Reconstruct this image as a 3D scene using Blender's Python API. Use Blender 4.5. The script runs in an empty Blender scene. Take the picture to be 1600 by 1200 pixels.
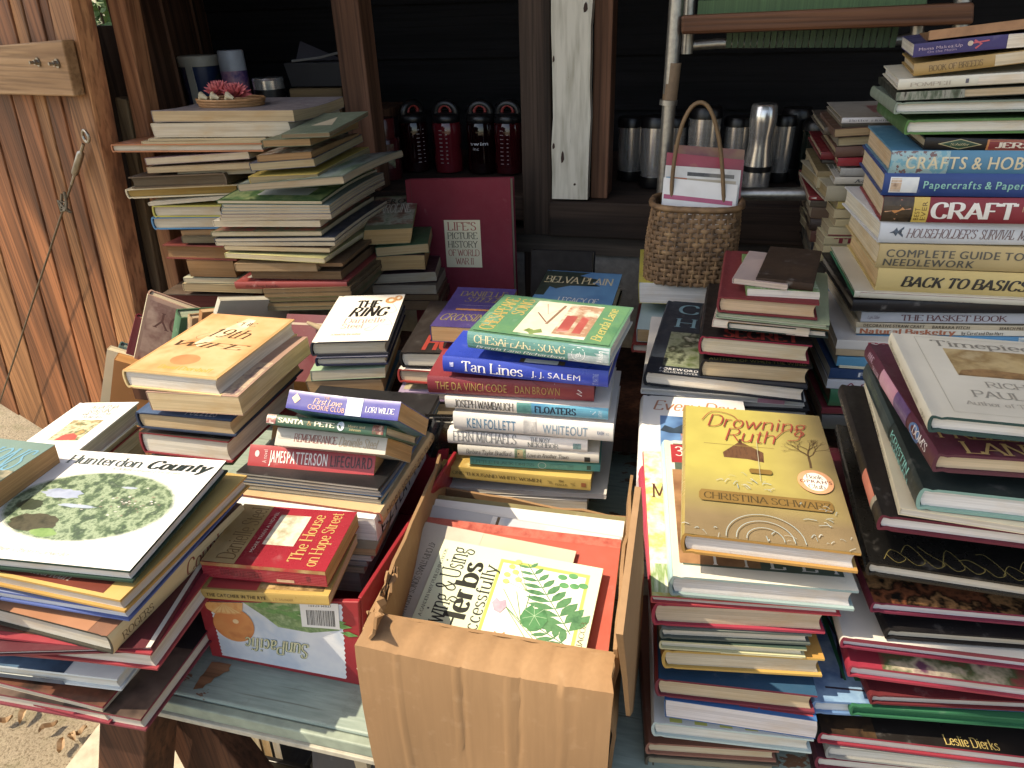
import bpy, bmesh, math, random
from mathutils import Vector, Matrix, Euler
rnd = random.Random(7)
sc = bpy.context.scene
C = sc.collection
V = Vector
rad = math.radians
# ------------------------------------------------------------------ camera
FPX, HC, TH, PSI, RHO = 1109.0, 1.5, rad(28), rad(15), rad(2)
CAM = V((0, 0, HC))
cF = V((-math.cos(TH)*math.sin(PSI), math.cos(TH)*math.cos(PSI), -math.sin(TH)))
cR0 = V((math.cos(PSI), math.sin(PSI), 0)); cU0 = cR0.cross(cF)
cR = math.cos(RHO)*cR0 - math.sin(RHO)*cU0; cU = math.sin(RHO)*cR0 + math.cos(RHO)*cU0
cam = bpy.data.objects.new('camera', bpy.data.cameras.new('camera')); C.objects.link(cam)
M = Matrix((cR, cU, -cF)).transposed().to_4x4(); M.translation = CAM; cam.matrix_world = M
cam.data.sensor_width = 36; cam.data.lens = FPX/1600*36; cam.data.clip_end = 300; cam.data.clip_start = .01
sc.camera = cam
# ------------------------------------------------------------------ light
SUN_EL, SUN_AZ = rad(56), rad(206)          # azimuth of the sun measured from +X, counter-clockwise
w = bpy.data.worlds.new('World'); sc.world = w; w.use_nodes = True
nt = w.node_tree; bg = nt.nodes['Background']
sky = nt.nodes.new('ShaderNodeTexSky'); sky.sky_type = 'NISHITA'; sky.sun_disc = False
sky.sun_elevation = SUN_EL; sky.sun_rotation = math.pi/2 - SUN_AZ
sky.dust_density = 2.0; sky.ozone_density = 1.0
nt.links.new(sky.outputs[0], bg.inputs[0]); bg.inputs[1].default_value = .15
sl = bpy.data.lights.new('sun', 'SUN'); sl.energy = 2.8; sl.angle = rad(.5); sl.color = (1, .93, .8)
so = bpy.data.objects.new('sun', sl); C.objects.link(so)
sdir = V((math.cos(SUN_EL)*math.cos(SUN_AZ), math.cos(SUN_EL)*math.sin(SUN_AZ), math.sin(SUN_EL)))
so.rotation_euler = sdir.to_track_quat('Z', 'Y').to_euler(); so.location = (-4, -3, 6)
sc.view_settings.view_transform = 'Standard'; sc.view_settings.look = 'None'
sc.view_settings.exposure = 1.15; sc.view_settings.gamma = 1
sc.view_settings.use_white_balance = True; sc.view_settings.white_balance_temperature = 7800; sc.view_settings.white_balance_tint = 10
sc.cycles.max_bounces = 8; sc.cycles.diffuse_bounces = 4; sc.cycles.caustics_reflective = False; sc.cycles.caustics_refractive = False

# ------------------------------------------------------------------ from photograph pixels to places on known planes
def ray(px, py): return cF + (px-800)/FPX*cR - (py-600)/FPX*cU
def onp(px, py, p, n):
    d = ray(px, py); return CAM + d*((p-CAM).dot(n)/d.dot(n))
def onX(px, py, x): return onp(px, py, V((x, 0, 0)), V((1, 0, 0)))
def onY(px, py, y): return onp(px, py, V((0, y, 0)), V((0, 1, 0)))
def onZ(px, py, z): return onp(px, py, V((0, 0, z)), V((0, 0, 1)))
def onD(px, py, zc): return CAM + ray(px, py)*zc

# ------------------------------------------------------------------ materials
def lin(h):
    h = h.lstrip('#'); o = []; h = h if len(h) == 6 else ''.join(c*2 for c in h)
    for i in (0, 2, 4):
        c = int(h[i:i+2], 16)/255; o.append(c/12.92 if c <= .04045 else ((c+.055)/1.055)**2.4)
    y = .2126*o[0]+.7152*o[1]+.0722*o[2]
    return (*[c*.8+y*.2 for c in o], 1)
MATS = {}
class N:
    def __init__(s, name):
        s.m = bpy.data.materials.new(name); s.m.use_nodes = True; s.t = s.m.node_tree; s.rot = 0
        s.b = s.t.nodes['Principled BSDF']; s.co = None
    def n(s, ty, **kw):
        q = s.t.nodes.new('ShaderNode'+ty)
        for k, v in kw.items():
            if k in q.inputs: q.inputs[k].default_value = v
            else: setattr(q, k, v)
        return q
    def l(s, a, b): s.t.links.new(a, b)
    def obj(s, scale=(1, 1, 1)):
        if s.co is None: s.co = s.n('TexCoord')
        mp = s.n('Mapping'); mp.inputs['Scale'].default_value = scale
        if s.rot: vr = s.n('VectorRotate', rotation_type='Z_AXIS', Angle=s.rot); s.l(s.co.outputs['Object'], vr.inputs['Vector']); s.l(vr.outputs[0], mp.inputs[0])
        else: s.l(s.co.outputs['Object'], mp.inputs[0])
        return mp.outputs[0]
    def noise(s, scale=5, sc3=(1, 1, 1), detail=3, rough=.5):
        q = s.n('TexNoise', Scale=scale, Detail=detail, Roughness=rough); s.l(s.obj(sc3), q.inputs['Vector']); return q
    def ramp(s, src, stops, interp='LINEAR'):
        r = s.n('ValToRGB'); e = r.color_ramp.elements; r.color_ramp.interpolation = interp
        while len(e) < len(stops): e.new(1)
        for i, (p, c) in enumerate(stops): e[i].position = p; e[i].color = c
        s.l(src, r.inputs[0]); return r.outputs[0]
    def mix(s, fac, a, b, mode='MIX'):
        q = s.n('Mix'); q.data_type = 'RGBA'; q.blend_type = mode
        for i, x in ((6, a), (7, b)):
            if hasattr(x, 'links'): s.l(x, q.inputs[i])
            else: q.inputs[i].default_value = x
        if hasattr(fac, 'links'): s.l(fac, q.inputs[0])
        else: q.inputs[0].default_value = fac
        return q.outputs[2]
    def bump(s, src, strength=.3, dist=.001):
        q = s.n('Bump', Strength=strength, Distance=dist); s.l(src, q.inputs['Height']); s.l(q.outputs[0], s.b.inputs['Normal'])
def scl(c, k): return (min(1, c[0]*k), min(1, c[1]*k), min(1, c[2]*k), 1)

def cov(h, rough=.42, wear=.5):
    """printed or cloth cover: small mottling, scuffed patches, uneven gloss"""
    key = ('cov', h, rough, wear)
    if key in MATS: return MATS[key]
    q = N('cover_'+h); c = lin(h)
    a = q.noise(38, detail=5, rough=.65); b = q.noise(9, detail=4)
    base = q.mix(q.ramp(b.outputs[0], [(.35, (0, 0, 0, 1)), (.7, (1, 1, 1, 1))]), scl(c, .86), scl(c, 1.08))
    lt = (min(1, c[0]*.75+.16), min(1, c[1]*.75+.15), min(1, c[2]*.75+.14), 1)
    sf = q.ramp(a.outputs[0], [(.62, (0, 0, 0, 1)), (.78, (wear, wear, wear, 1))])
    col = q.mix(sf, base, lt); q.l(col, q.b.inputs['Base Color'])
    rr = q.ramp(a.outputs[0], [(.3, (rough*.75,)*3+(1,)), (.75, (min(1, rough*1.6),)*3+(1,))]); q.l(rr, q.b.inputs['Roughness'])
    q.b.inputs['Specular IOR Level'].default_value = .45 if rough < .6 else .2
    if rough >= .6:
        f = q.noise(900, detail=2); q.bump(f.outputs[0], .25, .0006)
    else: q.bump(b.outputs[0], .12, .003)
    MATS[key] = q.m; return q.m
def pages(h):
    """cut edges of a page block: fine leaves stacked along local z, foxing and uneven cuts"""
    key = ('pg', h)
    if key in MATS: return MATS[key]
    q = N('pages_'+h); c = lin(h)
    f = q.noise(1, (6, 6, 1500), detail=3, rough=.7); g = q.noise(1, (3, 3, 420), detail=2); s = q.noise(14, (1, 1, 2.5), detail=5, rough=.65)
    e = q.noise(1, (9, 9, 130), detail=1)
    a = q.mix(q.ramp(f.outputs[0], [(.3, (0, 0, 0, 1)), (.62, (1, 1, 1, 1))]), scl(c, .74), scl(c, 1.05))
    a = q.mix(q.ramp(g.outputs[0], [(.42, (.5, .5, .5, 1)), (.5, (0, 0, 0, 1))]), a, scl(c, .66))
    a = q.mix(q.ramp(e.outputs[0], [(.3, (.42, .42, .42, 1)), (.4, (0, 0, 0, 1))]), a, scl(c, .55))
    tn = (c[0]*.78, c[1]*.64, c[2]*.46, 1)
    a = q.mix(q.ramp(s.outputs[0], [(.48, (0, 0, 0, 1)), (.75, (.55, .55, .55, 1))]), a, tn)
    q.l(a, q.b.inputs['Base Color']); q.b.inputs['Roughness'].default_value = .85; q.b.inputs['Specular IOR Level'].default_value = .15
    q.bump(f.outputs[0], .5, .0006)
    MATS[key] = q.m; return q.m
def ink(h, rough=.45):
    key = ('ink', h, rough)
    if key not in MATS:
        q = N('ink_'+h); c = lin(h); a = q.noise(220, detail=3)
        q.l(q.mix(a.outputs[0], scl(c, .85), scl(c, 1.12)), q.b.inputs['Base Color']); q.b.inputs['Roughness'].default_value = rough
        MATS[key] = q.m
    return MATS[key]
def gpic(c1, c2, xr, yr, scale=20):
    """printed cover shading from one ink to another across and down the sheet"""
    q = N('print_blend'); a = q.noise(scale, detail=5); sx = q.n('SeparateXYZ'); q.co = q.co or q.n('TexCoord'); q.l(q.co.outputs['Object'], sx.inputs[0]); o = []
    for i, (lo, hi) in ((0, xr), (1, yr)):
        m = q.n('MapRange'); m.inputs[1].default_value = lo; m.inputs[2].default_value = hi; q.l(sx.outputs[i], m.inputs[0]); o.append(m.outputs[0])
    mx = q.n('Math', operation='MAXIMUM'); q.l(o[0], mx.inputs[0]); q.l(o[1], mx.inputs[1])
    A = q.mix(a.outputs[0], scl(lin(c1), .82), scl(lin(c1), 1.15)); B = q.mix(a.outputs[0], scl(lin(c2), .8), scl(lin(c2), 1.15))
    q.l(q.mix(mx.outputs[0], A, B), q.b.inputs['Base Color']); q.b.inputs['Roughness'].default_value = .32; return q.m
def pic(cols, scale=30, rough=.35, detail=4, stretch=(1, 1, 1), hard=False):
    """printed picture: patches of several colours"""
    key = ('pic', tuple(cols), scale, stretch, hard)
    if key not in MATS:
        q = N('print_'+cols[0]); a = q.noise(scale, stretch, detail=detail, rough=.6); k = len(cols)
        q.l(q.ramp(a.outputs[0], [(.3+.4*i/max(1, k-1), lin(c)) for i, c in enumerate(cols)], 'CONSTANT' if hard else 'LINEAR'), q.b.inputs['Base Color'])
        q.b.inputs['Roughness'].default_value = rough; MATS[key] = q.m
    return MATS[key]
def plain(name, h, rough=.5, metal=0., noise=None, bump=0, stretch=(1, 1, 1), dark=.75, spec=.5):
    key = (name, h)
    if key not in MATS:
        q = N(name); c = lin(h); q.b.inputs['Roughness'].default_value = rough; q.b.inputs['Metallic'].default_value = metal; q.b.inputs['Specular IOR Level'].default_value = spec
        a = q.noise(noise or 12, stretch, detail=5, rough=.6)
        q.l(q.mix(q.ramp(a.outputs[0], [(.3, (0, 0, 0, 1)), (.7, (1, 1, 1, 1))]), scl(c, dark), scl(c, 1.12)), q.b.inputs['Base Color'])
        if bump: q.bump(a.outputs[0], bump, .004)
        MATS[key] = q.m
    return MATS[key]
def wood(name, h1, h2, h3, axis='z', rough=.75, sc_=1.0, rot=0):
    """long-grained wood; axis is the grain direction"""
    key = (name, h1)
    if key not in MATS:
        q = N(name); q.rot = rot; st = [22*sc_]*3; st['xyz'.index(axis)] = 1.1*sc_
        a = q.noise(1, st, detail=6, rough=.62); st2 = [150*sc_]*3; st2['xyz'.index(axis)] = 3*sc_
        b = q.noise(1, st2, detail=3); p = q.noise(2.2*sc_, detail=3)
        col = q.ramp(a.outputs[0], [(.28, lin(h3)), (.46, lin(h2)), (.62, lin(h1)), (.8, scl(lin(h1), 1.2))])
        col = q.mix(q.ramp(b.outputs[0], [(.36, (.55, .55, .55, 1)), (.52, (0, 0, 0, 1))]), col, scl(lin(h3), .7))
        col = q.mix(q.ramp(p.outputs[0], [(.45, (0, 0, 0, 1)), (.7, (.45, .45, .45, 1))]), col, lin(h3))
        q.l(col, q.b.inputs['Base Color']); q.b.inputs['Roughness'].default_value = rough; q.b.inputs['Specular IOR Level'].default_value = .25
        q.bump(b.outputs[0], .35, .002); MATS[key] = q.m
    return MATS[key]

# ------------------------------------------------------------------ meshes
class MB:
    def __init__(s): s.v = []; s.f = []
    def add(s, vs, fs):
        o = len(s.v); s.v += [tuple(v) for v in vs]; s.f += [tuple(i+o for i in f) for f in fs]; return s
    def box(s, x0, x1, y0, y1, z0, z1):
        vs = [(x, y, z) for x in (x0, x1) for y in (y0, y1) for z in (z0, z1)]
        return s.add(vs, [(0, 1, 3, 2), (4, 6, 7, 5), (0, 4, 5, 1), (2, 3, 7, 6), (0, 2, 6, 4), (1, 5, 7, 3)])
    def hexa(s, a, b):
        """a, b: two matching loops of points -> closed prism"""
        n = len(a); return s.add(list(a)+list(b), [tuple(range(n))[::-1], tuple(range(n, 2*n))]+[(i, (i+1) % n, n+(i+1) % n, n+i) for i in range(n)])
    def tube(s, pts, r, n=10, cap=True):
        pts = [V(p) for p in pts]; rs = r if isinstance(r, (list, tuple)) else [r]*len(pts); rings = []; up = None
        for i, p in enumerate(pts):
            t = (pts[min(i+1, len(pts)-1)]-pts[max(i-1, 0)]).normalized()
            if up is None: up = t.orthogonal().normalized()
            up = (up - t*up.dot(t)).normalized(); b = t.cross(up)
            rings.append([p+(up*math.cos(2*math.pi*k/n)+b*math.sin(2*math.pi*k/n))*rs[i] for k in range(n)])
        return s.loft(rings, cap)
    def loft(s, rings, cap=True):
        n = len(rings[0]); vs = [v for r in rings for v in r]; fs = []
        for i in range(len(rings)-1):
            for k in range(n): fs.append((i*n+k, i*n+(k+1) % n, (i+1)*n+(k+1) % n, (i+1)*n+k))
        if cap: fs += [tuple(range(n))[::-1], tuple((len(rings)-1)*n+k for k in range(n))]
        return s.add(vs, fs)
    def lathe(s, prof, n=28, c=(0, 0, 0)):
        return s.loft([[(c[0]+r*math.cos(2*math.pi*k/n), c[1]+r*math.sin(2*math.pi*k/n), c[2]+z) for k in range(n)] for r, z in prof])
    def build(s, name, mat, parent=None, smooth=None, recalc=True):
        me = bpy.data.meshes.new(name); me.from_pydata(s.v, [], s.f)
        if recalc:
            bm = bmesh.new(); bm.from_mesh(me); bmesh.ops.recalc_face_normals(bm, faces=bm.faces); bm.to_mesh(me); bm.free()
        if smooth:
            me.polygons.foreach_set('use_smooth', [True]*len(me.polygons)); me.set_sharp_from_angle(angle=rad(smooth))
        me.materials.append(mat); o = bpy.data.objects.new(name, me); C.objects.link(o)
        if parent: o.parent = parent
        return o
def tag(o, label=None, cat=None, group=None, kind=None):
    if label: o['label'] = label
    if cat: o['category'] = cat
    if group: o['group'] = group
    if kind: o['kind'] = kind
    return o
def thing(name, label, cat, loc=(0, 0, 0), group=None, rz=0):
    o = bpy.data.objects.new(name, None); o.empty_display_size = .02; C.objects.link(o); o.location = loc; o.rotation_euler = (0, 0, rz)
    return tag(o, label, cat, group)
def bevel(o, w=.002, seg=2):
    m = o.modifiers.new('bevel', 'BEVEL'); m.width = w; m.segments = seg; m.limit_method = 'ANGLE'; return o

# ------------------------------------------------------------------ lettering: a built-in sans face and a drawn roman face
_G = {}
def sans(ch):
    if ch not in _G:
        cu = bpy.data.curves.new('g', 'FONT'); cu.body = ch; cu.size = 1; cu.resolution_u = 3
        o = bpy.data.objects.new('g', cu); C.objects.link(o); bpy.context.view_layer.update()
        me = bpy.data.meshes.new_from_object(o.evaluated_get(bpy.context.evaluated_depsgraph_get()))
        bm = bmesh.new(); bm.from_mesh(me)
        for y_ in (.1, .22, .34, .46, .58): bmesh.ops.bisect_plane(bm, geom=bm.verts[:]+bm.edges[:]+bm.faces[:], plane_co=(0, y_, 0), plane_no=(0, 1, 0))
        bm.to_mesh(me); bm.free()
        vs = [(v.co.x*13.75, v.co.y*13.75) for v in me.vertices]; fs = [tuple(p.vertices) for p in me.polygons]
        bpy.data.objects.remove(o); bpy.data.curves.remove(cu); bpy.data.meshes.remove(me)
        _G[ch] = (vs, fs, max([v[0] for v in vs], default=3.5)+1.0)
    return _G[ch]
ROM = {}
for row in '''A 8 .3,0 4,10 7.7,0|2,3.4 6,3.4
B 7.4 1,0 1,10|~1,10 4.2,10 6,8.9 6,6.6 4.4,5.3 1,5.3|~1,5.3 4.8,5.3 6.8,4 6.8,1.5 5,0 1,0
C 8 ~7.2,7.4 6.6,9.4 4.4,10 1.8,8.6 .8,5 1.8,1.4 4.4,0 6.6,.6 7.4,2.6
D 8.2 1,0 1,10|~1,10 4.4,10 7,8.2 7.6,5 7,1.8 4.4,0 1,0
E 7 1,0 1,10|1,10 6.2,10 6.2,8.4|1,5.2 5,5.2|1,0 6.6,0 6.6,1.8
F 6.6 1,0 1,10|1,10 6.2,10 6.2,8.2|1,5.2 5,5.2
G 8.4 ~7.2,7.6 6.4,9.4 4.4,10 1.8,8.6 .8,5 1.8,1.4 4.4,0 7.4,.9|7.4,.9 7.4,4.4 5.4,4.4
H 8.4 1,0 1,10|7.4,0 7.4,10|1,5.1 7.4,5.1
I 3.2 1.6,0 1.6,10
J 5 ~4,10 4,2.4 3.2,.2 1.6,-.2 .6,1
K 8 1,0 1,10|7,10 1.2,4.4|3,6.2 7.4,0
L 6.6 1,0 1,10|1,0 6.2,0 6.2,2
M 10 1,0 1.4,10|1.4,10 5,1 8.6,10|8.6,10 9,0
N 8.6 1,0 1,10|1,10 7.4,0|7.4,0 7.4,10
O 8.8 ~4.4,10 1.8,8.6 .8,5 1.8,1.4 4.4,0 7,1.4 8,5 7,8.6 4.4,10
P 7 1,0 1,10|~1,10 4.6,10 6.4,8.8 6.4,6.2 4.6,4.8 1,4.8
Q 8.8 ~4.4,10 1.8,8.6 .8,5 1.8,1.4 4.4,0 7,1.4 8,5 7,8.6 4.4,10|4.4,1.4 8.2,-2
R 8 1,0 1,10|~1,10 4.6,10 6.4,8.8 6.4,6.4 4.6,5 1,5|3.8,5 7.4,0
S 6.6 ~5.6,8 5,9.6 3.2,10 1.4,9.2 1.2,7 3,5.6 5,4.4 5.9,2.4 5,.5 3,0 1.2,.6 .8,2.2
T 7.6 3.8,0 3.8,10|.5,8.3 .5,10 7.1,10 7.1,8.3
U 8.4 ~1,10 1,3 2,.6 4.2,0 6.4,.6 7.4,3 7.4,10
V 8 .4,10 4,0 7.6,10
W 11 .4,10 3,0 5.5,9 8,0 10.6,10
X 8 .6,10 7.4,0|7.2,10 .8,0
Y 7.8 .4,10 3.9,5 7.4,10|3.9,5 3.9,0
Z 7 .8,8.4 .8,10 6.4,10 .6,0 6.4,0 6.4,1.8
a 6 ~1,5.4 1.8,6.6 3.4,6.8 4.4,5.6 4.4,1.2 5.4,0|~4.4,4.2 2,3.6 .8,2 1.6,.2 3.2,.2 4.4,1.6
b 6.6 1,0 1,10|~1,5 2.4,6.6 4.4,6.6 5.8,4.6 5.8,2.2 4.4,.2 2.4,.2 1,1.6
c 5.6 ~4.9,5.4 3.4,6.8 1.6,6 .8,3.4 1.6,.8 3.4,0 5,1.2
d 6.6 5.4,0 5.4,10|~5.4,5 4,6.6 2,6.6 .7,4.6 .7,2.2 2,.2 4,.2 5.4,1.6
e 5.8 ~.9,3.7 5,3.7 4.6,6 3,6.8 1.5,6 .8,3.4 1.6,.8 3.4,0 5,1.2
f 4.2 ~4.2,9 3.2,10 2,8.6 2,5 2,0|.6,6.6 3.8,6.6
g 6.2 ~3,6.8 1.2,5.8 1.2,3.8 3,2.8 4.8,3.8 4.8,5.8 3,6.8|~4.6,6.2 5.8,6.8|~1.6,3 1.2,1.6 4.2,.8 5.4,-.8 4,-2.8 1.6,-2.6 .8,-1.2 2.2,.6
h 6.8 1,0 1,10|~1,4.8 2.6,6.6 4.6,6.6 5.6,5 5.6,0
i 3 1.5,0 1.5,6.8|1.5,8.8 1.5,9.8
j 3 ~1.8,6.8 1.8,-1.4 .6,-3
k 6.6 1,0 1,10|5.4,6.8 1.2,2.8|2.6,4.2 6,0
l 3 1.5,0 1.5,10
m 10 1,0 1,6.8|~1,4.8 2.4,6.6 4.2,6.4 5,5 5,0|~5,4.8 6.4,6.6 8.2,6.4 9,5 9,0
n 6.8 1,0 1,6.8|~1,4.8 2.6,6.6 4.6,6.6 5.6,5 5.6,0
o 6.2 ~3.1,6.8 1.3,5.8 .7,3.4 1.3,1 3.1,0 4.9,1 5.5,3.4 4.9,5.8 3.1,6.8
p 6.6 1,-3 1,6.8|~1,5 2.4,6.6 4.4,6.6 5.8,4.6 5.8,2.2 4.4,.2 2.4,.2 1,1.6
q 6.6 5.4,-3 5.4,6.8|~5.4,5 4,6.6 2,6.6 .7,4.6 .7,2.2 2,.2 4,.2 5.4,1.6
r 4.8 1,0 1,6.8|~1,4.6 2.2,6.4 4,6.4
s 5 ~4.2,5.6 2.8,6.8 1,6 1.2,4.2 3.8,2.8 4.2,1 2.6,0 .8,1
t 4.2 ~2,9 2,1.4 2.8,0 4,.6|.4,6.6 3.8,6.6
u 6.8 ~1,6.8 1,1.6 2.2,.1 4,.2 5.6,2|5.6,6.8 5.6,0
v 6.2 .4,6.8 3.1,0 5.8,6.8
w 9 .4,6.8 2.6,0 4.5,6 6.4,0 8.6,6.8
x 6.2 .6,6.8 5.6,0|5.4,6.8 .6,0
y 6.2 .4,6.8 3.1,0|~5.8,6.8 3.1,0 1.8,-2.8 .6,-2.6
z 5.4 .8,6.8 4.8,6.8 .6,0 4.9,0
1 5 1,8 2.7,10 2.7,0
3 6 ~1,8.6 2.6,10 4.8,9.2 4.8,6.6 2.6,5.4 5,4.6 5.4,1.8 3.4,0 1,1
4 6 4.4,0 4.4,10 .4,3 6,3
7 6 .6,8.6 .6,10 5.6,10 2.2,0
9 6.2 ~5.4,7 4.6,4.6 2,4.6 .8,6.8 1.8,9.6 4.2,9.6 5.4,7 5,3 3,0 1,.4
0 6.4 ~3.2,10 1.2,8.4 .8,5 1.2,1.6 3.2,0 5.2,1.6 5.6,5 5.2,8.4 3.2,10
& 9 ~8.2,5 6.4,1.6 3.6,0 1.2,1 1.2,3.4 3.6,5.4 5,7.4 4.4,9.6 2.8,9.8 2,8.2 3.4,5.6 8.4,0
' 2 1,10 .9,7.6
- 4 .6,3.6 3.4,3.6
, 2.4 1.2,.8 .6,-1.6
. 2.4 1.2,0 1.2,.9
/ 4 .4,-1 3.6,10'''.splitlines():
    ch, wd, st = row.split(' ', 2); ss = []
    for part in st.split('|'):
        sm = part.startswith('~'); ss.append((sm, [tuple(map(float, p.split(','))) for p in part.lstrip('~').split()]))
    ROM[ch] = (float(wd), ss)
def smooth(pts, k=4):
    o = []; n = len(pts)
    for i in range(n-1):
        p0, p1, p2, p3 = pts[max(0, i-1)], pts[i], pts[i+1], pts[min(n-1, i+2)]
        for j in range(k):
            t = j/k; o.append(tuple(.5*(2*p1[a]+(p2[a]-p0[a])*t+(2*p0[a]-5*p1[a]+4*p2[a]-p3[a])*t*t+(3*p1[a]-p0[a]-3*p2[a]+p3[a])*t**3) for a in (0, 1)))
    return o+[pts[-1]]
def stroke(pts, wt, thin):
    """flat ribbon of varying width along a polyline (broad-nib pen)"""
    L, R = [], []; n = len(pts)
    for i, p in enumerate(pts):
        a, b = pts[max(0, i-1)], pts[min(n-1, i+1)]; dx, dy = b[0]-a[0], b[1]-a[1]; l = math.hypot(dx, dy) or 1; dx /= l; dy /= l
        h = .5*math.sqrt((wt*dy)**2+(thin*dx)**2); L.append((p[0]-dy*h, p[1]+dx*h)); R.append((p[0]+dy*h, p[1]-dx*h))
    return L+R, [(i, i+1, n+i+1, n+i) for i in range(n-1)]
def roman(ch, wt, thin, serif):
    wd, ss = ROM.get(ch, (4, [])); out = []
    for sm, pts in ss:
        if sm: out.append(stroke(smooth(pts), wt, thin))
        else:
            for (xa, ya), (xb, yb) in zip(pts, pts[1:]):
                k = max(1, int(math.hypot(xb-xa, yb-ya)/1.7)); out.append(stroke([(xa+(xb-xa)*i/k, ya+(yb-ya)*i/k) for i in range(k+1)], wt, thin))
        if serif:
            for e, f in ((pts[0], pts[1]), (pts[-1], pts[-2])):
                if abs(e[1]-f[1]) > 1.2*abs(e[0]-f[0]) and min(abs(e[1]-k) for k in (0, 10, 6.8, -3)) < .05 and abs(e[1]-f[1]) > 2.2:
                    out.append(([(e[0]-1.25, e[1]-.28), (e[0]+1.25, e[1]-.28), (e[0]+1.25, e[1]+.28), (e[0]-1.25, e[1]+.28)], [(0, 1, 2, 3)]))
    return wd, out
def layout(text, font):
    """-> list of (verts, faces) pieces, normalised so the text fills 0..1 x 0..1 (cap height)"""
    bold = 'b' in font; it = .28 if 'i' in font else 0; pcs = []; x = 0
    for ch in text:
        if ch == ' ': x += 3.4; continue
        if font[0] == 's':
            vs, fs, adv = sans(ch); pcs.append(([(a+x, b) for a, b in vs], fs))
            if bold: pcs.append(([(a+x+.55, b) for a, b in vs], fs)); adv += .5
        else:
            wd, out = roman(ch, 2.5 if bold else (.85 if 't' in font else 1.35), .95 if bold else (.45 if 't' in font else .6), 'c' not in font); adv = wd + (.9 if bold else .3)
            for vs, fs in out: pcs.append(([(a+x, b) for a, b in vs], fs))
        x += adv
    xs = [v[0]+it*v[1] for vs, _ in pcs for v in vs] or [0, 1]; a, b = min(xs), max(xs)
    low = -3 if any(c in 'gjpqy' for c in text) and font[0] != 'x' else 0
    return [([((v[0]+it*v[1]-a)/(b-a), v[1]/10) for v in vs], fs) for vs, fs in pcs]
# ------------------------------------------------------------------ books
WH, CR, TN, BR, GY = '#dfd7c8', '#d3c19c', '#c0a070', '#94724e', '#bcb4a4'   # page tones
def T(face, text, x0, x1, y0, y1, col, font='s', rot=0): return ('T', face, text, x0, x1, y0, y1, col, font, rot)
def P(face, x0, x1, y0, y1, mat, shape='rect'): return ('P', face, x0, x1, y0, y1, mat, shape)
def Ln(face, pts, w, col, sm=False): return ('L', face, pts, w, col, sm)
ORD = 'top second third fourth fifth sixth seventh eighth ninth tenth eleventh twelfth thirteenth fourteenth fifteenth sixteenth seventeenth eighteenth nineteenth twentieth'.split()
ORD += ['twenty-'+k for k in 'first second third fourth fifth sixth seventh eighth ninth'.split()]
class ST: pass
S = ST(); S.age = 1.0  # shade dim
def dim_for_shade(h, k):  # darkens and warms page and cover colours of the piles in shade
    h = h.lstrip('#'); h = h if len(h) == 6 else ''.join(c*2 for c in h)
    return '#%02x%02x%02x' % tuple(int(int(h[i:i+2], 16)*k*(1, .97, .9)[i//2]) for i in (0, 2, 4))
def stack(view, Y, phrase, group, head=0, X=0.):
    S.v = view; S.Y = Y; S.ph = phrase; S.g = group; S.h = head; S.X = X; S.n = 0
def px(x, y): return S.v[0]+x/S.v[2], S.v[1]+y/S.v[2]
def frame_mesh(name, mb, mat, parent, sm=28): return mb.build(name, mat, parent, smooth=sm)
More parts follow.
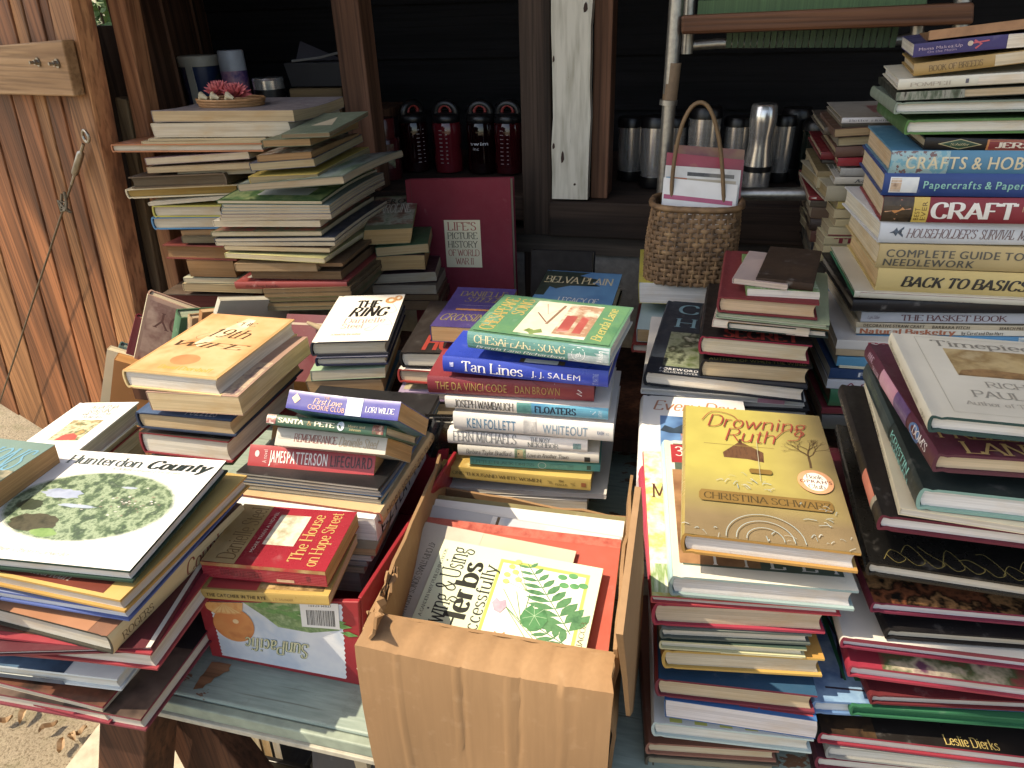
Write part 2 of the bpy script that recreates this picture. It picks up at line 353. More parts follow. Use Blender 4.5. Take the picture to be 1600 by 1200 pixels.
def make_book(root, W, D, t, sp='L', st='h', c='#888888', pg=CR, items=(), ic=None, bow=0., rough=None, curl=0., skew=0., wear=.5):
    if bow == 0. and not curl and t < .06: bow = rnd.uniform(-1, 1)*{'h': .0007, 'p': .0016, 'm': .0025}[st]; skew = skew or rnd.uniform(-.1, .1)
    hard = st == 'h'; side = sp in 'LR'; Hs, Wc = (D, W) if side else (W, D)
    bt = {'h': min(.0026, t*.16), 'p': .0007, 'm': .0005}[st]; bt = min(bt, t*.2)
    ov = .0032 if hard else .0004
    bul = (min(.004, t*.14) if hard else 0.0008) if st != 'm' else min(.002, t*.35)
    J = rnd.uniform(-1, 1)*.0006
    def warp(s, cc, v):
        x = s/Hs; z = bow*(4*x*(1-x)-.5) + curl*(cc/Wc)**2*.5
        return v+z
    def loc(s, cc, v):
        cc += skew*(v-t/2)
        v = warp(s, cc, v)
        if sp == 'L': return (cc, s, v)
        if sp == 'R': return (W-cc, s, v)
        if sp == 'F': return (s, cc, v)
        return (s, D-cc, v)
    NS = 9 if (bow or curl) else 3
    NC = [1, .66, .33] if curl else [1]
    g = min(.007, Wc*.1)
    K = 8
    dip = .0011 if hard and t > .012 else 0
    def section(s):
        o = [(Wc*k, t) for k in NC]; i = [(Wc*k, t-bt) for k in NC]
        if hard: o += [(g+.004, t), (g, t-dip), (.0025, t)]; i += [(g+.004, t-bt), (g, t-bt-dip*.6), (bt+.001, t-bt)]
        else: o += [(.001, t)]; i += [(bt+.001, t-bt)]
        for k in range(K+1):
            a = k/K; v = t*(1-a); r = math.sin(math.pi*a)**.6 if hard else (1 if 0 < a < 1 else .5)
            o.append((-bul*r, v)); vi = max(bt, min(t-bt, v)); i.append((bt-bul*r*.8, vi))
        if hard: o += [(.0025, 0), (g, dip), (g+.004, 0)]; i += [(bt+.001, bt), (g, bt+dip*.6), (g+.004, bt)]
        else: o += [(.001, 0)]; i += [(bt+.001, bt)]
        o += [(Wc*k, 0) for k in NC[::-1]]; i += [(Wc*k, bt) for k in NC[::-1]]
        return o, i
    mb = MB(); vs = []; fs = []; cols = []
    for q in range(NS):
        s = Hs*q/(NS-1); o, i = section(s); n = len(o)
        vs += [loc(s, *a) for a in o]+[loc(s, *a) for a in i]
    for q in range(NS-1):
        b0, b1 = q*2*n, (q+1)*2*n
        for k in range(n-1):
            fs.append((b0+k, b0+k+1, b1+k+1, b1+k)); cols.append(0)
            fs.append((b0+n+k, b1+n+k, b1+n+k+1, b0+n+k+1)); cols.append(1)
        for k in (0, n-1): fs.append((b0+k, b1+k, b1+n+k, b0+n+k)); cols.append(1)
    for b in (0, (NS-1)*2*n):
        for k in range(n-1): fs.append((b+k, b+k+1, b+n+k+1, b+n+k)); cols.append(1)
    me = bpy.data.meshes.new('cover'); me.from_pydata(vs, [], fs)
    r_ = rough or (.4 if st != 'h' else .42)
    me.materials.append(cov(c, r_, wear)); me.materials.append(cov(ic, .6) if ic else me.materials[0])
    me.polygons.foreach_set('material_index', cols)
    bm = bmesh.new(); bm.from_mesh(me); bmesh.ops.recalc_face_normals(bm, faces=bm.faces); bm.to_mesh(me); bm.free()
    me.polygons.foreach_set('use_smooth', [True]*len(me.polygons)); me.set_sharp_from_angle(angle=rad(30))
    co = bpy.data.objects.new('cover', me); C.objects.link(co); co.parent = root
    # page block
    Wp = Wc-ov; lo, hi = bt+.0002, t-bt-.0002; cc = (min(.004, t*.12) if hard else -.0006+J); conc = []
    pv = []; pf = []; m = 7
    smin = .0012-bul*.5 if hard else .001
    def psec():
        o = []
        for k in range(m): a = k/(m-1); o.append((Wp-cc*math.sin(math.pi*a), lo+(hi-lo)*a))
        for k in range(m): a = 1-k/(m-1); o.append((bt+.0004-bul*.7*math.sin(math.pi*a), lo+(hi-lo)*a))
        return o
    rings = []
    for q in range(NS):
        s = ov+(Hs-2*ov)*q/(NS-1); rings.append([loc(s, a, b) for a, b in psec()])
    pb = MB().loft(rings); po = pb.build('page_block', pages(pg), root, smooth=30)
    # print on the faces
    def face(f, x, y, lift):
        if f == 't': u, d, v = x*W, y*D, t+lift
        elif f == 'f': u, d, v = x*W, 0, y*t
        elif f == 'b': u, d, v = x*W, y*D, 0
        else: u, d, v = 0, (x if f == 'r' else 1-x)*D, y*t
        if sp == 'L': s, c_ = d, u
        elif sp == 'R': s, c_ = d, W-u
        elif sp == 'F': s, c_ = u, d
        else: s, c_ = u, D-d
        if f in 'tb':
            if f == 'b': v -= lift
            if hard and abs(c_-g) < .004: pass
            return loc(s, c_, v)
        on_spine = (f == 'f' and sp == 'F') or (f == 'l' and sp == 'L') or (f == 'r' and sp == 'R')
        a = max(0.001, min(.999, v/t))
        if on_spine: c_ = -(bul*(math.sin(math.pi*a)**.6 if hard else 1))-lift
        else:
            if f == 'f': q = loc(s, c_, v); return (q[0], q[1]-lift, q[2])
            c_ = Wc+lift
        return loc(s, c_, v)
    groups = {}
    for k, it in enumerate(items):
        f = it[1]; lift = (.0003 if f in 'tb' else .00045)+k*.000012
        if it[0] == 'T':
            _, _, tx, x0, x1, y0, y1, col, font, rot = it; pn = 'cover_lettering' if f in 'tb' else 'spine_lettering'; vs, fs = groups.setdefault((pn, 'T%d' % k), ([], [], ink(col)))[:2]
            for j, (pv, pf) in enumerate(layout(tx, font)):
                o = len(vs)
                for a, b in pv:
                    if rot == 0: X, Y = x0+a*(x1-x0), y0+b*(y1-y0)
                    elif rot == 90: X, Y = x1-b*(x1-x0), y0+a*(y1-y0)
                    elif rot == 180: X, Y = x1-a*(x1-x0), y1-b*(y1-y0)
                    else: X, Y = x0+b*(x1-x0), y1-a*(y1-y0)
                    vs.append(face(f, X, Y, lift+.00002*(j % 5)))
                fs += [tuple(i+o for i in q) for q in pf]
        elif it[0] == 'P':
            _, _, x0, x1, y0, y1, mt, shape = it; pn = 'cover_picture' if f in 'tb' else 'spine_picture'; vs, fs = groups.setdefault((pn, mt.name), ([], [], mt))[:2]; o = len(vs)
            if shape in ('rect', 'ell'):
                nx, ny = (1, 6) if f not in 'tb' else ((8, 8) if (bow or curl) else (1, 1))
                if shape == 'rect':
                    for j in range(ny+1):
                        for i in range(nx+1): vs.append(face(f, x0+(x1-x0)*i/nx, y0+(y1-y0)*j/ny, lift))
                    fs += [(o+j*(nx+1)+i, o+j*(nx+1)+i+1, o+(j+1)*(nx+1)+i+1, o+(j+1)*(nx+1)+i) for j in range(ny) for i in range(nx)]
                else:
                    for i in range(40):
                        a = 2*math.pi*i/40; vs.append(face(f, (x0+x1)/2+(x1-x0)/2*math.cos(a), (y0+y1)/2+(y1-y0)/2*math.sin(a), lift))
                    fs.append(tuple(o+i for i in range(40)))
            else:
                vs += [face(f, x0+(x1-x0)*a, y0+(y1-y0)*b, lift) for a, b in shape]; fs.append(tuple(o+i for i in range(len(shape))))
        else:
            _, _, pts, wd, col, sm = it; pn = 'cover_picture' if f in 'tb' else 'spine_picture'; vs, fs = groups.setdefault((pn, 'L'+col), ([], [], ink(col)))[:2]; o = len(vs)
            A, B = (W, D) if f in 'tb' else ((W, t) if f == 'f' else (D, t)); q = [(a*A*1000, b*B*1000) for a, b in pts]
            sv, sf = stroke(smooth(q) if sm else q, wd, wd); vs += [face(f, a/1000/A, b/1000/B, lift) for a, b in sv]; fs += [tuple(i+o for i in r) for r in sf]
    for (pn, key), (vs, fs, mt) in groups.items():
        q = MB(); q.v = vs; q.f = fs; q.build(pn, mt, root, recalc=False)
    return root
NAMES = {'h': 'hardcover_book', 'p': 'paperback_book', 'm': 'magazine'}
def book_at(o, u, d, W, D, t, desc, st='h', lab=None, grp=None, name=None, **kw):
    u = u.normalized(); d = (d-u*d.dot(u)).normalized(); n = u.cross(d)
    label = lab or f'{desc}, {"on top of its pile" if S.n == 1 else ORD[S.n-1]+" in the "+S.ph}'
    if len(label.split()) > 16: print('LONG', len(label.split()), label)
    r = thing(name or NAMES[st], label, 'magazine' if st == 'm' else 'book', group=grp or S.g)
    M = Matrix((u, d, n)).transposed().to_4x4(); M.translation = o; r.matrix_world = M
    make_book(r, W, D, t, st=st, **kw); return r
LOG = []
def bk(desc, L, R, D, sp='L', st='h', c='#888888', pg=CR, *items, W=None, dy=0., h=0., p=0., t=None, lab=None, name=None, maxroll=9, fl=6, **kw):
    S.n += 1
    hs = rad(S.h); P0 = onp(*px(L[0], L[2]), V((S.X, S.Y, 0))+V((-math.sin(hs), math.cos(hs), 0))*dy, V((-math.sin(hs), math.cos(hs), 0)))
    if R is not None and abs(P0.z-HC) > .3:            # lie flat where a turn of a few degrees allows it
        Q = onZ(*px(*R), P0.z)-P0; hf = math.degrees(math.atan2(Q.y, Q.x))-S.h; h = max(h-fl, min(h+fl, hf))
    hb = rad(S.h+h); nb = V((-math.sin(hb), math.cos(hb), 0))
    if R is None: u = V((math.cos(hb), math.sin(hb), 0)); PR = P0+u*W
    else: PR = onp(*px(*R), P0, nb)
    u = PR-P0; w_ = u.length; u.normalize()
    rr = math.degrees(math.asin(u.z))
    if abs(rr) > maxroll: u = V((math.cos(hb)*math.cos(rad(maxroll)), math.sin(hb)*math.cos(rad(maxroll)), math.copysign(math.sin(rad(maxroll)), rr)))
    PT = onp(*px(L[0], L[1]), P0, nb); th = t or max(.002, (PT-P0).z)*.985
    if W: 
        if W < 0: P0 = PR-u*(-W)
        w_ = abs(W)
    d = V((-math.sin(hb), math.cos(hb), math.tan(rad(p))))
    if S.age < 1: pg = dim_for_shade(pg, S.age); c = dim_for_shade(c, .5+.5*S.age)
    LOG.append((S.ph, desc, round(w_, 3), round(th, 3), round(rr, 1), [round(k, 3) for k in P0]))
    return book_at(P0, u, d, w_, D, th, desc, st, lab, None, name, sp=sp, c=c, pg=pg, items=items, **kw)
# ================================================================== the setting
def plane_print(parent, name, O, U, W_, mat, pts, lift=.0004):
    n = U.cross(W_).normalized(); q = MB(); q.add([O+U*a+W_*b+n*lift for a, b in pts], [tuple(range(len(pts)))]); return q.build(name, mat, parent, recalc=False)
def plane_text(parent, name, O, U, W_, text, x0, x1, y0, y1, col, font='s', rot=0, lift=.0006, mat=None):
    n = U.cross(W_).normalized(); q = MB()
    for j, (pv, pf) in enumerate(layout(text, font)):
        vs = []
        for a, b in pv:
            if rot == 180: a, b = 1-a, 1-b
            if rot == 90: a, b = 1-b, a
            vs.append(O+U*(x0+a*(x1-x0))+W_*(y0+b*(y1-y0))+n*(lift+.0001*(j % 5)))
        q.add(vs, pf)
    return q.build(name, mat or ink(col), parent, recalc=False)
RECT = [(0, 0), (1, 0), (1, 1), (0, 1)]
def rect(x0, x1, y0, y1): return [(x0, y0), (x1, y0), (x1, y1), (x0, y1)]
def ell(cx, cy, rx, ry, n=32): return [(cx+rx*math.cos(2*math.pi*k/n), cy+ry*math.sin(2*math.pi*k/n)) for k in range(n)]

# ---- ground
q = N('dry_ground'); a = q.noise(2.2, detail=6, rough=.65); b = q.noise(120, detail=5, rough=.8); c_ = q.noise(14, detail=5)
col = q.ramp(a.outputs[0], [(.3, lin('#83745c')), (.55, lin('#9c8c70')), (.75, lin('#aa9b80'))])
col = q.mix(q.ramp(b.outputs[0], [(.38, (.8, .8, .8, 1)), (.52, (0, 0, 0, 1))]), col, lin('#5c4a30')); col = q.mix(q.ramp(c_.outputs[0], [(.55, (0, 0, 0, 1)), (.7, (.5, .5, .5, 1))]), col, lin('#6f6a44'))
q.l(col, q.b.inputs['Base Color']); q.b.inputs['Roughness'].default_value = .95; q.bump(b.outputs[0], .9, .006)
tag(MB().add([(-60, -40, 0), (60, -40, 0), (60, 80, 0), (-60, 80, 0)], [(0, 1, 2, 3)]).build('ground', q.m), kind='structure')
pav = MB(); p0, p1 = onZ(104, 1215, .03), onZ(168, 1112, .03)
pav.hexa([V((p0.x, p0.y-.3, .03)), V((p0.x+.9, p0.y-.3, .03)), V((p1.x+1.2, p1.y+.05, .03)), V((p1.x, p1.y+.05, .03))], [V((p0.x, p0.y-.3, -.05)), V((p0.x+.9, p0.y-.3, -.05)), V((p1.x+1.2, p1.y+.05, -.05)), V((p1.x, p1.y+.05, -.05))])
tag(pav.build('paving_slab', plain('pale_concrete', '#b8aa90', .9, noise=30, bump=.4)), kind='structure')

# ---- table
TZ, TY = .75, .476
tb = thing('trestle_table', 'old wooden trestle table with worn teal paint under all the books', 'table', (0, .9, 0))
def child(mb, name, mat, parent, smooth=None, bev=0):
    """mesh given in world space, parented to a thing without moving"""
    o = mb.build(name, mat, parent, smooth=smooth)
    bpy.context.view_layer.update(); o.matrix_parent_inverse = parent.matrix_world.inverted()
    if bev: bevel(o, bev)
    return o
q = N('worn_teal_paint'); a = q.noise(7, (1, 2, 1), detail=6, rough=.7); b = q.noise(60, (.4, 3, 1), detail=4)
col = q.ramp(b.outputs[0], [(.3, lin('#7c9084')), (.7, lin('#92a498'))]); col = q.mix(q.ramp(a.outputs[0], [(.605, (0, 0, 0, 1)), (.615, (1, 1, 1, 1))]), col, lin('#7a5234')); g_ = q.noise(26, (1, 1, 1), detail=8, rough=.75); col = q.mix(q.ramp(g_.outputs[0], [(.56, (0, 0, 0, 1)), (.72, (.6, .6, .6, 1))]), col, lin('#6a7468')); g2 = q.noise(1, (3, 120, 10), detail=3); col = q.mix(q.ramp(g2.outputs[0], [(.66, (0, 0, 0, 1)), (.7, (.7, .7, .7, 1))]), col, lin('#5a5a4a'))
q.l(col, q.b.inputs['Base Color']); q.b.inputs['Roughness'].default_value = .55; q.bump(b.outputs[0], .2, .002); teal = q.m
brown = wood('dark_stained_wood', '#6a3f26', '#4e2c1b', '#2c1810', 'z')
m = MB(); m.box(-.99, 1.1, TY+.004, 1.42, TZ-.028, TZ-.0005); child(m, 'tabletop', teal, tb, bev=.003)
m = MB(); m.box(-.992, 1.102, TY-.009, TY+.003, TZ-.022, TZ-.003); child(m, 'front_rail', plain('worn_rail', '#8a9a88', .6, noise=40), tb, bev=.002)
m = MB(); m.box(-.992, 1.102, TY-.012, TY+.003, TZ-.031, TZ-.023); child(m, 'edge_strip', plain('pale_edge', '#b4ae9a', .7, noise=60), tb, bev=.001)
pp = [onZ(x, y, TZ) for x, y in [(302, 1078), (306, 1070), (309, 1066), (313, 1058), (318, 1054), (323, 1047), (327, 1041), (331, 1035), (345, 1036), (362, 1039), (358, 1045), (359, 1049), (350, 1052), (343, 1057), (335, 1060), (330, 1067), (322, 1070), (317, 1076)]]
m = MB(); m.add([p+V((0, 0, .001)) for p in pp], [tuple(range(len(pp)))]); child(m, 'bare_wood_patch', wood('bare_wood', '#a8754a', '#8f6038', '#6a4426', 'x'), tb)
m = MB(); m.box(-1.1, 1.1, 1.06, 1.44, .80, .825); m.box(-1.08, -1.03, 1.08, 1.4, 0, .8); m.box(.9, .96, 1.08, 1.4, .75, .8); child(m, 'back_shelf', brown, tb)
def timber(name, quad, Y, t):
    """leg or brace: front face through four picture points on the plane Y (top pair, bottom pair), carried down to the ground"""
    p = [onY(x, y, Y) for x, y in quad]; q = []
    for a, b in ((p[0], p[2]), (p[1], p[3])): q.append(a+(b-a)*((.01-a.z)/(b.z-a.z)))
    m = MB(); m.hexa([p[0], p[1], q[1], q[0]], [v+V((0, t, 0)) for v in (p[0], p[1], q[1], q[0])]); child(m, name, brown, tb, bev=.003)
timber('leg', [(156, 1085), (230, 1085), (152, 1210), (226, 1210)], .53, .08)
timber('brace', [(238, 1108), (302, 1108), (292, 1210), (384, 1210)], .64, .05)
for x, y in ((1.0, .54), (-.9, 1.36), (1.0, 1.36)):
    m = MB(); m.box(x-.032, x+.032, y-.03, y+.06, .02, TZ-.03); child(m, 'leg', brown, tb, bev=.003)

# ---- shed
shed = thing('garden_shed', 'open dark wooden shed front with shelves behind the books', 'shed', (0, 1.9, 0))
dkb = wood('black_boards', '#1b191b', '#151416', '#0c0b0d', 'x', rough=.85)
SY = 1.6
SZ = onY(890, 309, SY).z
JY = 1.3; xl = -1.42; jx = onY(262, 400, JY).x; bx_ = onY(312, 100, 2.17).x
dbr = wood('old_brown_studs', '#84563a', '#654028', '#362216', 'z'); dst = wood('dark_post_wood', '#4c3a2e', '#3b2c22', '#1e1712', 'z'); jam = wood('red_brown_jamb', '#c88a50', '#a86a3c', '#643a20', 'z')  # stud and jamb browns lightened for sunlight the lamp does not bring there
m = MB()
for k in range(14):
    z0 = .5+k*.145; m.hexa([V((bx_, 2.2, z0)), V((2.4, 2.2, z0)), V((2.4, 2.215, z0+.152)), V((bx_, 2.215, z0+.152))], [V((bx_, 2.24, z0)), V((2.4, 2.24, z0)), V((2.4, 2.24, z0+.152)), V((bx_, 2.24, z0+.152))])
child(m, 'back_wall', dkb, shed)
m = MB(); A_, B_ = V((jx, JY+.045, 0)), V((bx_+.03, 2.215, 0)); sd = (B_-A_); nn_ = V((-sd.y, sd.x, 0)).normalized()
for k in range(5):
    a, b = A_+sd*(k/5+.002), A_+sd*((k+1)/5-.002); o_ = nn_*(.006*(k % 2)); f = [a+o_, b+o_, b+o_+nn_*.02, a+o_+nn_*.02]; m.hexa([v+V((0, 0, .1)) for v in f], [v+V((0, 0, 2.5)) for v in f])
child(m, 'side_wall', dbr, shed)
def pxpost(name, xa, xb, y, Y, t, mat, z0, z1, label=None, bev=.003):
    m = MB(); m.box(onY(xa, y, Y).x, onY(xb, y, Y).x, Y, Y+t, z0, z1); o = child(m, name, mat, shed, bev=bev); tag(o, label); return o
def pxboard(name, quad, Y, t, mat, top=True):
    """board on the plane Y through four picture points (top pair, bottom pair), carried to the ground and up to the eave"""
    p = [onY(x, y, Y) for x, y in quad]; a, b = [], []
    for u, v in ((p[0], p[2]), (p[1], p[3])):
        d = (u-v)/(u.z-v.z); a.append(u+d*(2.3-u.z) if top else u); b.append(v+d*(.1-v.z))
    f = [a[0], a[1], b[1], b[0]]; m = MB(); m.hexa(f, [k+V((0, t, 0)) for k in f]); return child(m, name, mat, shed, bev=.003)
pxboard('door_jamb', [(167, 0), (193, 0), (262, 450), (281, 450)], JY, .045, jam)
pxboard('weathered_post', [(178, 152), (197, 156), (240, 470), (253, 470)], JY+.004, .03, wood('weathered_wood', '#8d7450', '#77603f', '#4c3c28', 'z'), top=False)
pxboard('dark_board', [(141, 40), (182, 40), (216, 480), (262, 480)], JY+.05, .02, dst, top=False)
pxpost('stud', 533, 574, 130, SY+.01, .07, dbr, SZ, 2.6)
pxpost('dark_post', 814, 861, 200, SY-.012, .09, dst, .6, 2.6)
q = N('flaking_white_paint'); a = q.noise(1, (16, 16, 5), detail=7, rough=.72); b = q.noise(1, (90, 90, 9), detail=4)
col = q.ramp(b.outputs[0], [(.3, lin('#a09a86')), (.6, lin('#c6c0ae'))]); col = q.mix(q.ramp(a.outputs[0], [(.7, (0, 0, 0, 1)), (.715, (1, 1, 1, 1))]), col, lin('#5a4434')); cr = q.noise(1, (70, 70, 2.2), detail=6, rough=.7); col = q.mix(q.ramp(cr.outputs[0], [(.33, (.85, .85, .85, 1)), (.37, (0, 0, 0, 1))]), col, lin('#6a6050'))
q.l(col, q.b.inputs['Base Color']); q.b.inputs['Roughness'].default_value = .6; q.bump(a.outputs[0], .5, .002)
m = MB(); x0, x1 = onY(863, 200, SY-.03).x, onY(921, 200, SY-.03).x; n = 26; rz = random.Random(4); Ls, Rs = [], []
for k in range(n+1):
    z = SZ+.004+(2.6-SZ)*k/n; Ls.append((x0+rz.uniform(-.0025, .002), z)); Rs.append((x1+rz.uniform(-.002, .003), z))
pts = [V((x, SY-.03, z)) for x, z in Ls]+[V((x, SY-.03, z)) for x, z in Rs[::-1]]
m.hexa(pts, [p+V((0, .03, 0)) for p in pts]); wp = child(m, 'painted_post', q.m, shed); tag(wp, 'white painted post with flaking paint')
for px_, py_, w_, h_ in [(915, 11, 6, 13), (879, 245, 5, 18), (865, 92, 3, 9), (898, 288, 4, 4), (865, 228, 4, 9)]:
    c0 = onY(px_, py_, SY-.0304); k_ = 1.6/1109
    plane_print(shed, 'paint_chip', c0, V((w_*k_, 0, 0)), V((0, 0, h_*k_)), plain('chip_brown', '#3a2218', .8), [(-.4, -.5), (.1, -.45), (.5, -.2), (.35, .3), (.1, .5), (-.3, .3), (-.5, -.1)]).matrix_parent_inverse = shed.matrix_world.inverted()
pxpost('stud', 926, 954, 150, SY+.0, .08, dbr, SZ, 2.6)
sil = wood('sill_wood', '#4a382c', '#392a21', '#1f1712', 'x')
m = MB(); m.box(onY(862, 330, SY).x, 2.2, SY-.032, SY+.1, SZ-.082, SZ-.001); child(m, 'sill', sil, shed, bev=.004)
m = MB(); m.box(xl, onY(858, 330, SY).x, SY+.01, SY+.1, SZ-.06, SZ-.001); child(m, 'sill', sil, shed, bev=.004)
m = MB(); m.box(xl, 2.2, SY+.102, 2.19, SZ-.03, SZ-.002); child(m, 'shelf', sil, shed)
m = MB(); m.box(xl, 2.2, SY-.02, SY+.06, SZ-.125, SZ-.084); child(m, 'plate_board', wood('grey_board', '#5f5347', '#4c4238', '#2c2620', 'x'), shed)
m = MB(); m.box(jx-.02, 2.2, SY-.01, SY+.15, 0, SZ-.127); child(m, 'foundation', plain('grey_stucco', '#7c7a74', .95, noise=70, bump=.9), shed)
LZ = onY(420, 180, 1.72).z
m = MB(); m.box(xl+.03, onY(533, 130, SY).x, SY+.08, 2.0, LZ-.025, LZ-.001); child(m, 'upper_shelf', dbr, shed)
ROOF = [(-3.6, 1.34), (-1.45, 1.34), (-1.45, .8), (2.6, .5), (2.6, 2.6), (-3.6, 2.6)]
m = MB(); m.hexa([V((x, y, 2.3+.12*(y-.5))) for x, y in ROOF], [V((x, y, 2.34+.12*(y-.5))) for x, y in ROOF]); child(m, 'roof', dbr, shed)
# tree to the right of the photographer; its long limb shades the right and back of the table
tr = thing('shade_tree', 'leafy tree beside the table throwing shade over its right side', 'tree', (3.6, -1.2, 0))
SH = [(-1.6, 1.36), (-.85, 1.2), (-.42, 1.13), (-.39, 1.02), (-.05, 1.03), (.14, .9), (.2, .6), (.24, -.1), (1.6, -.4), (2.2, .6), (1.8, 1.7), (.5, 1.9), (-1.4, 1.9)]
def inside(x, y):
    c = False
    for k in range(len(SH)):
        (xa, ya), (xb, yb) = SH[k-1], SH[k]
        if (ya > y) != (yb > y) and x < (xb-xa)*(y-ya)/(yb-ya)+xa: c = not c
    return c
fo = MB(); r2 = random.Random(21); n_ = 0
while n_ < 11000:
    x, y = r2.uniform(-1.7, 2.3), r2.uniform(-.5, 2)
    if not inside(x, y): continue
    n_ += 1; p = V((x, y, 1.05))+sdir*r2.uniform(5.4, 5.9); a = V((r2.gauss(0, 1), r2.gauss(0, 1), r2.gauss(0, .5))).normalized(); s_ = r2.uniform(.035, .065); b = a.cross(sdir+V((r2.uniform(-.5, .5), r2.uniform(-.5, .5), 0))).normalized()*s_*.42; a *= s_
    fo.add([p-a, p+b-a*.2, p+a, p-b-a*.2], [(0, 1, 2, 3)])
child(fo, 'crown', pic(['#24401c', '#41682a', '#5c8040'], 3, .6), tr)
cc_ = V((.75, .85, 1.05))+sdir*5.7; tb0 = V((3.6, -1.2, 0)); m = MB(); k1 = V((3.3, -1.15, 4.4)); m.tube([tb0, tb0+V((-.1, 0, 2.2)), k1, (k1+cc_)/2+V((0, .1, .35)), cc_], [.2, .16, .12, .08, .05], 10)
n_ = 0
while n_ < 14:
    x, y = r2.uniform(-1.3, 2), r2.uniform(0, 1.8)
    if not (inside(x, y) and inside(x-.15, y-.1) and inside((x+.75)/2, (y+.85)/2-.06)): continue
    n_ += 1; e = V((x, y, 1.05))+sdir*r2.uniform(5.5, 5.9); m.tube([cc_, (cc_+e)/2, e], [.04, .025, .01], 7)
child(m, 'trunk', plain('bark', '#4a3a28', .9), tr)
m = MB(); m.box(2.2, 2.25, .9, 2.25, 0, 2.55); child(m, 'side_wall', dbr, shed)

# ---- plank door standing open at the left
D0 = onD(214, 470, 1.62); dd = V((-math.cos(rad(22)), math.sin(rad(22)), 0)); dn = V((-dd.y, dd.x, 0)); dn = dn if dn.y < 0 else -dn
door = thing('plank_door', 'orange-brown plank door standing open at the left', 'door', (D0.x, D0.y, 0))
def onDoor(x, y, off=0): return onp(x, y, D0+dn*off, dn)
def dplank(name, quad, mat, off, t, label=None, bev=.003, extend=True):
    """board on the door plane given by four picture points (top-left, top-right, bottom-right, bottom-left)"""
    p = [onDoor(x, y, off) for x, y in quad]
    if extend:
        for i, j in ((0, 3), (1, 2)):
            e = (p[i]-p[j]).normalized(); p[i] = p[i]+e*.25; k = (.25-p[j].z)/e.z; p[j] = p[j]+e*k
    # leave the ramp of the grain along local z: build in world, grain axis z is close to the boards
    m = MB(); m.hexa(p, [v-dn*t for v in p]); return tag(child(m, name, mat, door, bev=bev), label)
oran = wood('orange_planks', '#9c5c2c', '#74421d', '#3a1c0c', 'z', rough=.6, sc_=.8); ora2 = wood('pale_orange_planks', '#ad743e', '#8a582b', '#4f2d13', 'z', rough=.6, sc_=.9)
xs0 = [-190, -150, -108, -62, -22, 12, 32, 58, 74, 90]; xs1 = [-60, -20, 22, 66, 100, 128, 146, 168, 182, 196]
for k in range(9): dplank('plank', [(xs0[k]+1.5, 0), (xs0[k+1]-1, 0), (xs1[k+1]-1, 470), (xs1[k]+1.5, 470)], (oran, ora2, oran, oran)[k % 4], -.0-.004*(k % 2), .02)
dplank('stile', [(74, 0), (108, 0), (206, 470), (170, 470)], ora2, .022, .02)
p = [onDoor(x, y, .022) for x, y in ((108, 0), (206, 470))]
m = MB(); e = (p[0]-p[1]).normalized(); t0, b0 = p[0]+e*.25, p[1]+e*((.25-p[1].z)/e.z); s_ = -dd
m.hexa([t0+s_*.001, t0+s_*.004, b0+s_*.004, b0+s_*.001], [v-dn*.038 for v in (t0+s_*.001, t0+s_*.004, b0+s_*.004, b0+s_*.001)]); child(m, 'door_edge', jam, door, bev=.003)
cross = wood('pine_cross_board', '#b08a5c', '#9a7448', '#74502c', 'x', rough=.65, rot=rad(22))
dplank('cross_board', [(-60, 76), (96, 62), (116, 151), (-60, 146)], cross, .046, .022, 'pale pine cross board', extend=False)
gal = plain('galvanised_steel', '#9a958a', .4, 1., noise=60)
for x, y in [(60, 97), (90, 99), (112, 84), (121, 117)]:
    c0 = onDoor(x, y, .047 if x < 100 else .023); m = MB()
    for r, z0, z1, n in ((.008, 0, .002, 16), (.0055, .002, .008, 6), (.003, .008, .016, 10)):
        rg = []
        for z in (z0, z1): rg.append([c0+dn*z+(dd*math.cos(2*math.pi*i/n)+V((0, 0, 1))*math.sin(2*math.pi*i/n))*r for i in range(n)])
        m.loft(rg)
    child(m, 'bolt', gal, door, smooth=30)
tbz = thing('turnbuckle_cable', 'steel turnbuckle and wire brace hanging on the plank door', 'cable', tuple(onDoor(134, 212, .03)))
A_, B_ = onDoor(134, 213, .034), onDoor(112, 288, .04); m = MB(); ring = [A_+(dd*math.cos(k*.42)+V((0, 0, 1))*math.sin(k*.42))*.011 for k in range(16)]; m.tube(ring, .003, 8, cap=False)
m.tube([A_+(B_-A_)*.15, A_+(B_-A_)*.3], .003); m.tube([A_+(B_-A_)*.3, A_+(B_-A_)*.34, A_+(B_-A_)*.75, A_+(B_-A_)*.8], [.003, .007, .007, .003], 10); m.tube([A_+(B_-A_)*.8, B_], .0028)
child(m, 'turnbuckle', gal, tbz, smooth=40)
e_ = onDoor(104, 312, .04); g_ = onDoor(-4, 640, .05); m = MB(); m.tube([B_, e_, e_+(g_-e_)*.5, g_+(g_-e_)*.4], .0024, 7)
for k in range(5): m.tube([e_+V((rnd.uniform(-.02, .02), -.004, rnd.uniform(-.02, .02))), e_+V((rnd.uniform(-.02, .02), -.006, rnd.uniform(-.03, .03))), e_+V((0, -.01, -.02))], .003, 6)
child(m, 'wire', plain('dull_wire', '#6a6050', .5, .8), tbz, smooth=40)
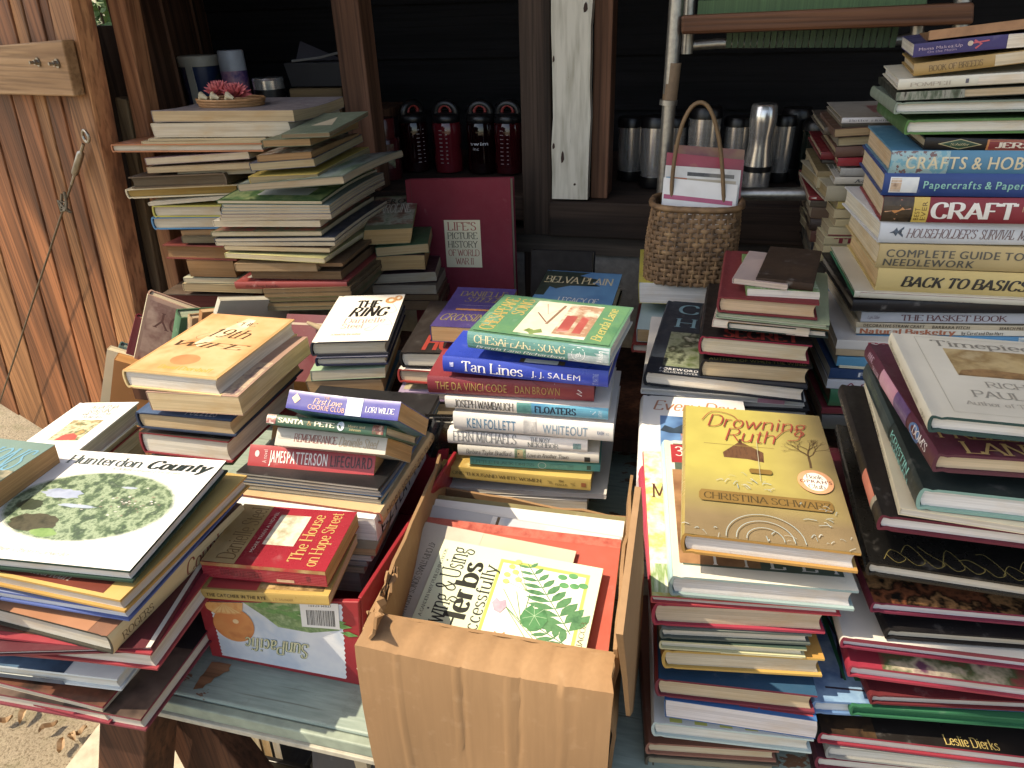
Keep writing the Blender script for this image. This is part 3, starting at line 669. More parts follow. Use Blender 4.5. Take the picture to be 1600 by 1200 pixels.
# ---- greenery seen through the gap and at the lower left
def bush(name, label, cat, c0, r, n, cols, s=.03, seed=1):
    r2 = random.Random(seed); t = thing(name, label, cat, (c0.x, c0.y, 0)); fo = MB(); st = MB()
    for k in range(n):
        d = V((r2.gauss(0, 1), r2.gauss(0, 1), r2.gauss(0, 1))).normalized()*r*(r2.random()**.4); p = c0+d*V((1, 1, 1)).x; a = V((r2.gauss(0, 1), r2.gauss(0, 1), r2.gauss(0, .6))).normalized()*s*r2.uniform(.6, 1.4); b = a.orthogonal().normalized()*s*.35
        fo.add([p, p+a*.5+b, p+a, p+a*.5-b], [(0, 1, 2, 3)])
    for k in range(7): e = c0+V((r2.uniform(-1, 1), r2.uniform(-1, 1), r2.uniform(-.2, .8)))*r*.7; st.tube([V((c0.x+r2.uniform(-.05, .05), c0.y, 0)), (V((c0.x, c0.y, 0))+e)/2+V((r2.uniform(-.1, .1), 0, 0)), e], [.012, .008, .003], 6)
    o = fo.build('foliage', pic(cols, 3, .6), t, recalc=False); bpy.context.view_layer.update(); o.matrix_parent_inverse = t.matrix_world.inverted(); child(st, 'stem', plain('bark', '#4a3a28', .9), t)
bush('shrub', 'green sunlit shrub seen through the gap beside the plank door', 'shrub', onD(147, 12, 3.4), .5, 2600, ['#24401c', '#4f7a34', '#7a9a4c'], .05, 2)
# ---- dead leaves on the ground
for k, (x, y) in enumerate([(115, 1155), (98, 1170), (128, 1148), (40, 1120), (78, 1140), (10, 1130)]):
    c0 = onZ(x, y, .012); a = rnd.uniform(0, 6); t = MB(); L_ = rnd.uniform(.03, .05); u = V((math.cos(a), math.sin(a), 0)); v = V((-u.y, u.x, 0)); row = []
    for i in range(7):
        f = i/6; w_ = .009*math.sin(math.pi*f)**.7; z = .012*math.sin(f*3+k)**2; row.append([c0+u*L_*(f-.5)+v*w_*s_+V((0, 0, z+abs(s_)*.008+.002)) for s_ in (-1, 0, 1)])
    for i in range(6): t.add(row[i]+row[i+1], [(0, 1, 4, 3), (1, 2, 5, 4)])
    tag(t.build('dead_leaf', plain('dry_leaf', '#a8855a', .8, noise=40), smooth=60, recalc=False), 'curled dry brown leaf lying on the bare ground', 'leaf', 'dead leaves on the ground')
# ================================================================== the books, pile by pile
# --- pile by the door jamb, at the back
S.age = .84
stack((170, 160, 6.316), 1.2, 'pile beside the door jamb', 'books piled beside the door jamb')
bk('thick softcover with tan pages', (447, 92, 205), (1835, 203), .2, 'L', 'p', '#8d8794', '#d3bd96', bow=-.004)
bk('thick softcover with pale pages and white spine', (455, 212, 350), (1800, 338), .2, 'L', 'p', '#d9d2c0', WH)
bk('thin stapled pale booklet', (402, 356, 382), (1550, 372), .2, 'L', 'm', '#cfc3a8', CR)
bk('thin worn cream booklet', (332, 382, 410), (1500, 398), .2, 'L', 'm', '#cbb894', CR)
bk('long thin orange hardcover sticking out left', (42, 412, 492), (1530, 484), .21, 'L', 'h', '#b9703c', WH)
bk('thin mauve softcover', (377, 558, 628), (1392, 566), .2, 'L', 'p', '#8f7482', '#d9cbb6', bow=-.003)
bk('softcover with tan pages', (388, 640, 700), (1400, 655), .2, 'L', 'p', '#a58c6c', '#c9b592')
bk('short grey booklet set back', (690, 690, 738), (1450, 700), .18, 'L', 'p', '#8b8478', GY, dy=.01)
bk('old dark brown hardcover with dark pages', (228, 738, 852), (1162, 815), .2, 'R', 'h', '#5a4632', '#6d5f4c')
bk('hardcover with yellowed pages and white boards', (196, 856, 952), (1290, 906), .2, 'L', 'h', '#d8cdb0', '#b8963e')
bk('thin white booklet', (402, 985, 1018), (1150, 955), .2, 'L', 'm', '#e2dccb', WH)
bk('thick hardcover in yellow and green pattern', (460, 1020, 1135), (1130, 1130), .2, 'L', 'h', '#a8a030', WH, ic='#a8a030')
S.v = (170, 330, 6.316)
bk('thick hardcover in blue flowered paper', (456, 60, 182), (1160, 172), .2, 'L', 'h', '#3d7ba6', WH, ic='#3d7ba6')
bk('small brown book set back', (722, 186, 250), (1260, 246), .18, 'B', 'p', '#7b5a3c', '#b98f60', dy=.01)
bk('small dark grey book', (732, 254, 318), (1260, 316), .18, 'L', 'p', '#57503f', '#7d745f')
bk('red cloth hardcover with brown pages', (568, 328, 470), (1262, 490), .2, 'B', 'h', '#8f3b34', '#a67d52')
bk('thick brown-paged book', (805, 480, 645), (1262, 655), .19, 'B', 'p', '#6d4a32', '#a87f52')
bk('slim white and green booklet', (750, 655, 705), (1300, 716), .2, 'L', 'p', '#c8cdb4', '#d8cbb0')
bk('bundle of worn cream pamphlets', (750, 716, 792), (1520, 815), .2, 'L', 'm', '#cdb892', '#c4ac84')
bk('huge old ledger with red marbled edges', (608, 812, 1120), (1472, 1140), .26, 'B', 'h', '#5b4a40', '#8d4a42')
# --- magazine pile
stack((320, 170, 5.217), 1.1, 'magazine pile at the back', 'books and magazines in the back magazine pile', head=-3)
bk('small worn green book with pale triangle', (627, 206, 244), (1018, 230), .17, 'L', 'p', '#6f8272', '#8d7f66', P('t', .3, .75, .35, .75, pic(['#b9a98a', '#c6b89a']), [(0, 0), (1, 0), (.5, 1)]), h=4, p=4)
bk('grey-green softcover', (478, 254, 314), (865, 302), .2, 'L', 'p', '#6d7a5e', '#a88a5e', h=4)
bk('old book with red and cream patterned cover', (435, 378, 432), (872, 402), .2, 'L', 'p', '#8a6a3c', '#a8875a', P('t', .02, .98, .02, .98, pic(['#8a3328', '#c9bda4', '#6a4b2c', '#a8482f'], 60)), h=4)
bk('dark blue softcover', (380, 444, 510), (900, 472), .21, 'L', 'p', '#3b4a6e', '#b8ac8c', h=4, p=2)
bk('bright yellow softcover', (372, 548, 608), (930, 586), .22, 'L', 'p', '#d8bc2e', '#a89c78', h=3, p=2)
bk('thick magazine with dark masthead', (282, 608, 666), (1135, 612), .225, 'L', 'm', '#6f7f76', '#b7ad98', P('t', .02, .98, .02, .98, pic(['#3c4a38', '#8d9c94', '#5d7a4a', '#b7c0bc'], 14)), P('t', .02, .98, .86, .98, pic(['#2b3648', '#33405a'])), T('t', 'LIFE', .55, .9, .88, .96, '#c4c8c8', 'sb'), bow=.004, curl=.004, h=-2, p=1)
bk('magazine with green garden cover', (106, 735, 762), (952, 768), .28, 'L', 'm', '#3f6b35', '#d8d0b8', P('t', .02, .98, .02, .98, pic(['#2f5a2a', '#5d8a48', '#a8b86a', '#35562c'], 26)), P('t', .3, .8, .12, .3, pic(['#d8dcd8', '#c4ccc4'])), bow=.005)
for k, (a, b, r, cc) in enumerate([(770, 796, 802, '#7f98a0'), (798, 822, 826, '#a8b4bc'), (824, 850, 846, '#6f86a0'), (852, 874, 872, '#b49aa0'), (876, 905, 890, '#c8bca8')]):
    bk(['thin blue-grey magazine', 'thin silver magazine', 'thin slate blue magazine', 'thin rose-grey magazine', 'thin cream magazine'][k], (150-k*5, a, b), (1015+k*4, r), .28, 'L', 'm', cc, '#c9c0ac', bow=.004)
bk('white magazine with a red strip', (80, 908, 956), (942, 958), .28, 'L', 'm', '#e6e2d8', '#d8d0bc', P('t', .7, .97, .02, .12, pic(['#b0304a', '#a02840'])), bow=.002)
bk('magazine with red flowers on its cover', (60, 1000, 1036), (952, 1032), .27, 'L', 'm', '#7a7a5a', '#c9c0a8', P('t', .02, .98, .02, .98, pic(['#5a6a48', '#7f7a5c', '#c05a4a', '#8d8464'], 45)), bow=.002)
bk('magazine with white and navy cover', (88, 1050, 1080), (1062, 1072), .28, 'L', 'm', '#3c4660', '#cfc8b8', bow=.003)
bk('pale magazine', (98, 1082, 1108), (1060, 1110), .28, 'L', 'm', '#d0c8b8', '#cfc6b2', bow=.003)
bk('magazine with brown cover and country title', (165, 1112, 1150), (1020, 1172), .28, 'L', 'm', '#6a5240', '#d2c4a2', T('t', 'COUNTRY', .1, .9, .02, .1, '#a89880', 'r'), bow=.001)
S.v = (360, 380, 6.154)
bk('magazine with pale yellow cover', (-40, 92, 138), (905, 192), .26, 'L', 'm', '#d8d68a', '#d8cfb0')
bk('dog-eared brown booklet', (60, 190, 264), (835, 266), .22, 'L', 'm', '#a88c6a', '#b09470', bow=.002)
bk('wide brown scrapbook board', (140, 186, 222), (1082, 224), .29, 'L', 'm', '#6a503a', '#8a6c4c', dy=.01)
bk('thick brown-paged book', (212, 262, 340), (1075, 350), .27, 'B', 'p', '#5a4634', '#83684a', dy=.01)
bk('red hardcover with white title panel', (56, 372, 440), (1132, 440), .25, 'F', 'h', '#9c3a38', '#8f7a5c', P('t', .06, .94, .1, .94, pic(['#c8bfae', '#bdb4a0'])), T('t', 'EO', .12, .26, .12, .3, '#26221e', 'sb'), T('t', 'Y', .4, .48, .12, .3, '#26221e', 'sb'), T('f', 'the dog book', .1, .4, .3, .65, '#5a2220', 'r'), wear=.8)
for k in range(5):
    bk(['brown-edged volume', 'bundle of browned papers', 'olive-covered softcover', 'dusty tan softcover', 'grey-green bound journal'][k], ([320, 335, 372, 345, 365][k], 446+k*42, 484+k*42), ([1155, 1165, 1160, 1150, 1120][k], 462+k*44), .28, 'R', 'p', ['#6d5a40', '#7d6648', '#6a6a3e', '#8a7452', '#5c6a58'][k], ['#8f7350', '#9a7c56', '#7c6a4c', '#9a8058', '#8c7c60'][k])
# --- small thick paperbacks by the red book
stack((560, 300, 6.667), 1.38, 'pile against the dark red book', 'paperbacks piled against the dark red book', head=6)
bk('fat mass-market paperback with lettered cover', (62, 380, 545), (560, 522), .2, 'L', 'p', '#7d8a68', '#d8b274', P('t', .02, .98, .1, .95, pic(['#6a7a58', '#a8a890', '#8a5a44', '#4a5a40'], 30)), T('t', 'CAROLINE', .1, .9, .42, .68, '#d8d4c4', 'r'), T('t', 'HERON', .1, .9, .7, .88, '#2a2a20', 'sb'), h=4, p=6, bow=.004, skew=.25)
bk('green paperback', (190, 572, 668), (735, 622), .17, 'L', 'p', '#3f6a48', '#d2b888', h=4, bow=.003)
bk('fat paperback with swollen tan pages', (195, 676, 822), (700, 800), .17, 'B', 'p', '#5a3c30', '#d0a868', h=3, skew=-.2)
bk('larger purple-brown paperback', (122, 864, 965), (815, 928), .22, 'L', 'p', '#4a3038', '#c4bba8', P('t', .35, .6, .1, .35, pic(['#8a5a3c', '#5a3028']), 'ell'), P('t', .39, .56, .13, .32, pic(['#3a2430', '#4a3038']), 'ell'), h=2)
bk('softcover with grey-white pages', (150, 968, 1064), (815, 1066), .22, 'L', 'p', '#6a6058', '#c0b8a8', h=2)
bk('brown softcover', (200, 1070, 1130), (840, 1130), .25, 'R', 'p', '#6a4a34', '#8a7254', h=4)
bk('browned thick softcover', (200, 1132, 1230), (870, 1230), .26, 'R', 'p', '#5c4a38', '#94795a', h=6)
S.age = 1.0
# --- orange novel pile in the sun
stack((150, 380, 3.333), .75, 'orange novel pile', 'books in the pile topped by the orange novel', head=-3)
bk('orange novel with thin brown title', (168, 662, 752), (652, 802), .23, 'L', 'h', '#dd9b55', WH, P('t', .03, .97, .02, .98, pic(['#c9803c', '#dba05e', '#e2b27a', '#d08a48'], 9)), P('t', .3, .62, .42, .95, pic(['#e8dfc0', '#e6c890', '#efe8d0'], 12), [(0, .1), (.25, 0), (.6, .35), (1, .62), (.95, .95), (.6, 1), (.3, .6), (.1, .4)]), P('t', .3, .6, .14, .3, pic(['#cf9052', '#b8733a'], 18), 'ell'),
   T('t', 'THE', .42, .68, .82, .875, '#4a3218', 'x'), T('t', '19th', .32, .76, .6, .74, '#4a3218', 'xi'), Ln('t', [(.3, .66), (.22, .58), (.3, .54), (.5, .6), (.55, .66)], .7, '#4a3218', True), T('t', 'WIFE', .1, .92, .42, .5, '#4a3218', 'xi'), T('t', 'David Ebershoff', .3, .86, .07, .12, '#c9a020', 'rb'), ic='#d8b878', h=-1)
bk('cream-paged softcover', (292, 772, 866), (766, 895), .22, 'L', 'p', '#b08a78', '#d2b888', P('t', .5, .98, .02, .5, pic(['#6a4660', '#c9b090', '#8a6a78'], 40)), h=-2, bow=.002)
bk('blue jacketed hardcover with tan pages', (236, 880, 962), (726, 1008), .23, 'L', 'h', '#3c5a80', '#cdb082', T('t', 'PUZZLES', .5, .82, .02, .1, '#c8ccd4', 'sb'), ic='#2c3a54', h=1)
bk('thick red and black hardcover with white pages', (258, 985, 1092), (714, 1146), .22, 'L', 'h', '#2c2622', WH, ic='#8a2a34', h=1)
bk('thin green-edged hardcover', (300, 1118, 1150), (712, 1156), .22, 'L', 'h', '#4a6a3c', GY, h=2)
# --- white novel pile
stack((440, 480, 7.5), 1.0, 'white ring-novel pile', 'books in the pile topped by the white novel', head=8)
bk('white novel with bold black title and orange rings', (372, 408, 572), (1258, 548), .205, 'L', 'h', '#ece5d6', '#cdbf9f', T('t', 'THE', .34, .7, .7, .86, '#1c1a18', 'rb'), T('t', 'RING', .3, .86, .5, .69, '#1c1a18', 'rbi'), T('t', 'Danielle', .28, .86, .36, .46, '#b89a94', 'r'), T('t', 'Steel', .28, .58, .25, .34, '#b89a94', 'r'), T('t', 'A Novel by the author', .2, .6, .12, .15, '#a8926a', 'r'),
   P('t', .74, .9, .78, .93, pic(['#c47a34', '#d89c58', '#a85f28'], 70), 'ell'), P('t', .86, .98, .84, .97, pic(['#c47a34', '#d89c58', '#a85f28'], 71), 'ell'), P('t', .79, .86, .82, .89, pic(['#e0d3b8', '#ece5d6']), 'ell'), P('t', .9, .95, .88, .94, pic(['#e0d3b8', '#ece5d6']), 'ell'), Ln('t', [(.86, .78), (.96, .6), (.8, .52), (.9, .42), (.97, .3), (.8, .32), (.72, .2), (.62, .22), (.7, .28)], .5, '#8a7458', True), ic='#33343c')
bk('hardcover in grey-blue jacket', (416, 588, 692), (1250, 672), .205, 'L', 'h', '#8f90a0', '#d2c6aa', ic='#2c3048')
bk('softcover with a pale green cover', (358, 748, 868), (1222, 826), .2, 'L', 'p', '#8fae8a', '#d0c4a4', skew=.1)
bk('browned thick paperback', (322, 868, 1012), (1192, 986), .2, 'L', 'p', '#7d6a4c', '#b18c5e', skew=-.15)
bk('softcover with grey-white pages', (335, 1022, 1110), (1110, 1090), .2, 'L', 'p', '#4d7a4a', '#cfc8b4')
bk('blue-green softcover', (330, 1112, 1200), (1190, 1190), .2, 'L', 'p', '#2c6a8a', '#bfb8a4')
bk('worn dark softcover', (330, 1202, 1290), (1190, 1275), .2, 'L', 'p', '#40302c', '#bfae8c')
# --- novels behind the big novel pile
stack((590, 500, 5.4545), .95, 'purple paperback pile', 'books in the pile under the purple paperback', head=2)
bk('purple paperback with gold lettering', (462, 45, 186), (1020, 215), .17, 'L', 'p', '#4a3c7c', '#b48c58', T('t', 'DANIELLE', .12, .9, .78, .9, '#8a7a48', 'r'), T('t', 'STEEL', .25, .85, .64, .75, '#8a7a48', 'ri'), Ln('t', [(.2, .55), (.8, .55)], .5, '#c4bcc8'), P('t', .2, .8, .42, .46, pic(['#c88a3c', '#b06a28'], 80)), T('t', 'CROSSINGS', .06, .94, .16, .32, '#8a7a48', 'ri'), bow=-.002, t=.026)
bk('black hardcover with red title', (214, 272, 405), (562, 414), .22, 'L', 'h', '#2a2422', '#d2c8b0', T('t', 'HORSE', .2, .95, .05, .3, '#a03024', 'rb'), P('t', .3, .95, .62, .95, pic(['#9c2c24', '#b83a2c'])), W=.155, ic='#1c1a1a')
bk('hardcover with red boards and white jacket', (192, 415, 530), (432, 548), .22, 'L', 'h', '#d8ccc4', '#cdb592', W=.155, ic='#a8342c')
bk('hardcover in lavender jacket', (188, 610, 690), (582, 696), .22, 'L', 'h', '#a08cac', '#d6cdbb', P('t', .04, .96, .04, .96, pic(['#8a7a5a', '#b0a484', '#6a6048'], 25)), W=.155, ic='#9880a4')
bk('black hardcover with cream pages', (222, 700, 832), (612, 834), .22, 'L', 'h', '#28221f', '#cdb894', W=.155, ic='#1e1a1a')
bk('black hardcover with tan pages, set right', (450, 848, 932), (602, 940), .2, 'L', 'h', '#221f1e', '#c9b088', W=.13, dy=-.01)
bk('slim black book', (520, 972, 1034), (612, 1040), .2, 'L', 'h', '#242222', '#d0c8b8', W=.13, dy=-.01)
bk('thick dark hardcover', (520, 1056, 1140), (612, 1140), .2, 'L', 'h', '#26221f', '#c4a882', W=.13, dy=-.01)
# --- sea novel and neighbours
stack((800, 360, 4.615), 1.2, 'sea-blue novel pile', 'books in the pile topped by the sea-blue novel', head=3)
bk('sea-blue novel with dark tree and cream title', (108, 560, 700), (698, 745), .19, 'L', 'h', '#3f7fb4', '#cfc8b8', P('t', .0, 1, .08, .98, pic(['#2f6ea8', '#4a8ec0', '#3a7ab4'], 6)), P('t', 0, .78, .35, .98, pic(['#20302c', '#2c3a30', '#18221f'], 30), [(0, 0), (.15, 0), (.18, .35), (.3, .28), (.5, .42), (1, .45), (.85, .6), (.95, .72), (.6, .85), (.75, 1), (0, 1)]), P('t', 0, 1, .0, .1, pic(['#4a3a24', '#2c2418'], 40)), P('t', .12, .17, .14, .22, pic(['#d08a58', '#c47848']), 'ell'), P('t', .18, .23, .13, .19, pic(['#d08a58', '#c47848']), 'ell'), T('t', 'BELVA PLAIN', .04, .92, .68, .84, '#d2c290', 'r'), T('t', 'LEGACY OF', .32, .82, .2, .32, '#e6e4dc', 'r'), T('t', 'SILENCE', .48, .9, .04, .15, '#e6e4dc', 'r'), p=3, ic='#222')
bk('grey softcover under the sea-blue novel', (40, 705, 760), (720, 800), .24, 'L', 'p', '#8f8c84', '#cfcac0', dy=.01)
# --- the tall pile of novels on the cardboard box
stack((600, 440, 3.158), .85, 'cardboard box pile', 'novels piled in the cardboard box', head=0)
gold = '#b08c3c'
bk('green novel with a house picture and gold title', (418, 244, 323), (1115, 414), .145, 'F', 'h', '#4a8262', WH, P('f', 0, 1, 0, 1, pic(['#3c7a78', '#4a8a84', '#427f72'], 40)), P('f', .72, .995, .02, .98, pic(['#8aa0a4', '#a4b4b8', '#768e94'], 60)), T('f', 'CHESAPEAKE SONG', .05, .7, .42, .86, '#d8c898', 'r'), T('f', 'Brenda Lane Richardson', .06, .7, .1, .26, '#dfe2da', 'ri'), Ln('f', [(.04, .34), (.7, .34)], .5, '#28504c'), Ln('f', [(.79+.045*math.cos(a*.42), .5+.38*math.sin(a*.42)) for a in range(16)], .7, '#dfe4e4'), T('f', 'gh', .77, .81, .36, .62, '#dfe4e4', 'ci'), T('f', 'Avalon', .91, .955, .15, .8, '#dfe4e4', 's', 90),
   P('t', .02, .98, .04, .97, pic(['#3f7d58', '#56905f', '#4a8862', '#7fa584'], 22)), P('t', .3, .8, .1, .92, pic(['#e0d8c4', '#d6ccb4', '#e8e2d4'], 20)), P('t', .56, .8, .16, .9, pic(['#c9a98a', '#a8795a', '#d8cbb4', '#b8604e'], 34)), P('t', .58, .66, .22, .62, pic(['#a03c3c', '#b85048', '#d8d0c0'], 12)), P('t', .69, .75, .22, .62, pic(['#a03c3c', '#b85048', '#d8d0c0'], 13)), P('t', .36, .5, .08, .24, pic(['#5f7f3a', '#86a05a'], 60), [(0, .5), (.2, .9), (.5, .7), (.8, 1), (1, .5), (.7, .3), (.5, 0), (.3, .3)]), Ln('t', [(.36, .62), (.47, .4)], 2, '#7a4a34'), Ln('t', [(.48, .36), (.52, .86)], 4, '#8a6a50'), Ln('t', [(.38, .86), (.44, .6), (.53, .8)], 1.2, '#a86858'),
   T('t', 'CHESAPEAKE', .05, .15, .08, .92, '#c8a03c', 'r', 90), T('t', 'SONG', .18, .27, .5, .92, '#c8a03c', 'r', 90), T('t', 'Brenda Lane', .84, .91, .1, .9, '#c8b450', 'ri', 90), h=-5, ic='#c8ccc4')
bk('royal blue novel with white title', (296, 366, 441), (1106, 521), .165, 'F', 'h', '#2444b8', '#d6cdb8', T('f', 'Tan Lines', .12, .5, .22, .82, '#e6e6ea', 'r'), T('f', 'J. J. SALEM', .55, .84, .3, .66, '#dcdcec', 's'), P('f', .045, .07, .42, .7, pic(['#d8d8ea', '#4a64c4'], 300)), T('f', 'ST. MARTINS', .91, .945, .12, .8, '#8a9cd8', 's', 90), P('t', .5, .7, .02, .09, pic(['#e0e0e4', '#d4d4d8'])), P('t', .47, .5, .02, .09, pic(['#6a5436', '#54442c'])), P('t', .7, .74, .02, .09, pic(['#6a5436', '#54442c'])), h=-2, rough=.3)
bk('dark red novel with gold spine lettering', (222, 462, 546), (1036, 592), .165, 'F', 'h', '#8c2c36', '#cfc0a0', T('f', 'THE DA VINCI CODE', .05, .485, .3, .78, gold, 's'), T('f', 'DAN BROWN', .535, .8, .3, .76, gold, 's'), Ln('f', [(.905, .7), (.93, .55), (.9, .5), (.93, .35)], 1.6, '#d8d0d0'), Ln('f', [(.77, .95), (.77, .05)], .7, '#c8b8a8'), Ln('f', [(.64, .98), (.68, .8), (.73, .6), (.71, .15)], .7, '#6a1c24', True), h=3)
bk('white and turquoise jacketed novel', (306, 564, 622), (1106, 683), .16, 'F', 'h', '#e4dfd4', WH, P('f', .53, 1, 0, 1, pic(['#3a9cc0', '#48a8c8', '#2c88b4'], 12)), P('f', .45, .54, .02, .98, pic(['#2f7a7a', '#4a9a94', '#28605c'], 40)), T('f', 'JOSEPH WAMBAUGH', .06, .43, .2, .85, '#2a2420', 'r'), T('f', 'FLOATERS', .56, .81, .24, .8, '#14304a', 'rb'), Ln('f', [(.895, .7), (.91, .45), (.925, .7)], 1.4, '#d8e8ee'), T('f', 'BANTAM', .94, .965, .2, .75, '#bcd8e4', 's', 90), h=2)
bk('white novel with blue capital letters', (348, 640, 726), (1130, 789), .165, 'F', 'h', '#dfdcd6', WH, T('f', 'KEN FOLLETT', .09, .4, .22, .8, '#3f7fa4', 's'), T('f', 'WHITEOUT', .57, .845, .22, .76, '#6f96b0', 's'), P('f', .45, .53, .04, .98, pic(['#a8a8a8', '#d4d2ce', '#8c8c8c'], 50)), T('f', 'KASH', .905, .945, .4, .62, '#2f6a9c', 'sb'), T('f', 'xo', .955, .975, .4, .62, '#8fa4b0', 's'), h=1)
bk('white novel with thin grey letters', (318, 735, 793), (1004, 840), .16, 'F', 'h', '#e0dcd4', WH, T('f', 'FERN MICHAELS', .04, .5, .3, 1.0, '#7a7c7c', 'r'), T('f', 'THE NOSY', .6, .74, .62, .92, '#6a7272', 'r'), T('f', 'NEIGHBOR', .58, .8, .2, .56, '#6a7272', 'r'), P('f', .9, .955, .25, .7, pic(['#2c5a5a', '#7aa0a0', '#1f4444'], 120)))
bk('cream novel with script spine', (368, 803, 856), (1060, 897), .155, 'F', 'h', '#cfcabc', '#d6cfbf', T('f', 'Barbara Taylor Bradford', .06, .39, .3, .72, '#4a443c', 'ci'), T('f', 'Love in Another Town', .5, .79, .3, .7, '#4a443c', 'ci'), P('f', .41, .49, .02, .98, pic(['#3a4a3c', '#8aa07a', '#2a2a20'], 60)), P('f', .43, .47, .1, .9, pic(['#b8a070', '#222018'], 90, hard=True)), P('f', .9, .94, .1, .6, pic(['#3a3a38', '#8a8880'], 200, hard=True)), rough=.5, h=-1)
bk('slim teal paperback', (426, 866, 900), (1066, 938), .14, 'F', 'p', '#3fa49c', '#d6cfbf', T('f', 'LITTLE BLACK DRESS', .02, .5, .3, .72, '#2c7470', 'r'), Ln('f', [(.56+.03*math.cos(a*.42), .5+.42*math.sin(a*.42)) for a in range(16)], .6, '#d4e6e2'), P('f', .62, .8, .2, .75, pic(['#2f8c86', '#46aaa2'], 200)), P('f', .9, .93, .2, .8, pic(['#1f4a48', '#2c6a66'])), dy=.01)
bk('gold paperback with small serif title', (284, 906, 960), (1019, 1032), .135, 'F', 'p', '#c0a03c', '#cdb98c', T('f', 'ONE THOUSAND WHITE WOMEN', .08, .68, .38, .66, '#5a4a24', 'r'), T('f', 'JIM', .79, .825, .56, .74, '#5a4a24', 'r'), T('f', 'FERGUS', .77, .85, .24, .42, '#5a4a24', 'r'), P('f', .02, .04, .4, .65, pic(['#b87a2c', '#8a5a20'])), P('f', .94, .97, .3, .65, pic(['#9c5a2c', '#c0a03c'], 300, hard=True)), Ln('f', [(.72, .6), (.75, .5), (.73, .4), (.76, .35)], .8, '#8a7430', True), Ln('f', [(.9, .6), (.87, .5), (.9, .4), (.88, .3)], .8, '#8a7430', True), P('t', 0, .2, 0, 1, pic(['#c9a84c', '#b08c30', '#d4bc6c'], 50)), bow=-.001)
S.v = (560, 740, 2.609)
bk('sheaf of white pamphlets', (322, 54, 72), (1010, 106), .19, 'L', 'm', '#d0ccc4', '#cfc9bd', dy=.004, h=-3)
bk('stack of unbound white sheets', (338, 75, 112), (932, 152), .18, 'L', 'm', '#cdc8bd', '#c4bcae', dy=.004, h=-3)
# --- contents of the cardboard box, leaning back
LN = V((0, -math.sin(rad(14)), math.cos(rad(14)))); LK = [6]
def lean(desc, tl, tr, D, t, st='m', c='#ddd', pg=CR, *items, lab=None, **kw):
    """a sheet-like book in the box, one more layer of a pile that slopes towards the viewer; far edge through two pixels"""
    LK[0] -= 1; P = V((0, .70, .879-.008*LK[0])); a, b = onp(*px(*tl), P, LN), onp(*px(*tr), P, LN); u = b-a; W_ = u.length; u.normalize(); S.n += 1
    d = LN.cross(u).normalized(); D = min(D, (min(a.y, b.y)-.497)/d.y)
    LOG.append(('lean', desc, round(W_, 3), round(D, 3), [round(k, 3) for k in a]))
    return book_at(a-d*D-LN*t, u, d, W_, D, t, desc, st, lab, 'books inside the cardboard box', st == 'm' and 'music_booklet' or None, c=c, pg=pg, items=items, **kw)
lean('khaki bound album across the box', (290, 82), (1090, 178), .09, 0.006, 'h', '#7f7446', '#a8965c', lab='khaki album lying across the cardboard box behind the grey booklet')
lean('white booklet', (300, 101), (1085, 194), .1, 0.004, 'm', '#dcdad4', WH, lab='white booklet with its top edge showing behind the grey booklet')
lean('grey picture booklet', (276, 124), (1076, 258), .12, 0.004, 'm', '#b0b2b4', WH, P('t', .36, .99, .78, .985, pic(['#c9ccd0', '#dad8d0', '#a8b4c0', '#d4cfc4'], 14)), P('t', .44, .98, .72, .84, pic(['#3c302c', '#c4c0b8', '#5a4a40', '#c9c4bc'], 26, stretch=(1, 3, 1))), P('t', .385, .4, .78, .985, pic(['#7a6448', '#54442c'])), lab='grey booklet with a harbour picture standing in the cardboard box')
lean('red songbook', (272, 174), (1072, 268), .3, 0.005, 'm', '#c2503c', '#d0b498', P('t', .0, 1, .94, 1, pic(['#a03c30', '#c86450', '#b04434'], 50)), lab='scuffed red songbook behind the pale green herb book', wear=.9)
lean('beige songbook', (276, 196), (888, 315), .29, 0.004, 'm', '#cdbfa2', '#d0c4a8', T('t', '47 CHRISTMAS SONGS ARRANGED FOR DIATONIC', .085, .125, .05, .86, '#4a4438', 'r', 270), P('t', .0, .4, .0, 1, pic(['#b8b0a0', '#c4bcac'])), lab='beige carol songbook with small sideways title beside the pale green herb book')
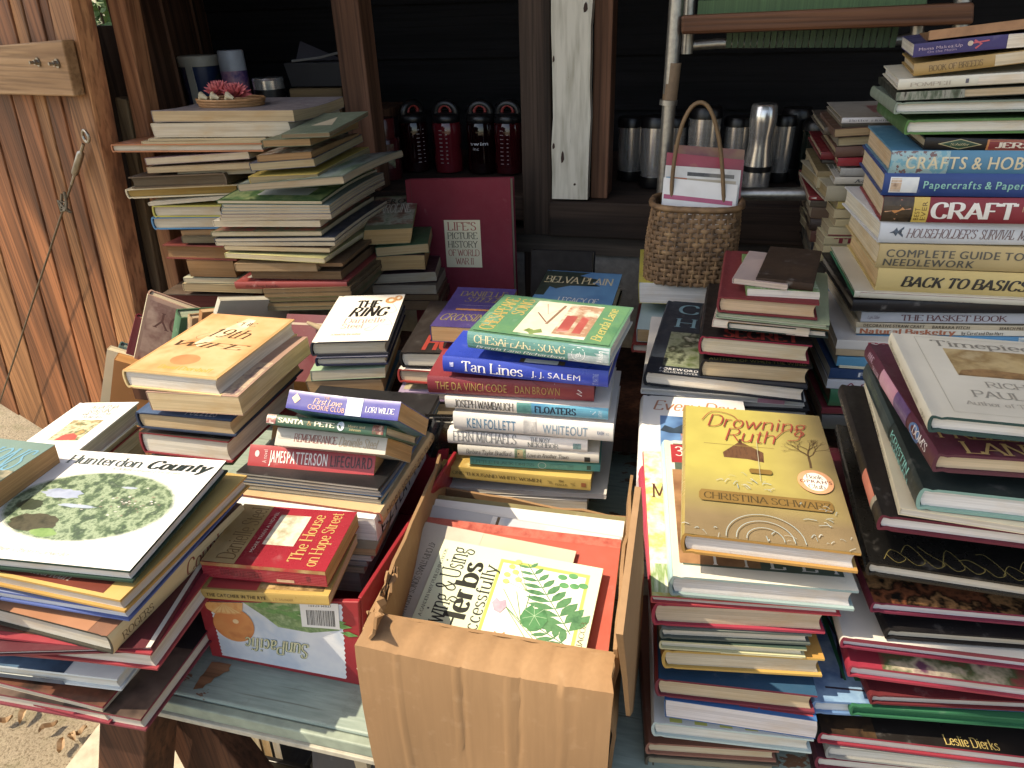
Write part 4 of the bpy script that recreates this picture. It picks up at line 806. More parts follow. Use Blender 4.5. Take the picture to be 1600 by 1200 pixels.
def herbs():
    g = '#2f6a44'; it = [P('t', 0, 1, 0, 1, pic(['#cfdcb8', '#d6e2c2'], 4)), P('t', .39, .935, -.02, .93, pic(['#a4b83c', '#b4c44c'])), P('t', .41, .915, -.02, .905, pic(['#e8e8dc', '#f0efe6']))]
    it += [T('t', 'Growing & Using', .06, .18, .22, .96, '#1e241c', 'r', 90), T('t', 'Herbs', .17, .295, .34, .87, '#14180f', 'rb', 90), T('t', 'Successfully', .305, .385, .25, .87, '#1e241c', 'r', 90), T('t', 'A GARDEN WAY PUBLISHING BOOK', .025, .045, .4, .93, '#3a4434', 'r', 90), P('t', .02, .05, .33, .37, pic(['#222', '#555'], 300)), T('t', 'BETTY E.M. JACOBS', .945, .975, .1, .62, '#5a5228', 'r', 90)]
    for (bx, by, ex, ey, n, ln) in [(.9, .3, .56, .9, 10, .19), (.88, .2, .62, .36, 6, .12)]:
        it.append(Ln('t', [(bx, by), (ex, ey)], 1.2, '#4c7a48'))
        for k in range(n):
            f = (k+.4)/n; x, y = bx+(ex-bx)*f, by+(ey-by)*f; l = ln*(1.15-f*.8); a = math.atan2(ey-by, ex-bx)
            for sd in (-1, 1):
                q = a+sd*1.0; tx, ty = x+l*math.cos(q), y+l*math.sin(q); nx, ny = -math.sin(q)*l*.17, math.cos(q)*l*.17
                it.append(P('t', 0, 1, 0, 1, pic([g, '#4a8a56', '#3f7a4c'], 90), [(x, y), (x+(tx-x)*.35+nx, y+(ty-y)*.35+ny), (x+(tx-x)*.7+nx*.9, y+(ty-y)*.7+ny*.9), (tx, ty), (x+(tx-x)*.7-nx*.9, y+(ty-y)*.7-ny*.9), (x+(tx-x)*.35-nx, y+(ty-y)*.35-ny)]))
    for (x, y) in [(.78, .83), (.84, .86), (.86, .76), (.91, .78), (.8, .75)]: it.append(P('t', x-.028, x+.028, y-.028, y+.028, pic(['#3a8a4c', '#56a464'], 80), 'ell'))
    for k in range(6): it.append(Ln('t', [(.5, .44), (.62+.05*k, .2-.03*k)] if k % 2 else [(.46+.04*k, .6), (.62, .3)], .9, '#5c8c4c'))
    it.append(P('t', .6, .76, .26, .5, pic(['#2f7a44', '#3f8c52', '#2a6a3c'], 60), [(.5, 0), (.85, .15), (1, .5), (.85, .85), (.6, 1), (.5, .8), (.3, 1), (.08, .75), (0, .4), (.2, .1)]))
    for a in range(7): it.append(Ln('t', [(.68, .4), (.68+.07*math.cos(a*.9), .4+.1*math.sin(a*.9))], .5, '#9cc49a'))
    for (x, y) in [(.47, .84), (.455, .75), (.5, .79), (.46, .68), (.53, .72), (.5, .9)]: it.append(P('t', x-.02, x+.02, y-.025, y+.025, pic(['#c4b848', '#d8cc68'], 90), 'ell')); it.append(Ln('t', [(x, y), (.6, .62)], .5, '#7a9a54'))
    it.append(P('t', .42, .51, .36, .5, pic(['#a890a8', '#c4b0c0'], 90), [(0, .6), (.2, 1), (.5, .8), (.8, 1), (1, .5), (.7, 0), (.3, .1)]))
    it.append(P('t', .47, .56, .1, .2, pic(['#d88a4c', '#c87838'], 90), [(0, 0), (.2, .9), (.5, .5), (.8, 1), (1, 0)]))
    def up(y): return .27+.73*y
    for k in range(9, len(it)):
        q = list(it[k])
        if q[0] == 'P':
            if q[3]-q[2] == 1: q[7] = [(a, up(b)) for a, b in q[7]]
            else: q[4], q[5] = up(q[4]), up(q[5])
        else: q[2] = [(a, up(b)) for a, b in q[2]]
        it[k] = tuple(q)
    return it
lean('herb book', (352, 268), (998, 388), .28, 0.006, 'p', '#d2dcb8', WH, *herbs(), lab='pale green herb book with fern drawing lying in the cardboard box', rough=.35)
# --- books in the clementine crate
stack((340, 590, 3.243), .68, 'fruit crate pile', 'books in the fruit crate', head=-1)
bk('purple-blue paperback tipped on its back', (345, 75, 155), (912, 222), .105, 'F', 'p', '#3c3c9a', '#c9a066', P('f', .54, .68, .02, .98, pic(['#9cb8cc', '#c4d4dc', '#5f7a90'], 70)), P('f', .04, .12, .3, .85, pic(['#d8a878', '#e0c4a0']), [(.5, 0), (1, .5), (.5, 1), (0, .5)]), T('f', 'THE', .33, .38, .74, .88, '#d0946c', 's'), T('f', 'First Love', .24, .5, .42, .72, '#e0b49a', 'ci'), T('f', 'COOKIE CLUB', .2, .53, .12, .38, '#d8a28c', 's'), T('f', 'LORI WILDE', .71, .96, .3, .58, '#dcdce4', 'r'), P('b', 0, 1, 0, 1, pic(['#2c5f80', '#3a7c94', '#24445f'], 25)), p=-42, t=.024, rough=.3)
bk('slim dark green Christmas hardcover tipped on its back', (248, 182, 236), (852, 300), .12, 'F', 'h', '#24523c', '#d6c4a0', T('f', 'SANTA', .1, .32, .3, .72, '#d8d4b4', 'rb'), T('f', '&', .35, .385, .3, .7, '#b08a4c', 'r'), T('f', 'PETE', .41, .58, .3, .72, '#d8d4b4', 'rb'), T('f', 'Moore and', .69, .83, .5, .72, '#b8a86c', 'r'), T('f', 'Johnson', .7, .8, .2, .4, '#b8a86c', 'r'), P('f', .0, .08, .1, .95, pic(['#c4b0a0', '#8a3c34', '#e0d8cc'], 160)), P('f', .6, .66, .1, .95, pic(['#7a9cb8', '#c8d0d4', '#2c4a64'], 90), 'ell'), P('f', .89, .98, .1, .95, pic(['#c4b89a', '#7a3028', '#2c5a3c'], 120)), p=-38, t=.014)
bk('silver-grey paperback tipped on its back', (290, 285, 342), (850, 392), .105, 'F', 'p', '#bdb6a4', '#c9a066', T('f', 'REMEMBRANCE', .17, .56, .3, .72, '#8a3a2c', 'r'), T('f', 'Danielle Steel', .58, .93, .25, .75, '#a8906a', 'ci'), P('f', .02, .14, .4, .6, pic(['#9a9484', '#aaa494'], 200)), p=-40, t=.024, rough=.35)
bk('red thriller paperback with black back cover', (152, 356, 448), (792, 496), .108, 'F', 'p', '#b02c30', '#b99058', T('f', 'JAMES', .17, .3, .25, .82, '#ece4dc', 'sb'), T('f', 'PATTERSON', .31, .63, .25, .82, '#ece4dc', 'sb'), T('f', 'LIFEGUARD', .655, .98, .25, .78, '#4a2026', 'sb'), P('f', .05, .085, .45, .75, pic(['#e0c8c4', '#d8b8b4']), 'ell'), T('f', 'A novel', .115, .15, .2, .8, '#d8b0ac', 's', 90), P('b', 0, 1, 0, 1, pic(['#1c1818', '#2a2422'], 20)), P('b', .78, 1, .2, .75, pic(['#c4b49a', '#8a7048', '#3a2c20'], 40)), P('b', .25, .6, .3, .6, pic(['#2a2420', '#7a6a58', '#241f1c'], 8, stretch=(12, 1, 1))), p=-38, t=.03, rough=.3)
for k in range(6):
    bk(['magazine with black back', 'grey sagging magazine', 'blue-edged magazine', 'dark news magazine', 'pale sagging magazine', 'teal-edged magazine'][k], (100+k*3, 490+k*16, 504+k*16), (815+(k % 3)*8, 588+k*15), .25, 'R', 'm', ['#1f1f22', '#5a6068', '#2c5a86', '#26262a', '#b0a890', '#2c7080'][k], ['#a8a498', '#b4aea0', '#a09c94', '#b8b0a0', '#b0a898', '#bdb4a0'][k], bow=-.008, dy=-.02)
bk('tan songbook hardcover with red-brown edges', (102, 588, 642), (832, 742), .25, 'R', 'h', '#c4a472', '#cdbfa0', T('r', 'MORE SONGS TO PLAY', .06, .8, .3, .7, '#6a4a30', 's'), ic='#9a4c34', dy=-.03, rough=.6)
bk('thick white music book', (64, 645, 787), (815, 868), .28, 'R', 'p', '#e4e2de', '#e6e1dc', T('r', 'E-Z PLAY TODAY', .06, .9, .2, .62, '#1c1a1a', 'sb'), dy=-.05, bow=-.002)
S.v = (500, 700, 5)
for k in range(5):
    bk(['worn paperback with tan pages', 'white-edged paperback', 'grey booklet', 'cream paperback', 'bundle of pale pamphlets'][k], (-140, [792, 852, 892, 938, 985][k]-40, [846, 888, 930, 980, 1130][k]-40), ([440, 405, 370, 350, 330][k], [846, 888, 930, 980, 1130][k]), .17, 'L', 'p' if k < 4 else 'm', ['#8a7a60', '#d0ccc0', '#8c8c8c', '#c9b890', '#a8a494'][k], [TN, WH, GY, CR, GY][k], dy=-.06)
S.v = (280, 820, 3.158)
bk('red romance paperback with gold title', (127, 182, 252), (735, 305), .108, 'F', 'p', '#a3182e', '#c9a05c', P('f', 0, 1, .78, 1, pic(['#c9a86c', '#a8783c', '#c4202f'], 30)), T('f', 'DANIELLE STEEL', .15, .5, .3, .62, '#6a0f1c', 'r'), P('f', .6, .74, .12, .3, pic(['#d4b890', '#c0a070'], 200)), P('f', .84, .87, .3, .6, pic(['#5a1420', '#8a1c2c'])), P('t', 0, .27, 0, 1, pic(['#a8874a', '#b8985c', '#987838'], 14)), T('t', 'Danielle Steel', .1, .24, .06, .95, '#7a5a28', 'r', 90), P('t', .38, .64, .34, .86, pic(['#cfc4a4', '#e0d8c0', '#a8a080', '#c49070'], 30)), T('t', 'MORE THAN A NOVEL', .32, .35, .2, .9, '#e0c8b0', 's', 90), T('t', 'The House', .66, .76, .1, .9, '#c9a048', 'r', 90), T('t', 'on Hope Street', .8, .9, .05, .95, '#c9a048', 'r', 90), *[Ln('f', [(.0, .1+.1*k), (1, .1+.1*k)], .3, '#d05a60') for k in range(6)], dy=-.165, h=5, rough=.25, lab='red and gold romance paperback, upper of two paperbacks on the fruit crate')
bk('gold paperback classic', (77, 314, 356), (745, 396), .108, 'F', 'p', '#b8963c', '#cfc09a', T('f', 'THE CATCHER IN THE RYE', .1, .54, .3, .66, '#3a2a14', 'sb'), T('f', 'J. D. SALINGER', .59, .74, .3, .56, '#8a6a30', 's'), P('t', .1, .47, .02, .98, pic(['#b03030', '#c04038'], 10)), T('t', 'CAT', .2, .4, .5, .85, '#e0c8b0', 'r', 90), P('t', .48, .95, .05, .95, pic(['#3a2c1c', '#8a6a38', '#c4a060', '#4a3018'], 40)), dy=-.182, h=6, rough=.3, lab='gold paperback with black spine title, on the front rim of the fruit crate')
# --- big flat books at the left front corner
stack((0, 860, 3.53), .405, 'left table corner pile', 'large books on the left table corner', head=0)
def hunt():
    it = [P('t', .0, 1, 0, 1, pic(['#e8e6e2', '#efedea'], 4))]
    for k, f in enumerate((1.0, .975, .955, .94)):
        w_, h_ = .45*f, .325*f; cs = [lin(c) for c in ('#3a5228', '#4f6c3c', '#7d9a5c', '#3f5a2e', '#26381c', '#5c7846')]; t_ = .25+.25*k
        hx = ['#%02x%02x%02x' % tuple(int(232+(int(c[i:i+2], 16)-232)*t_) for i in (1, 3, 5)) for c in ('#4a6048', '#647c5c', '#98ac88', '#56704e', '#3c5040', '#74886a')]
        it.append(P('t', .5-w_, .5+w_, .48-h_, .48+h_, pic(hx, 75, detail=9), 'ell'))
    def blob(cx, cy, rx, ry, sd, n=22):
        r2 = random.Random(sd); return [(.5+.5*math.cos(2*math.pi*i/n)*r2.uniform(.7, 1), .5+.5*math.sin(2*math.pi*i/n)*r2.uniform(.7, 1)) for i in range(n)], cx-rx, cx+rx, cy-ry, cy+ry
    for cols, cx, cy, rx, ry, sd, sc_ in [(['#8494b4', '#a4b2cc', '#7484a8'], .3, .56, .13, .055, 1, 20), (['#a8b8cc', '#8c9cb4'], .44, .46, .12, .018, 2, 30), (['#3a3a2a', '#54503c', '#2c3020'], .32, .3, .15, .085, 3, 60), (['#3f4a38', '#2f3a28'], .2, .44, .08, .06, 4, 60), (['#94a4bc', '#b4c0d0'], .62, .66, .05, .012, 5, 30), (['#5f8a3c', '#84a858'], .42, .22, .08, .04, 6, 90)]:
        sh, x0, x1, y0, y1 = blob(cx, cy, rx, ry, sd); it.append(P('t', x0, x1, y0, y1, pic(cols, sc_), sh))
    r2 = random.Random(3)
    for k in range(40):
        x, y = r2.gauss(.68, .1), r2.gauss(.5, .05); w_ = r2.uniform(.005, .02); it.append(P('t', x, x+w_, y, y+r2.uniform(.004, .011), pic(r2.choice([['#c4beb4', '#dcd8d0'], ['#e4e0d8', '#d0ccc4'], ['#9a8474', '#8a7464']])), [(0, 0), (.9, .1), (1, .9), (.2, 1)]))
    return it+[T('t', 'Hunterdon', .12, .56, .86, .945, '#3c4a44', 'r'), T('t', 'County', .6, .97, .86, .945, '#1e2c28', 'rbi'), T('t', 'A Millennial Portrait', .4, .82, .82, .845, '#b0bcae', 'ri'), T('t', 'Walter Choroszewski', .22, .66, .055, .085, '#b4bab2', 'ri')]
bk('white picture book with an oval landscape photo', (-60, 36, 100), (737, 181), .188, 'L', 'h', '#20453a', '#d8d6d2', *hunt(), fl=15, W=-.225, ic='#1c3c32', h=2, p=1)
bk('gold hardcover with a maroon title panel', (-40, 130, 192), (690, 347), .215, 'L', 'h', '#c4a048', '#cfc4b4', P('t', .3, .9, .02, .3, pic(['#6a2c20', '#7c3626'], 10)), T('t', 'American', .45, .7, .05, .12, '#c4b4a0', 'ri'), fl=15, W=-.24, ic='#b48a34', h=-4)
bk('blue and white picture book', (-40, 218, 268), (712, 392), .215, 'L', 'h', '#3c5aa0', '#cdd2da', P('t', 0, 1, 0, .3, pic(['#5a6ea8', '#8a9cc4'], 8)), fl=15, W=-.24, ic='#4a62a4', h=-4)
bk('country book in brown jacket with a cream spine', (-40, 312, 400), (626, 574), .225, 'R', 'h', '#8a5c44', '#c4c0b4', P('r', 0, 1, 0, 1, pic(['#cfb880', '#d8c490'], 8)), P('t', .0, .9, .0, .14, pic(['#b8805c', '#a8704c'], 10)), P('t', .3, .94, .14, .3, pic(['#c4a04c', '#b08c3c'], 8)), P('t', .0, 1, .3, 1, pic(['#6a4438', '#503428'], 20)), T('t', 'g', .72, .82, .17, .3, '#8a3024', 'ri'), T('r', 'ROGERS', .06, .26, .3, .65, '#6a5230', 'r'), T('r', 'Country', .5, .88, .2, .85, '#8a3c28', 'ri'), fl=15, W=-.25, h=-6, ic='#3a3830')
bk('slim dark rose hardcover', (-40, 535, 572), (635, 632), .215, 'L', 'h', '#8a3a44', '#cfc4b0', fl=15, W=-.25, h=-3)
bk('hardcover in a white and night-blue jacket', (-40, 630, 690), (672, 776), .23, 'L', 'h', '#d4dcd8', '#d0d2cc', P('t', 0, .72, .0, .3, pic(['#1c2c40', '#4a7090', '#24384c'], 9)), P('f', .0, .7, 0, .35, pic(['#1c2c40', '#3a5670'], 9)), fl=15, W=-.24, h=-2, ic='#c0ccd0')
bk('large maroon-backed leather-picture book', (-40, 715, 800), (606, 962), .25, 'L', 'h', '#8a2c3c', '#c9c0ac', P('t', 0, 1, 0, 1, pic(['#4a281c', '#2a1c18', '#6a3c28', '#1c1614'], 12)), fl=15, W=-.24, h=-6, ic='#8a2c3c')
bk('maroon book with a holster picture', (560, 895, 955), (804, 1000), .24, 'L', 'h', '#7c2438', '#d0c8b8', P('t', 0, 1, 0, 1, pic(['#4a3830', '#6a5448', '#241c1c', '#3c2c28'], 10)), P('t', .6, 1, .42, 1, pic(['#1c1a22', '#3c3840'], 140, hard=True)), P('t', .3, .75, .06, .2, pic(['#141414', '#26242c'])), fl=15, W=-.24, h=-2)
bk('white-edged book with a red border', (745, 560, 648), (868, 662), .16, 'L', 'h', '#9c2434', '#cfc8bc', P('t', .0, .93, .05, .97, pic(['#3a2420', '#6a3424', '#241818'], 14)), fl=15, W=-.22, h=-3)
bk('wine-red album with white edges', (690, 540, 566), (845, 562), .16, 'R', 'h', '#5c1a28', '#dcd6cc', P('t', .975, 1, 0, 1, pic(['#d4ccc0', '#c4bcb0'])), fl=15, W=-.22, h=-4)
bk('black-spined stack of loose white sheets', (700, 488, 546), (772, 548), .215, 'L', 'p', '#1c1a1a', '#d8d4ca', P('f', 0, 1, 0, 1, pic(['#161414', '#242020'])), fl=15, W=-.2, h=-4, dy=.02)
# --- white novel and paperbacks at the far left
stack((0, 600, 3.333), .7, 'pile by the plank door', 'books at the far left of the table', head=-1)
bk('white novel with a village picture', (0, 415, 500), (362, 503), .2, 'L', 'h', '#ecebe6', '#cfc7b6', P('t', .3, .8, .34, .68, pic(['#c4b48a', '#8a7a44', '#d8c89c', '#5a6a3a', '#e0a050'], 40)), P('t', .42, .74, .34, .46, pic(['#b83a28', '#c84a34'], 30), [(0, 0), (1, .1), (.9, .6), (.5, 1), (.1, .7)]), T('t', 'AGATHA', .3, .78, .88, .94, '#80847a', 'r'), T('t', 'RAISIN', .36, .72, .81, .865, '#80847a', 'r'), T('t', 'AND THE LOVE', .3, .8, .765, .8, '#80847a', 'r'), T('t', 'FROM HELL', .36, .74, .71, .75, '#80847a', 'r'), W=-.125, h=0)
bk('red hardcover', (0, 520, 572), (318, 578), .21, 'L', 'h', '#a82430', '#cfc0a0', W=-.13, h=-1)
bk('cream-paged softcover', (0, 580, 640), (335, 646), .21, 'L', 'p', '#b8a888', '#d8cbb0', W=-.14, h=-1)
bk('thick tan-paged softcover', (0, 648, 730), (350, 738), .21, 'L', 'p', '#5c4a3c', '#cbb896', W=-.14, h=-2)
bk('dark patterned paperback', (0, 740, 800), (360, 806), .21, 'L', 'p', '#2c2440', '#b8a88c', W=-.14, h=-2)
S.g = 'pair of paperbacks on the white picture book'; S.n = 1
for k, (zt, fx, fy, cc, nm, lb) in enumerate([(1.052, 86, 696, '#6a8a80', 'teal paperback', 'upper worn paperback with teal cover at the far left edge'), (1.018, 93, 742, '#4a3c60', 'paperback', 'thick tan-paged paperback under the teal one at the far left edge')]):
    q = onZ(fx, fy, zt); book_at(V((q.x-.11, q.y-.175, zt-.034)), V((1, .03, 0)), V((-.03, 1, 0)), .11, .175, .034, nm, 'p', lb, c=cc, pg='#b98a54', sp='L', bow=.002, skew=.12, items=([P('t', .0, 1, .0, .66, pic(['#8a8468', '#a89c78', '#6a6a50', '#5a6a58'], 40)), T('t', 'VISIONS', .1, .95, .66, .9, '#5a9cb8', 'ri')] if k == 0 else []))
# --- church book pile
stack((980, 360, 3.53), .95, 'pile beside the woven basket', 'books in the pile right of the woven basket', head=-2)
bk('small antique book bound in dark brown leather', (706, 258, 300), (1022, 336), .15, 'F', 'h', '#3c2c20', '#bfa27a', h=-4, rough=.8, wear=.8, dy=.02)
bk('folded pink-grey leaflets', (585, 262, 292), (880, 330), .13, 'L', 'm', '#b8a098', '#c4b0a0', h=-4, dy=.02)
bk('green and white paperback', (656, 318, 366), (1056, 388), .15, 'L', 'p', '#6f9a4c', WH, P('t', 0, 1, 0, .3, pic(['#e0e4d4', '#6a9a44', '#c4d4b4'], 60)), h=-3, dy=.01)
bk('maroon cloth hardcover', (502, 362, 452), (1046, 497), .21, 'L', 'h', '#7d2c30', '#cfae86', h=-2, rough=.75)
bk('thin pale green album', (490, 456, 482), (1112, 548), .21, 'L', 'h', '#8fa07c', '#c4c4a8', h=-2)
bk('thin hardcover with orange boards', (556, 506, 546), (1106, 597), .21, 'L', 'h', '#c88a3c', WH, h=-2, ic='#2c3a34')
bk('pink-backed softcover', (470, 490, 534), (1000, 590), .2, 'L', 'p', '#d0b4a4', '#d8ccb8', h=-2, dy=.004)
bk('thick hardcover in black and red jacket', (402, 580, 682), (1002, 738), .22, 'L', 'h', '#1f1a1a', '#cfbf9c', T('t', 'SECRET', .2, .9, .02, .14, '#9c2c20', 'rb'), P('l', .1, .8, .2, .8, pic(['#9c3020', '#241a18', '#a86a30'], 60)), h=-3, ic='#8a1c34')
bk('thick hardcover with tan pages', (408, 712, 812), (1000, 858), .22, 'L', 'h', '#24221f', '#cfb486', T('t', 'AUTHOR OF WHEN THE WIND', .05, .95, .01, .05, '#a89c4c', 's'), h=-3, ic='#1c1a1c')
bk('big navy picture book with church photo', (98, 772, 852), (976, 952), .29, 'L', 'h', '#26303e', WH, P('t', .09, .5, .08, .52, pic(['#3c4c24', '#5a6c3a', '#8a9478', '#24301c', '#b8b8a0'], 24)), T('t', 'C', .1, .26, .8, .94, '#6a9cac', 'r'), T('t', 'H', .1, .26, .6, .72, '#6a9cac', 'r'), T('t', 'FOREWORD', .08, .33, .035, .06, '#dcdce0', 'sb'), T('t', 'INCLUDES OVER', .08, .33, .005, .025, '#c8c8cc', 's'), h=-2, ic='#1c222c')
bk('hardcover in a white jacket', (78, 868, 900), (978, 972), .28, 'L', 'h', '#d8d6d0', '#c9c6c0', P('f', .72, .88, .1, .8, pic(['#c88aa0', '#b87890'])), h=-2)
bk('black hardcover', (110, 905, 945), (985, 1005), .28, 'L', 'h', '#1c1c22', '#b8b8b8', h=-2)
bk('dark hardcover with grey pages', (110, 950, 1000), (1000, 1040), .26, 'L', 'h', '#25262c', '#a8a8a4', h=-2)
# --- yellow book pile holding the basket
stack((980, 360, 3.53), 1.27, 'pile holding the woven basket', 'books under the woven basket', head=2)
bk('thick white-paged yellow book', (62, 285, 402), (432, 415), .2, 'L', 'p', '#c9bc18', '#dcd8d0', W=.2)
bk('light blue paperback with tan pages', (52, 540, 612), (140, 618), .17, 'L', 'p', '#9cbcc4', '#b89a6a', W=.12, dy=-.06)
bk('red hardcover', (28, 622, 672), (120, 678), .2, 'L', 'h', '#9a3a34', '#d0cabc', W=.15, dy=-.06)
# --- front right pile with the yellow novel
stack((980, 580, 3), .515, 'golden novel pile', 'books in the front pile under the golden yellow novel', head=3)
def tree(x, y, ang, l, w, lv, out, r2):
    x2, y2 = x+l*math.cos(ang)*1.35, y+l*math.sin(ang); out.append(Ln('t', [(x, y), ((x+x2)/2+r2.uniform(-.01, .01), (y+y2)/2), (x2, y2)], w, '#5a4428'))
    if lv:
        for k in range(3 if lv > 3 else 2): tree(x2, y2, ang+(k-(1 if lv > 3 else .5))*.75+r2.uniform(-.3, .3), l*r2.uniform(.6, .8), w*.6, lv-1, out, r2)
def ruth():
    it = [P('t', 0, 1, 0, 1, gpic('#b5a83a', '#85704c', (.06, .16), (.11, .03), 40))]
    it += [P('t', .26, .54, .54, .7, pic(['#5a3a28', '#6e4a30', '#4a2f22'], 60, stretch=(6, 1, 1)), [(0, .35), (.45, 1), (1, .5), (.98, 0), (.6, .1), (.02, .1)]), P('t', .38, .4, .68, .72, pic(['#4a3022', '#5a3a28'])), P('t', .13, .62, .66, .665, pic(['#8f7a30', '#85702c']))]
    tree(.84, .53, 1.55, .085, 2.4, 5, it, random.Random(5))
    it += [T('t', 'Drowning', .16, .88, .81, .92, '#a03a30', 'xcit'), T('t', 'Ruth', .28, .64, .69, .8, '#a03a30', 'xcit'), Ln('t', [(.62, .72), (.72, .82), (.83, .84), (.8, .75), (.72, .73)], 1.0, '#a03a30', True), Ln('t', [(.12, .86), (.2, .95), (.34, .93), (.4, .86)], 1.0, '#a03a30', True)]
    it += [P('t', .42, .58, .44, .475, pic(['#7a5c1c', '#86661f']), [(.04, .2), (.1, 0), (.9, 0), (.97, .3), (.97, .8), (.9, 1), (.1, 1), (.03, .7)]), P('t', .08, .92, .215, .29, pic(['#7c5e22', '#8a6a28'], 20), [(.01, .2), (.03, 0), (.97, 0), (.99, .3), (.99, .8), (.97, 1), (.03, 1), (.01, .7)]), T('t', 'CHRISTINA SCHWARZ', .12, .9, .23, .272, '#4a3a1c', 'r')]
    it += [P('t', .73, .955, .335, .505, pic(['#d08a58', '#dca070']), 'ell'), P('t', .765, .92, .355, .485, pic(['#e8e2d4', '#efe9dc']), 'ell'), T('t', 'Book', .79, .895, .44, .468, '#4a3a2c', 'r'), T('t', "OPRAH'S", .745, .945, .408, .432, '#6a2c24', 'sb'), T('t', 'Club', .79, .895, .37, .398, '#4a3a2c', 'r')]
    r2 = random.Random(9)
    for k in range(46):
        x, y = r2.choice([(r2.uniform(.02, .98), r2.uniform(.01, .06)), (r2.uniform(.65, .92), r2.uniform(.12, .25)), (r2.uniform(.2, .6), r2.uniform(.3, .42))]); a = r2.uniform(0, 6); l = r2.uniform(.01, .05)
        it.append(Ln('t', [(x, y), (x+l*math.cos(a), y+l*.5*math.sin(a)+.006), (x+1.6*l*math.cos(a), y+l*.6*math.sin(a))], r2.uniform(.3, .9), '#93a3a4' if k % 2 else '#b0b4ac', True))
    for R_ in (.09, .14, .19): it.append(Ln('t', [(.47+R_*1.2*math.cos(k*.2618), .0+R_*.8*math.sin(k*.2618)) for k in range(13)], .8, '#9ca8a4', True))
    it.append(Ln('t', [(.5, .7), (.49, .38)], .5, '#a8a890')); return it
bk('golden yellow novel with a barn and bare tree', (262, 757, 850), (1077, 948), .232, 'L', 'h', '#a48c34', '#e6e2e0', *ruth(), h=-3, ic='#b48430', rough=.28, wear=.2)
bk('novel in pale jacket with a dark green title panel', (208, 958, 1052), (1062, 1126), .235, 'L', 'h', '#e2ddc8', '#e6e2e0', P('l', 0, 1, 0, 1, pic(['#8fc0c8', '#a0ccd2'], 10)), P('t', .06, .95, .07, .97, pic(['#46584c', '#55695a', '#3c4a40'], 8)), P('t', .04, .2, .8, .96, pic(['#a8242c', '#b8303a'])), T('t', '3', .07, .13, .86, .94, '#e6dcd4', 'r'), P('t', .04, .5, .08, .74, pic(['#7a5034', '#a87a4c', '#5a3c2c'], 14)), *[T('t', ch, .2+k*.175, .29+k*.175, .085, .16, '#e6e4dc', 'r') for k, ch in enumerate('TYLER')], ic='#8aa4a4', rough=.3)
bk('red-spined picture book with a cottage garden', (114, 1052, 1086), (1000, 1150), .25, 'L', 'h', '#c23444', WH, P('t', 0, 1, 0, 1, pic(['#d8d2a8', '#c4b84c', '#e6e2c8', '#a8a43c'], 26)), P('t', .12, .95, .22, .46, pic(['#c06a3c', '#d88c50', '#e0d0b0'], 18)), P('t', .0, .95, .02, .18, pic(['#e6e6dc', '#7a9a4c', '#e0e0d4'], 40, stretch=(3, .4, 1))), T('t', 'MA', .04, .22, .62, .72, '#5a2c1c', 'r'))
S.v = (980, 900, 4)
bk('pink-red cloth hardcover with tan pages', (172, 166, 305), (1236, 362), .23, 'L', 'h', '#b0304a', '#d2bda0', rough=.6)
bk('hardcover in grey jacket', (212, 322, 388), (1142, 432), .22, 'L', 'h', '#8a9488', '#d4ccbc', ic='#56605a')
bk('hardcover in dark green and cream jacket', (207, 404, 458), (1112, 516), .22, 'L', 'h', '#3c5448', '#d8d4c0', P('f', .42, .98, 0, .12, pic(['#cfc99c', '#d8d2a8'])), ic='#c4c090')
bk('hardcover with yellow boards', (232, 462, 576), (1212, 632), .22, 'L', 'h', '#c08a24', '#d2c4a8', ic='#c49a34')
bk('red-spined novel with a deep blue cover', (190, 640, 752), (1166, 862), .23, 'L', 'h', '#1f5070', '#cbb490', P('l', 0, 1, 0, 1, pic(['#a83040', '#983038'])), ic='#7a2c3c')
bk('thick white-paged book with red and blue cover', (232, 770, 880), (1168, 1018), .22, 'L', 'p', '#2c6aa8', '#dcd4d4', P('t', .5, .98, .02, .1, pic(['#b03a44', '#3a6aa0'], 20, hard=True)), rough=.3)
bk('white cookbook with yellow checks', (165, 912, 1000), (1148, 1112), .22, 'L', 'h', '#e8e6dc', '#d8d6cc', *[P('t', .1+k*.16, .18+k*.16, .01, .1, pic(['#c9c234', '#d4cc44'])) for k in range(4)], ic='#b4c8c4')
bk('tan-paged hardcover with brown boards', (126, 1040, 1112), (932, 1166), .22, 'L', 'h', '#7a4a38', '#cdb894', ic='#9a6450')
bk('browned hardcover', (124, 1122, 1190), (932, 1250), .22, 'L', 'h', '#5c5040', '#a89878')
bk('dark hardcover', (120, 1196, 1290), (930, 1340), .22, 'L', 'h', '#3a3430', '#b0a48c')
# --- white beach-house novel and the picture book in front of it
stack((980, 580, 3), .737, 'beach house novel pile', 'books left of the golden yellow novel', head=-2)
EA, EB, EN = onZ(1005, 617, .984), onZ(1159, 621, .984), onZ(1000, 742, .984); S.n += 1
ed = EA-EN; eu = EB-EA; eu = (eu-ed*(eu.dot(ed)/ed.dot(ed))).normalized(); en = eu.cross(ed).normalized()
book_at(EN-en*.03, eu, ed, (EB-EA).length, ed.length, .03, 'white', 'h', 'white novel with a beach house picture behind the golden novel', sp='L', c='#e6e4de', pg=WH, items=[P('t', .17, .95, .2, .72, pic(['#2c5a9c', '#3a74b4', '#5a90c8', '#274a80'], 7)), P('t', .17, .6, .5, .62, pic(['#26384c', '#3a5064'], 50), [(0, .2), (.1, .8), (.3, .5), (.5, 1), (.7, .4), (1, .3), (.7, 0), (.2, 0)]), P('t', .36, .95, .26, .5, pic(['#5a70a8', '#7a84b0', '#b87860', '#4a5a8c'], 60)), T('t', 'Every Day', .1, .92, .8, .93, '#c07850', 'xci')])
